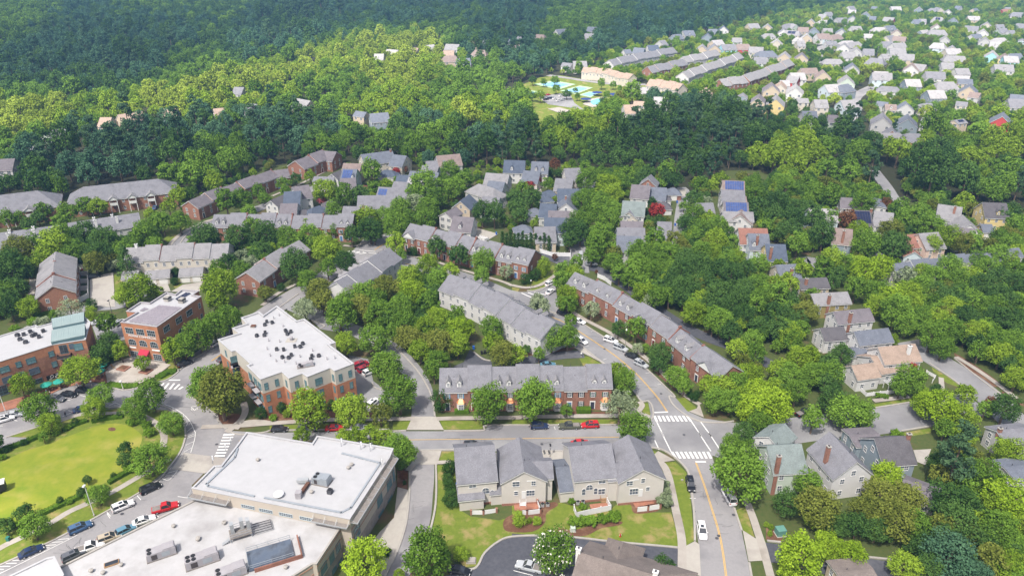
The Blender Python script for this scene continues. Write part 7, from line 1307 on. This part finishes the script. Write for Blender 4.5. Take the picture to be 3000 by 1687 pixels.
lamp(T('i',950,840), T('i',860,530), 'tall pale lamp post with box head beside the park', 'vinyl'); lamp(T('e',65,1210), T('e',-10,960), 'tall pale lamp post by the orange brick building', 'vinyl'); lamp(T('e',1135,225), T('e',1090,70), 'slim dark pole beside the concrete drive', 'hvac_dark', r=.1); lamp(T('k',382,245), T('k',388,118), 'black lamp post in the mulch bed between the beige houses', 'black', r=.07); lamp(T('e',1240,965), T('e',1243,880), 'pale curved lamp in the planted island', 'vinyl')
lamp(T('e',785,955), T('e',783,915), 'white globe lamp on the brick terrace by the umbrellas', 'black', 'globe', .05); lamp(T('e',925,925), T('e',915,888), 'white globe lamp by the plaza tree', 'black', 'globe', .05); lamp(T('c',190,1260), T('c',186,1180), 'black lamp post by the curved lawn', 'black', 'globe', .06); lamp(T('f',313,190), T('f',310,158), 'black lamp post at the car park entrance', 'black', r=.06); lamp(T('g',1140,530), T('g',1140,370), 'dark lamp post on the verge of the curving street', 'black', 'globe', .06); lamp(T('g',697,640), T('g',697,605), 'short dark lamp by the terrace drive', 'black', 'globe', .06); lamp(T('b',1045,830), T('b',1038,755), 'dark lamp post at the small crossroads', 'black', 'globe', .06); lamp(T('k',1605,1330), T('k',1612,1285), 'short dark post beside the dark car park', 'black', r=.05)
for q in ((322,180,322,245),(370,180,370,245)):
    b = gz('k', q[0], 225, .05); o = thing('mailbox', 'small black mailbox on a post between the beige houses', 'mailbox', b, 0, 'mailboxes between the beige houses'); MB().box((0,0,.5), (.1,.1,1.0)).build('post', 'black', o); MB().box((0,0,1.15), (.3,.5,.35)).build('box_body', 'black', o)
w = gz('k',1088,1045,.02); o = thing('fire_hydrant', 'red and white fire hydrant on the lawn', 'hydrant', w); MB().lathe([(.2,0),(.2,.08),(.15,.1),(.15,.6),(.19,.62),(.16,.75),(.05,.85)], 10).build('barrel', 'red', o); MB().tube((-.25,0,.5),(.25,0,.5), .07, n=8).build('nozzles', 'sign_white', o)
def cabinet(t, u, v, d, label, mat='boxgreen', rz=0.0):
    o = thing('utility_cabinet', label, 'utility box', gz(t, u, v, 0), rz); MB().box((0,0,.05), (d[0]+.3,d[1]+.3,.2)).build('pad', 'concrete', o); MB().box((0,0,.12+d[2]/2), d).build('casing', mat, o); MB().box((0,0,.14+d[2]), (d[0]+.06,d[1]+.06,.06)).build('lid', mat, o)
cabinet('k',612,985,(1.0,.9,.9), 'pale green utility box in the mulch by the dark car park', 'palegreen'); cabinet('l',120,1020,(1.9,1.7,1.5), 'green transformer box beside the yellow shrubs', rz=.15); cabinet('j',2165,1290,(1.7,1.4,.25), 'flat concrete meter pad beside the rounded shrub', 'concrete')
def bin_(t, u, v, mat, label, grp=None):
    o = thing('wheeled_bin' if mat != 'bin_green' else 'litter_bin', label, 'bin', gz(t, u, v, .1), 0, grp); m = MB(); m.prism([(-.3,-.32),(.3,-.32),(.3,.32),(-.3,.32)], 0, 1.0); m.build('bin_body', mat, o); MB().box((0,0,1.04), (.68,.72,.08)).build('lid', mat, o)
bin_('k',575,225,'bin_blue','blue wheeled bin beside the beige house drive'); bin_('c',1640,625,'bin_blue','blue wheeled bin in the alley by the small garages'); bin_('c',1660,395,'bin_blue','blue wheeled bin by the brick garage'); bin_('f',2190,560,'bin_blue','blue wheeled bin at the bend of the dark alley'); bin_('b',2418,715,'bin_blue','blue wheeled bin on the fenced lawn'); bin_('i',90,1090,'bin_green','dark green litter bin by the park path'); bin_('f',2272,610,'black','black wheeled bin in the alley behind the terrace'); bin_('f',2303,605,'black','black wheeled bin next to another in the alley'); bin_('j',2028,545,'bin_blue','blue wheeled bin by the beige house corner')
def fence(t, pts, label, h=1.5, mat='vinyl', post='vinyl', seg=2.4, name='fence', pw=.14):
    W = [gz(t, pts[i], pts[i+1]) for i in range(0, len(pts), 2)]; o = thing(name, label, 'fence', W[0])
    for a, b in zip(W, W[1:]):
        L = (b-a).length; n = max(1, round(L/seg)); rz = math.atan2((b-a).y, (b-a).x)
        for i in range(n):
            c = a+(b-a)*((i+.5)/n)-W[0]; pn = MB().box((0,0,h*.5+.04), (L/n-pw,.05,h-.1)).box((0,0,h), (L/n-pw,.09,.08)); pn.build('fence_panel', mat, o, c, rz)
        for i in range(n+1): c = a+(b-a)*(i/n)-W[0]; MB().box((0,0,h*.55), (pw,pw,h*1.1)).box((0,0,h*1.1+.04), (pw+.08,pw+.08,.08)).build('fence_post', post, o, c, rz)
fence('o', (250,985,400,985,560,960), 'white patio fence with brick posts beside the conifer house', 1.2, 'vinyl', 'brick', 3.0, pw=.4); fence('o', (860,985,930,990,1095,970,1055,860), 'white patio fence with brick posts around the brick patio', 1.3, 'vinyl', 'brick', 3.2, pw=.35); fence('o', (1500,935,1530,1025,1700,985,1950,935,1900,850), 'tall white fence round the furnished rear patio', 1.6); fence('o', (2255,955,2400,940,2550,915,2480,760), 'white patio fence with brick posts at the corner house', 1.4, 'vinyl', 'brick', 3.2, pw=.4)
fence('c', (-60,835,200,870,400,930,590,935,590,905), 'long white garden fence behind the arborvitae row', 1.7); fence('c', (860,1145,930,1175,995,1225), 'white fence beside the alley of the curving terrace', 1.7); fence('h', (890,945,985,1035,1260,1005), 'white picket fence round the corner garden', 1.2); fence('h', (1590,800,1680,850,1650,900), 'white rail fence at the side porch garden', 1.0); fence('b', (2180,740,2300,785,2340,770,2250,745), 'white fence round the small vegetable plot', 1.2); fence('a', (790,1060,890,1055,895,1350,800,1400), 'tall white courtyard wall behind the brick-ended terrace', 2.0, 'white', 'white', 3.0, name='courtyard_wall'); fence('l', (10,540,90,600), 'white deck railing behind the pale green house', 1.1)
for i in range(3): fence('a', (795,1130+75*i,893,1125+75*i), ('white courtyard divider %s the red parasol' % ('beside', 'one bay from', 'two bays from')[i]), 1.9, 'white', 'white', 3.0, name='courtyard_wall')
umbrella(gz('a',840,1118,.1), 'closed red parasol in the walled courtyard', 'cloth_red', .5)
sheet('patio', TP('o', 765,845, 960,840, 1080,860, 1070,925, 780,945), .30, 'brickpave'); sheet('patio', TP('o', 2195,820, 2460,795, 2480,860, 2250,905), .302, 'brickpave'); sheet('patio', TP('o', 1690,870, 1900,845, 1930,910, 1710,950), .304, 'brickpave')
for q in ((1118,880),(1180,875),(1548,850),(1610,845)):
    o = thing('condenser', 'pale round-topped condenser beside the beige houses', 'condenser', gz('o', q[0], q[1], 0), 0, 'condensers beside the beige houses'); MB().box((0,0,.4), (.8,.8,.75)).build('casing', 'steel', o); MB().lathe([(.4,.77),(.38,.84),(.1,.86)], 12).build('fan_guard', 'black', o)
# back steps and arched window of the beige houses
def steps(t, u, v, n, rz, label, mat='vinyl'):
    o = thing('back_steps', label, 'steps', gz(t, u, v), rz); MB().box((0,.9,n*.18), (1.6,1.2,.1)).build('landing', mat, o)
    for k in range(n): MB().box((0,-.28*k,.18*(n-k)-.05), (1.3,.3,.06)).build('tread', mat, o)
    r = MB()
    for s in (-.7,.7): r.tube((s,1.4,n*.18+1),(s,.3,n*.18+1), .05, n=4); r.tube((s,.3,n*.18+1),(s,-.28*n,1.0), .05, n=4); r.tube((s,-.28*n,0),(s,-.28*n,1.0), .05, n=4); r.tube((s,.3,0),(s,.3,n*.18+1), .05, n=4)
    r.build('handrail', mat, o)
steps('o',880,850,5,0,'white railed back steps on the brick patio'); steps('o',2310,800,3,0,'green and wood back steps at the corner house patio','wood'); steps('o',1860,830,4,0,'wooden back steps beside the furnished patio','wood')
w = gz('e',328,1258,.19); o = thing('stone_ring', 'low ring of pale boulders on the park lawn', 'boulders', w); 
for i in range(11):
    a = 2*math.pi*i/11; rr_ = random.Random(i); m = MB().lathe([(.1,-.05),(.5,.05),(.55,.3),(.35,.5),(.05,.56)], 7); s_ = m.build('boulder', 'stone', o, (1.7*math.cos(a), 1.3*math.sin(a), 0)); s_.scale = (rr_.uniform(.7,1.1), rr_.uniform(.7,1.1), rr_.uniform(.6,1.1)); s_.rotation_euler = (0,0,a)
sheet('gravel', [T('e', 1128+40*math.cos(i*.5236), 1368+20*math.sin(i*.5236)) for i in range(12)], .193, 'mulch')
# hedges of the park: clipped box hedge lengths with ball tops
def hedge(t, pts, label, h=1.0, w=1.3):
    W = smooth_line([gz(t, pts[i], pts[i+1]) for i in range(0, len(pts), 2)], False, 4); o = thing('hedge', label, 'hedge', W[0]); g = np.random.default_rng(int(abs(W[0].x*10)))
    core = MB(); P = []
    for a, b in zip(W, W[1:]):
        L = (b-a).length; d = (b-a).normalized(); nr = Vector((-d.y, d.x, 0)); c = (a+b)/2-W[0]; core.box((c.x, c.y, h*.45), (L+.1, w*.8, h*.86), 0, math.atan2(d.y, d.x))
        for _ in range(int(L*60)):
            s = g.uniform(0,1); f = g.integers(0,3); p = a+(b-a)*s-W[0]
            if f == 0: q = p+nr*float(g.uniform(-w/2,w/2))+Vector((0,0,h*float(g.uniform(.92,1.06)))); nn = Vector((0,0,1))
            else: e = 1 if f == 1 else -1; q = p+nr*(e*w/2*float(g.uniform(.9,1.08)))+Vector((0,0,h*float(g.uniform(.03,1)))); nn = nr*e
            P.append((q, nn))
    core.build('stems', 'l_hedge', o); m = MB()
    for q, nn in P:
        nn = (nn+Vector(g.normal(size=3))*.35).normalized(); u = nn.orthogonal().normalized(); v = nn.cross(u); z = .11*float(g.uniform(.7,1.4)); m.add([q-u*z, q-v*z*.8, q+u*z, q+v*z*.8], [(0,1,2,3)])
    m.build('foliage', 'l_hedge', o); return o
hedge('i', (-60,240,90,170,260,110,420,40,560,-20), 'long clipped hedge on the north side of the park lawn', 1.1, 1.6); hedge('e', (640,1390,760,1330,880,1290), 'clipped hedge by the walking path of the park', 1.0, 1.5); hedge('e', (930,1300,1080,1270,1240,1250), 'clipped hedge behind the stone ring', 1.1, 1.5); hedge('e', (1280,1300,1420,1310), 'short clipped hedge by the path bend', 1.0, 1.5); hedge('i', (430,830,600,750,850,640), 'long clipped hedge on the south side of the park lawn', 1.1, 1.5); hedge('i', (1100,520,1220,450,1310,400), 'clipped hedge between park trees on the south side', 1.1, 1.5)
hedge('g', (650,1190,790,1190), 'dark square hedge at the brick terrace steps', 1.5, 2.2); hedge('f', (2000,1195,2140,1190), 'dark square hedge under the copper bay roof', 1.3, 2.0); hedge('e', (1090,690,1170,640), 'clipped hedge beside the plaza', 1.2, 1.5); hedge('e', (1080,915,1240,935,1380,925), 'low planting in the kerbed island', .5, 2.6); hedge('e', (1590,850,1680,800,1770,780), 'low planting in the plaza corner bed', .5, 3.0); hedge('e', (360,240,560,200), 'tall hedge behind the orange brick building', 1.6, 2.4); hedge('e', (380,290,510,260), 'yellowish hedge behind the orange brick building', 1.0, 2.6)
# pergola of the corner garden and other garden pieces
w = gz('h',1225,960); o = thing('pergola', 'white garden pergola in the corner garden', 'pergola', w, .2)
for x in (-1.5,1.5):
    for y in (-1,1): MB().box((x,y,1.2), (.14,.14,2.4)).build('post', 'vinyl', o)
for k in range(7): MB().box((-1.8+.6*k,0,2.5), (.1,2.8,.16)).build('rafter', 'vinyl', o)
# ---------------------------------------------------------------- understorey of the near woods
WOODS = [[(1790,840),(1850,830),(1890,700),(2060,690),(2180,730),(2240,790),(2330,850),(2330,900),(2400,1040),(2480,1100),(2440,1180),(2150,1180),(2080,1120),(2200,1080),(2150,1000),(2000,930),(1880,850)], [(2600,820),(3100,760),(3100,1200),(2950,1130),(2860,1060),(2750,1000),(2690,920),(2600,880)],
 [(2280,1470),(2460,1440),(2650,1420),(2800,1350),(3100,1250),(3100,1720),(2760,1720),(2500,1600),(2350,1580)], [(-80,760),(100,770),(110,820),(80,900),(-80,980)], [(880,850),(1000,860),(1250,820),(1290,900),(1400,960),(1330,1040),(1250,1050),(1200,1000),(1100,960),(1000,900)], [(100,720),(330,680),(480,700),(600,700),(560,740),(380,740),(300,800),(230,780),(120,760)], [(590,720),(700,690),(850,700),(960,720),(880,780),(830,800),(700,780)], [(2250,520),(2480,560),(2600,600),(2950,640),(3100,720),(2700,740),(2450,800),(2280,720)], [(1880,560),(2000,540),(2090,560),(2060,700),(1890,700)], [(2160,540),(2260,560),(2290,720),(2190,700)], [(2480,520),(2600,520),(2780,600),(2700,650),(2540,640)], [(1700,500),(1880,515),(1990,560),(1960,600),(1760,560)]]
ALLR = Grid(40.0)
for o in bpy.data.objects:
    if o.get('kind') == 'structure' and o.name.split('.')[0] in ('main_street','curving_street','south_street','side_street','driveway','car_park','service_lane','alley','lane','side_road','sidewalk','circle_road','park_street','link_street','entrance_lane'):
        P = [Vector((v.co.x, v.co.y)) for v in o.data.vertices]
        for a, b in zip(P, P[1:]):
            n = max(1, int((b-a).length/3))
            if (b-a).length < 60:
                for k in range(n): q = a+(b-a)*(k/n); ALLR.add(q.x, q.y, 0)
UND = []
VILL = [[(760,490),(1200,470),(1500,490),(1700,500),(1690,740),(1480,700),(1220,640),(1030,620),(780,610)], [(1740,520),(2060,560),(2060,720),(1900,700),(1760,780)], [(470,540),(760,500),(760,600),(560,640)], [(2290,640),(2500,560),(2960,640),(2960,730),(2600,760),(2300,900)]]
for poly in WOODS+VILL:
    vil = poly in VILL
    W = [G(p) for p in poly]; x0, x1, y0, y1 = min(p.x for p in W), max(p.x for p in W), min(p.y for p in W), max(p.y for p in W); y = y0
    while y < y1:
        x = x0
        while x < x1:
            qx, qy = x+rr.uniform(-1.6,1.6), y+rr.uniform(-1.6,1.6); x += 4.2
            if not inside(PX((qx, qy, 0))[:2], poly): continue
            R = rr.uniform(2.0, 3.4) if not vil else rr.uniform(1.1, 2.4)
            if vil and rr.random() < .45: continue
            d = math.hypot(qx, qy); ux, uy = qx/d, qy/d
            if any(hits_house(qx+ux*s, qy+uy*s, R*.6) for s in (0, 4, 8)): continue
            if any(math.hypot(qx+ux*s-rx, qy+uy*s-ry) < R+1.0 for s in (0, 4) for rx, ry, _, _ in ALLR.near(qx+ux*s, qy+uy*s)): continue
            UND.append((qx, qy, R, rr.choice('mdmdyO')))
        y += 4.2
wood_object('understorey', UND, 'dense green understorey between the near woodland trees')
print('UNDER', len(UND))
# ---------------------------------------------------------------- clouds above the scene, out of view, that shade the ground
def cloud_mat(name, clear):
    m = bpy.data.materials.new(name); m.use_nodes = True; nt = m.node_tree; N = nt.nodes; L = nt.links; N.remove(N['Principled BSDF'])
    tr = N.new('ShaderNodeBsdfTransparent'); tl = N.new('ShaderNodeBsdfTranslucent'); tl.inputs[0].default_value = (.95,.96,1,1); mx = N.new('ShaderNodeMixShader'); mx.inputs[0].default_value = clear
    L.new(tl.outputs[0], mx.inputs[1]); L.new(tr.outputs[0], mx.inputs[2]); L.new(mx.outputs[0], N['Material Output'].inputs[0]); MATS[name] = m
def cloud(px, alt, mat, label, thick=60.0, cell=26.0):
    off = SUN_DIR*(alt/SUN_DIR.z); P = [G(p) for p in px]; P = [(p.x+off.x, p.y+off.y) for p in P]
    x0, x1, y0, y1 = min(p[0] for p in P)-cell, max(p[0] for p in P)+cell, min(p[1] for p in P)-cell, max(p[1] for p in P)+cell
    cell = max(cell, (x1-x0)/90, (y1-y0)/90); nx, ny = int((x1-x0)/cell)+1, int((y1-y0)/cell)+1; g = random.Random(3); idx = {}; keep = set()
    nse = lambda x, y: math.sin(x*.021+.7)*math.sin(y*.017+1.1)+.5*math.sin(x*.047+y*.031)+.3*math.sin(x*.09-y*.11)
    for i in range(nx):
        for j in range(ny):
            x, y = x0+i*cell, y0+j*cell; wob = nse(x, y)*14
            if inside((x+cell/2+wob, y+cell/2+nse(y, x)*14), P): keep.add((i, j))
    m = MB(); V = {}
    def vert(i, j, top):
        k = (i, j, top)
        if k not in V:
            n_in = sum((a, b) in keep for a in (i-1, i) for b in (j-1, j)); x, y = x0+i*cell, y0+j*cell; e = 1.0 if n_in == 4 else 0.0
            V[k] = len(m.v); m.v.append((x+g.uniform(-.25,.25)*cell*(1-e), y+g.uniform(-.25,.25)*cell*(1-e), alt+(e*thick*(.6+.4*nse(x*1.3, y*1.3)) if top else -e*6-.5)))
        return V[k]
    for i, j in keep:
        m.f.append((vert(i,j,1), vert(i+1,j,1), vert(i+1,j+1,1), vert(i,j+1,1))); m.f.append((vert(i,j+1,0), vert(i+1,j+1,0), vert(i+1,j,0), vert(i,j,0))); m.m += [0,0]
        for a, b, c, d in ((i-1,j,(i,j+1),(i,j)), (i+1,j,(i+1,j),(i+1,j+1)), (i,j-1,(i,j),(i+1,j)), (i,j+1,(i+1,j+1),(i,j+1))):
            if (a, b) not in keep: m.f.append((vert(*c,1), vert(*d,1), vert(*d,0), vert(*c,0))[::-1]); m.m.append(0)
    o = m.build('cloud', mat, smooth=True); o['kind'] = 'stuff'; o['label'] = label; o['category'] = 'cloud'; return o
cloud_mat('cloud_thin', .785); cloud_mat('cloud_thick', .77)
cloud([(-900,560),(0,480),(300,445),(700,430),(1000,415),(1300,400),(1500,392),(1700,395),(1900,365),(2200,345),(2500,385),(2800,400),(3100,395),(3900,430),(2600,2600),(400,2600)], 420, 'cloud_thin', 'broad thin cloud above the near streets')
cloud([(-1200,285),(0,268),(250,258),(560,212),(690,140),(900,98),(1150,84),(1400,120),(1560,165),(1680,170),(1820,128),(2000,96),(2150,64),(2400,22),(2600,-12),(2500,-110),(-1200,-110)], 420, 'cloud_thick', 'dark cloud above the distant forest')
# ---------------------------------------------------------------- haze
hz = MB().box((0,1650,62), (6200,4300,126)); ho = hz.build('haze', 'glass'); ho['kind'] = 'stuff'; ho['label'] = 'pale blue summer haze over the whole valley'; ho['category'] = 'haze'
hm = bpy.data.materials.new('haze'); hm.use_nodes = True; nt = hm.node_tree; nt.nodes.remove(nt.nodes['Principled BSDF']); pv = nt.nodes.new('ShaderNodeVolumePrincipled'); pv.inputs['Color'].default_value = (.28,.56,1,1); pv.inputs['Density'].default_value = .00018; pv.inputs['Anisotropy'].default_value = 0.0
nt.links.new(pv.outputs[0], nt.nodes['Material Output'].inputs['Volume']); ho.data.materials.clear(); ho.data.materials.append(hm)
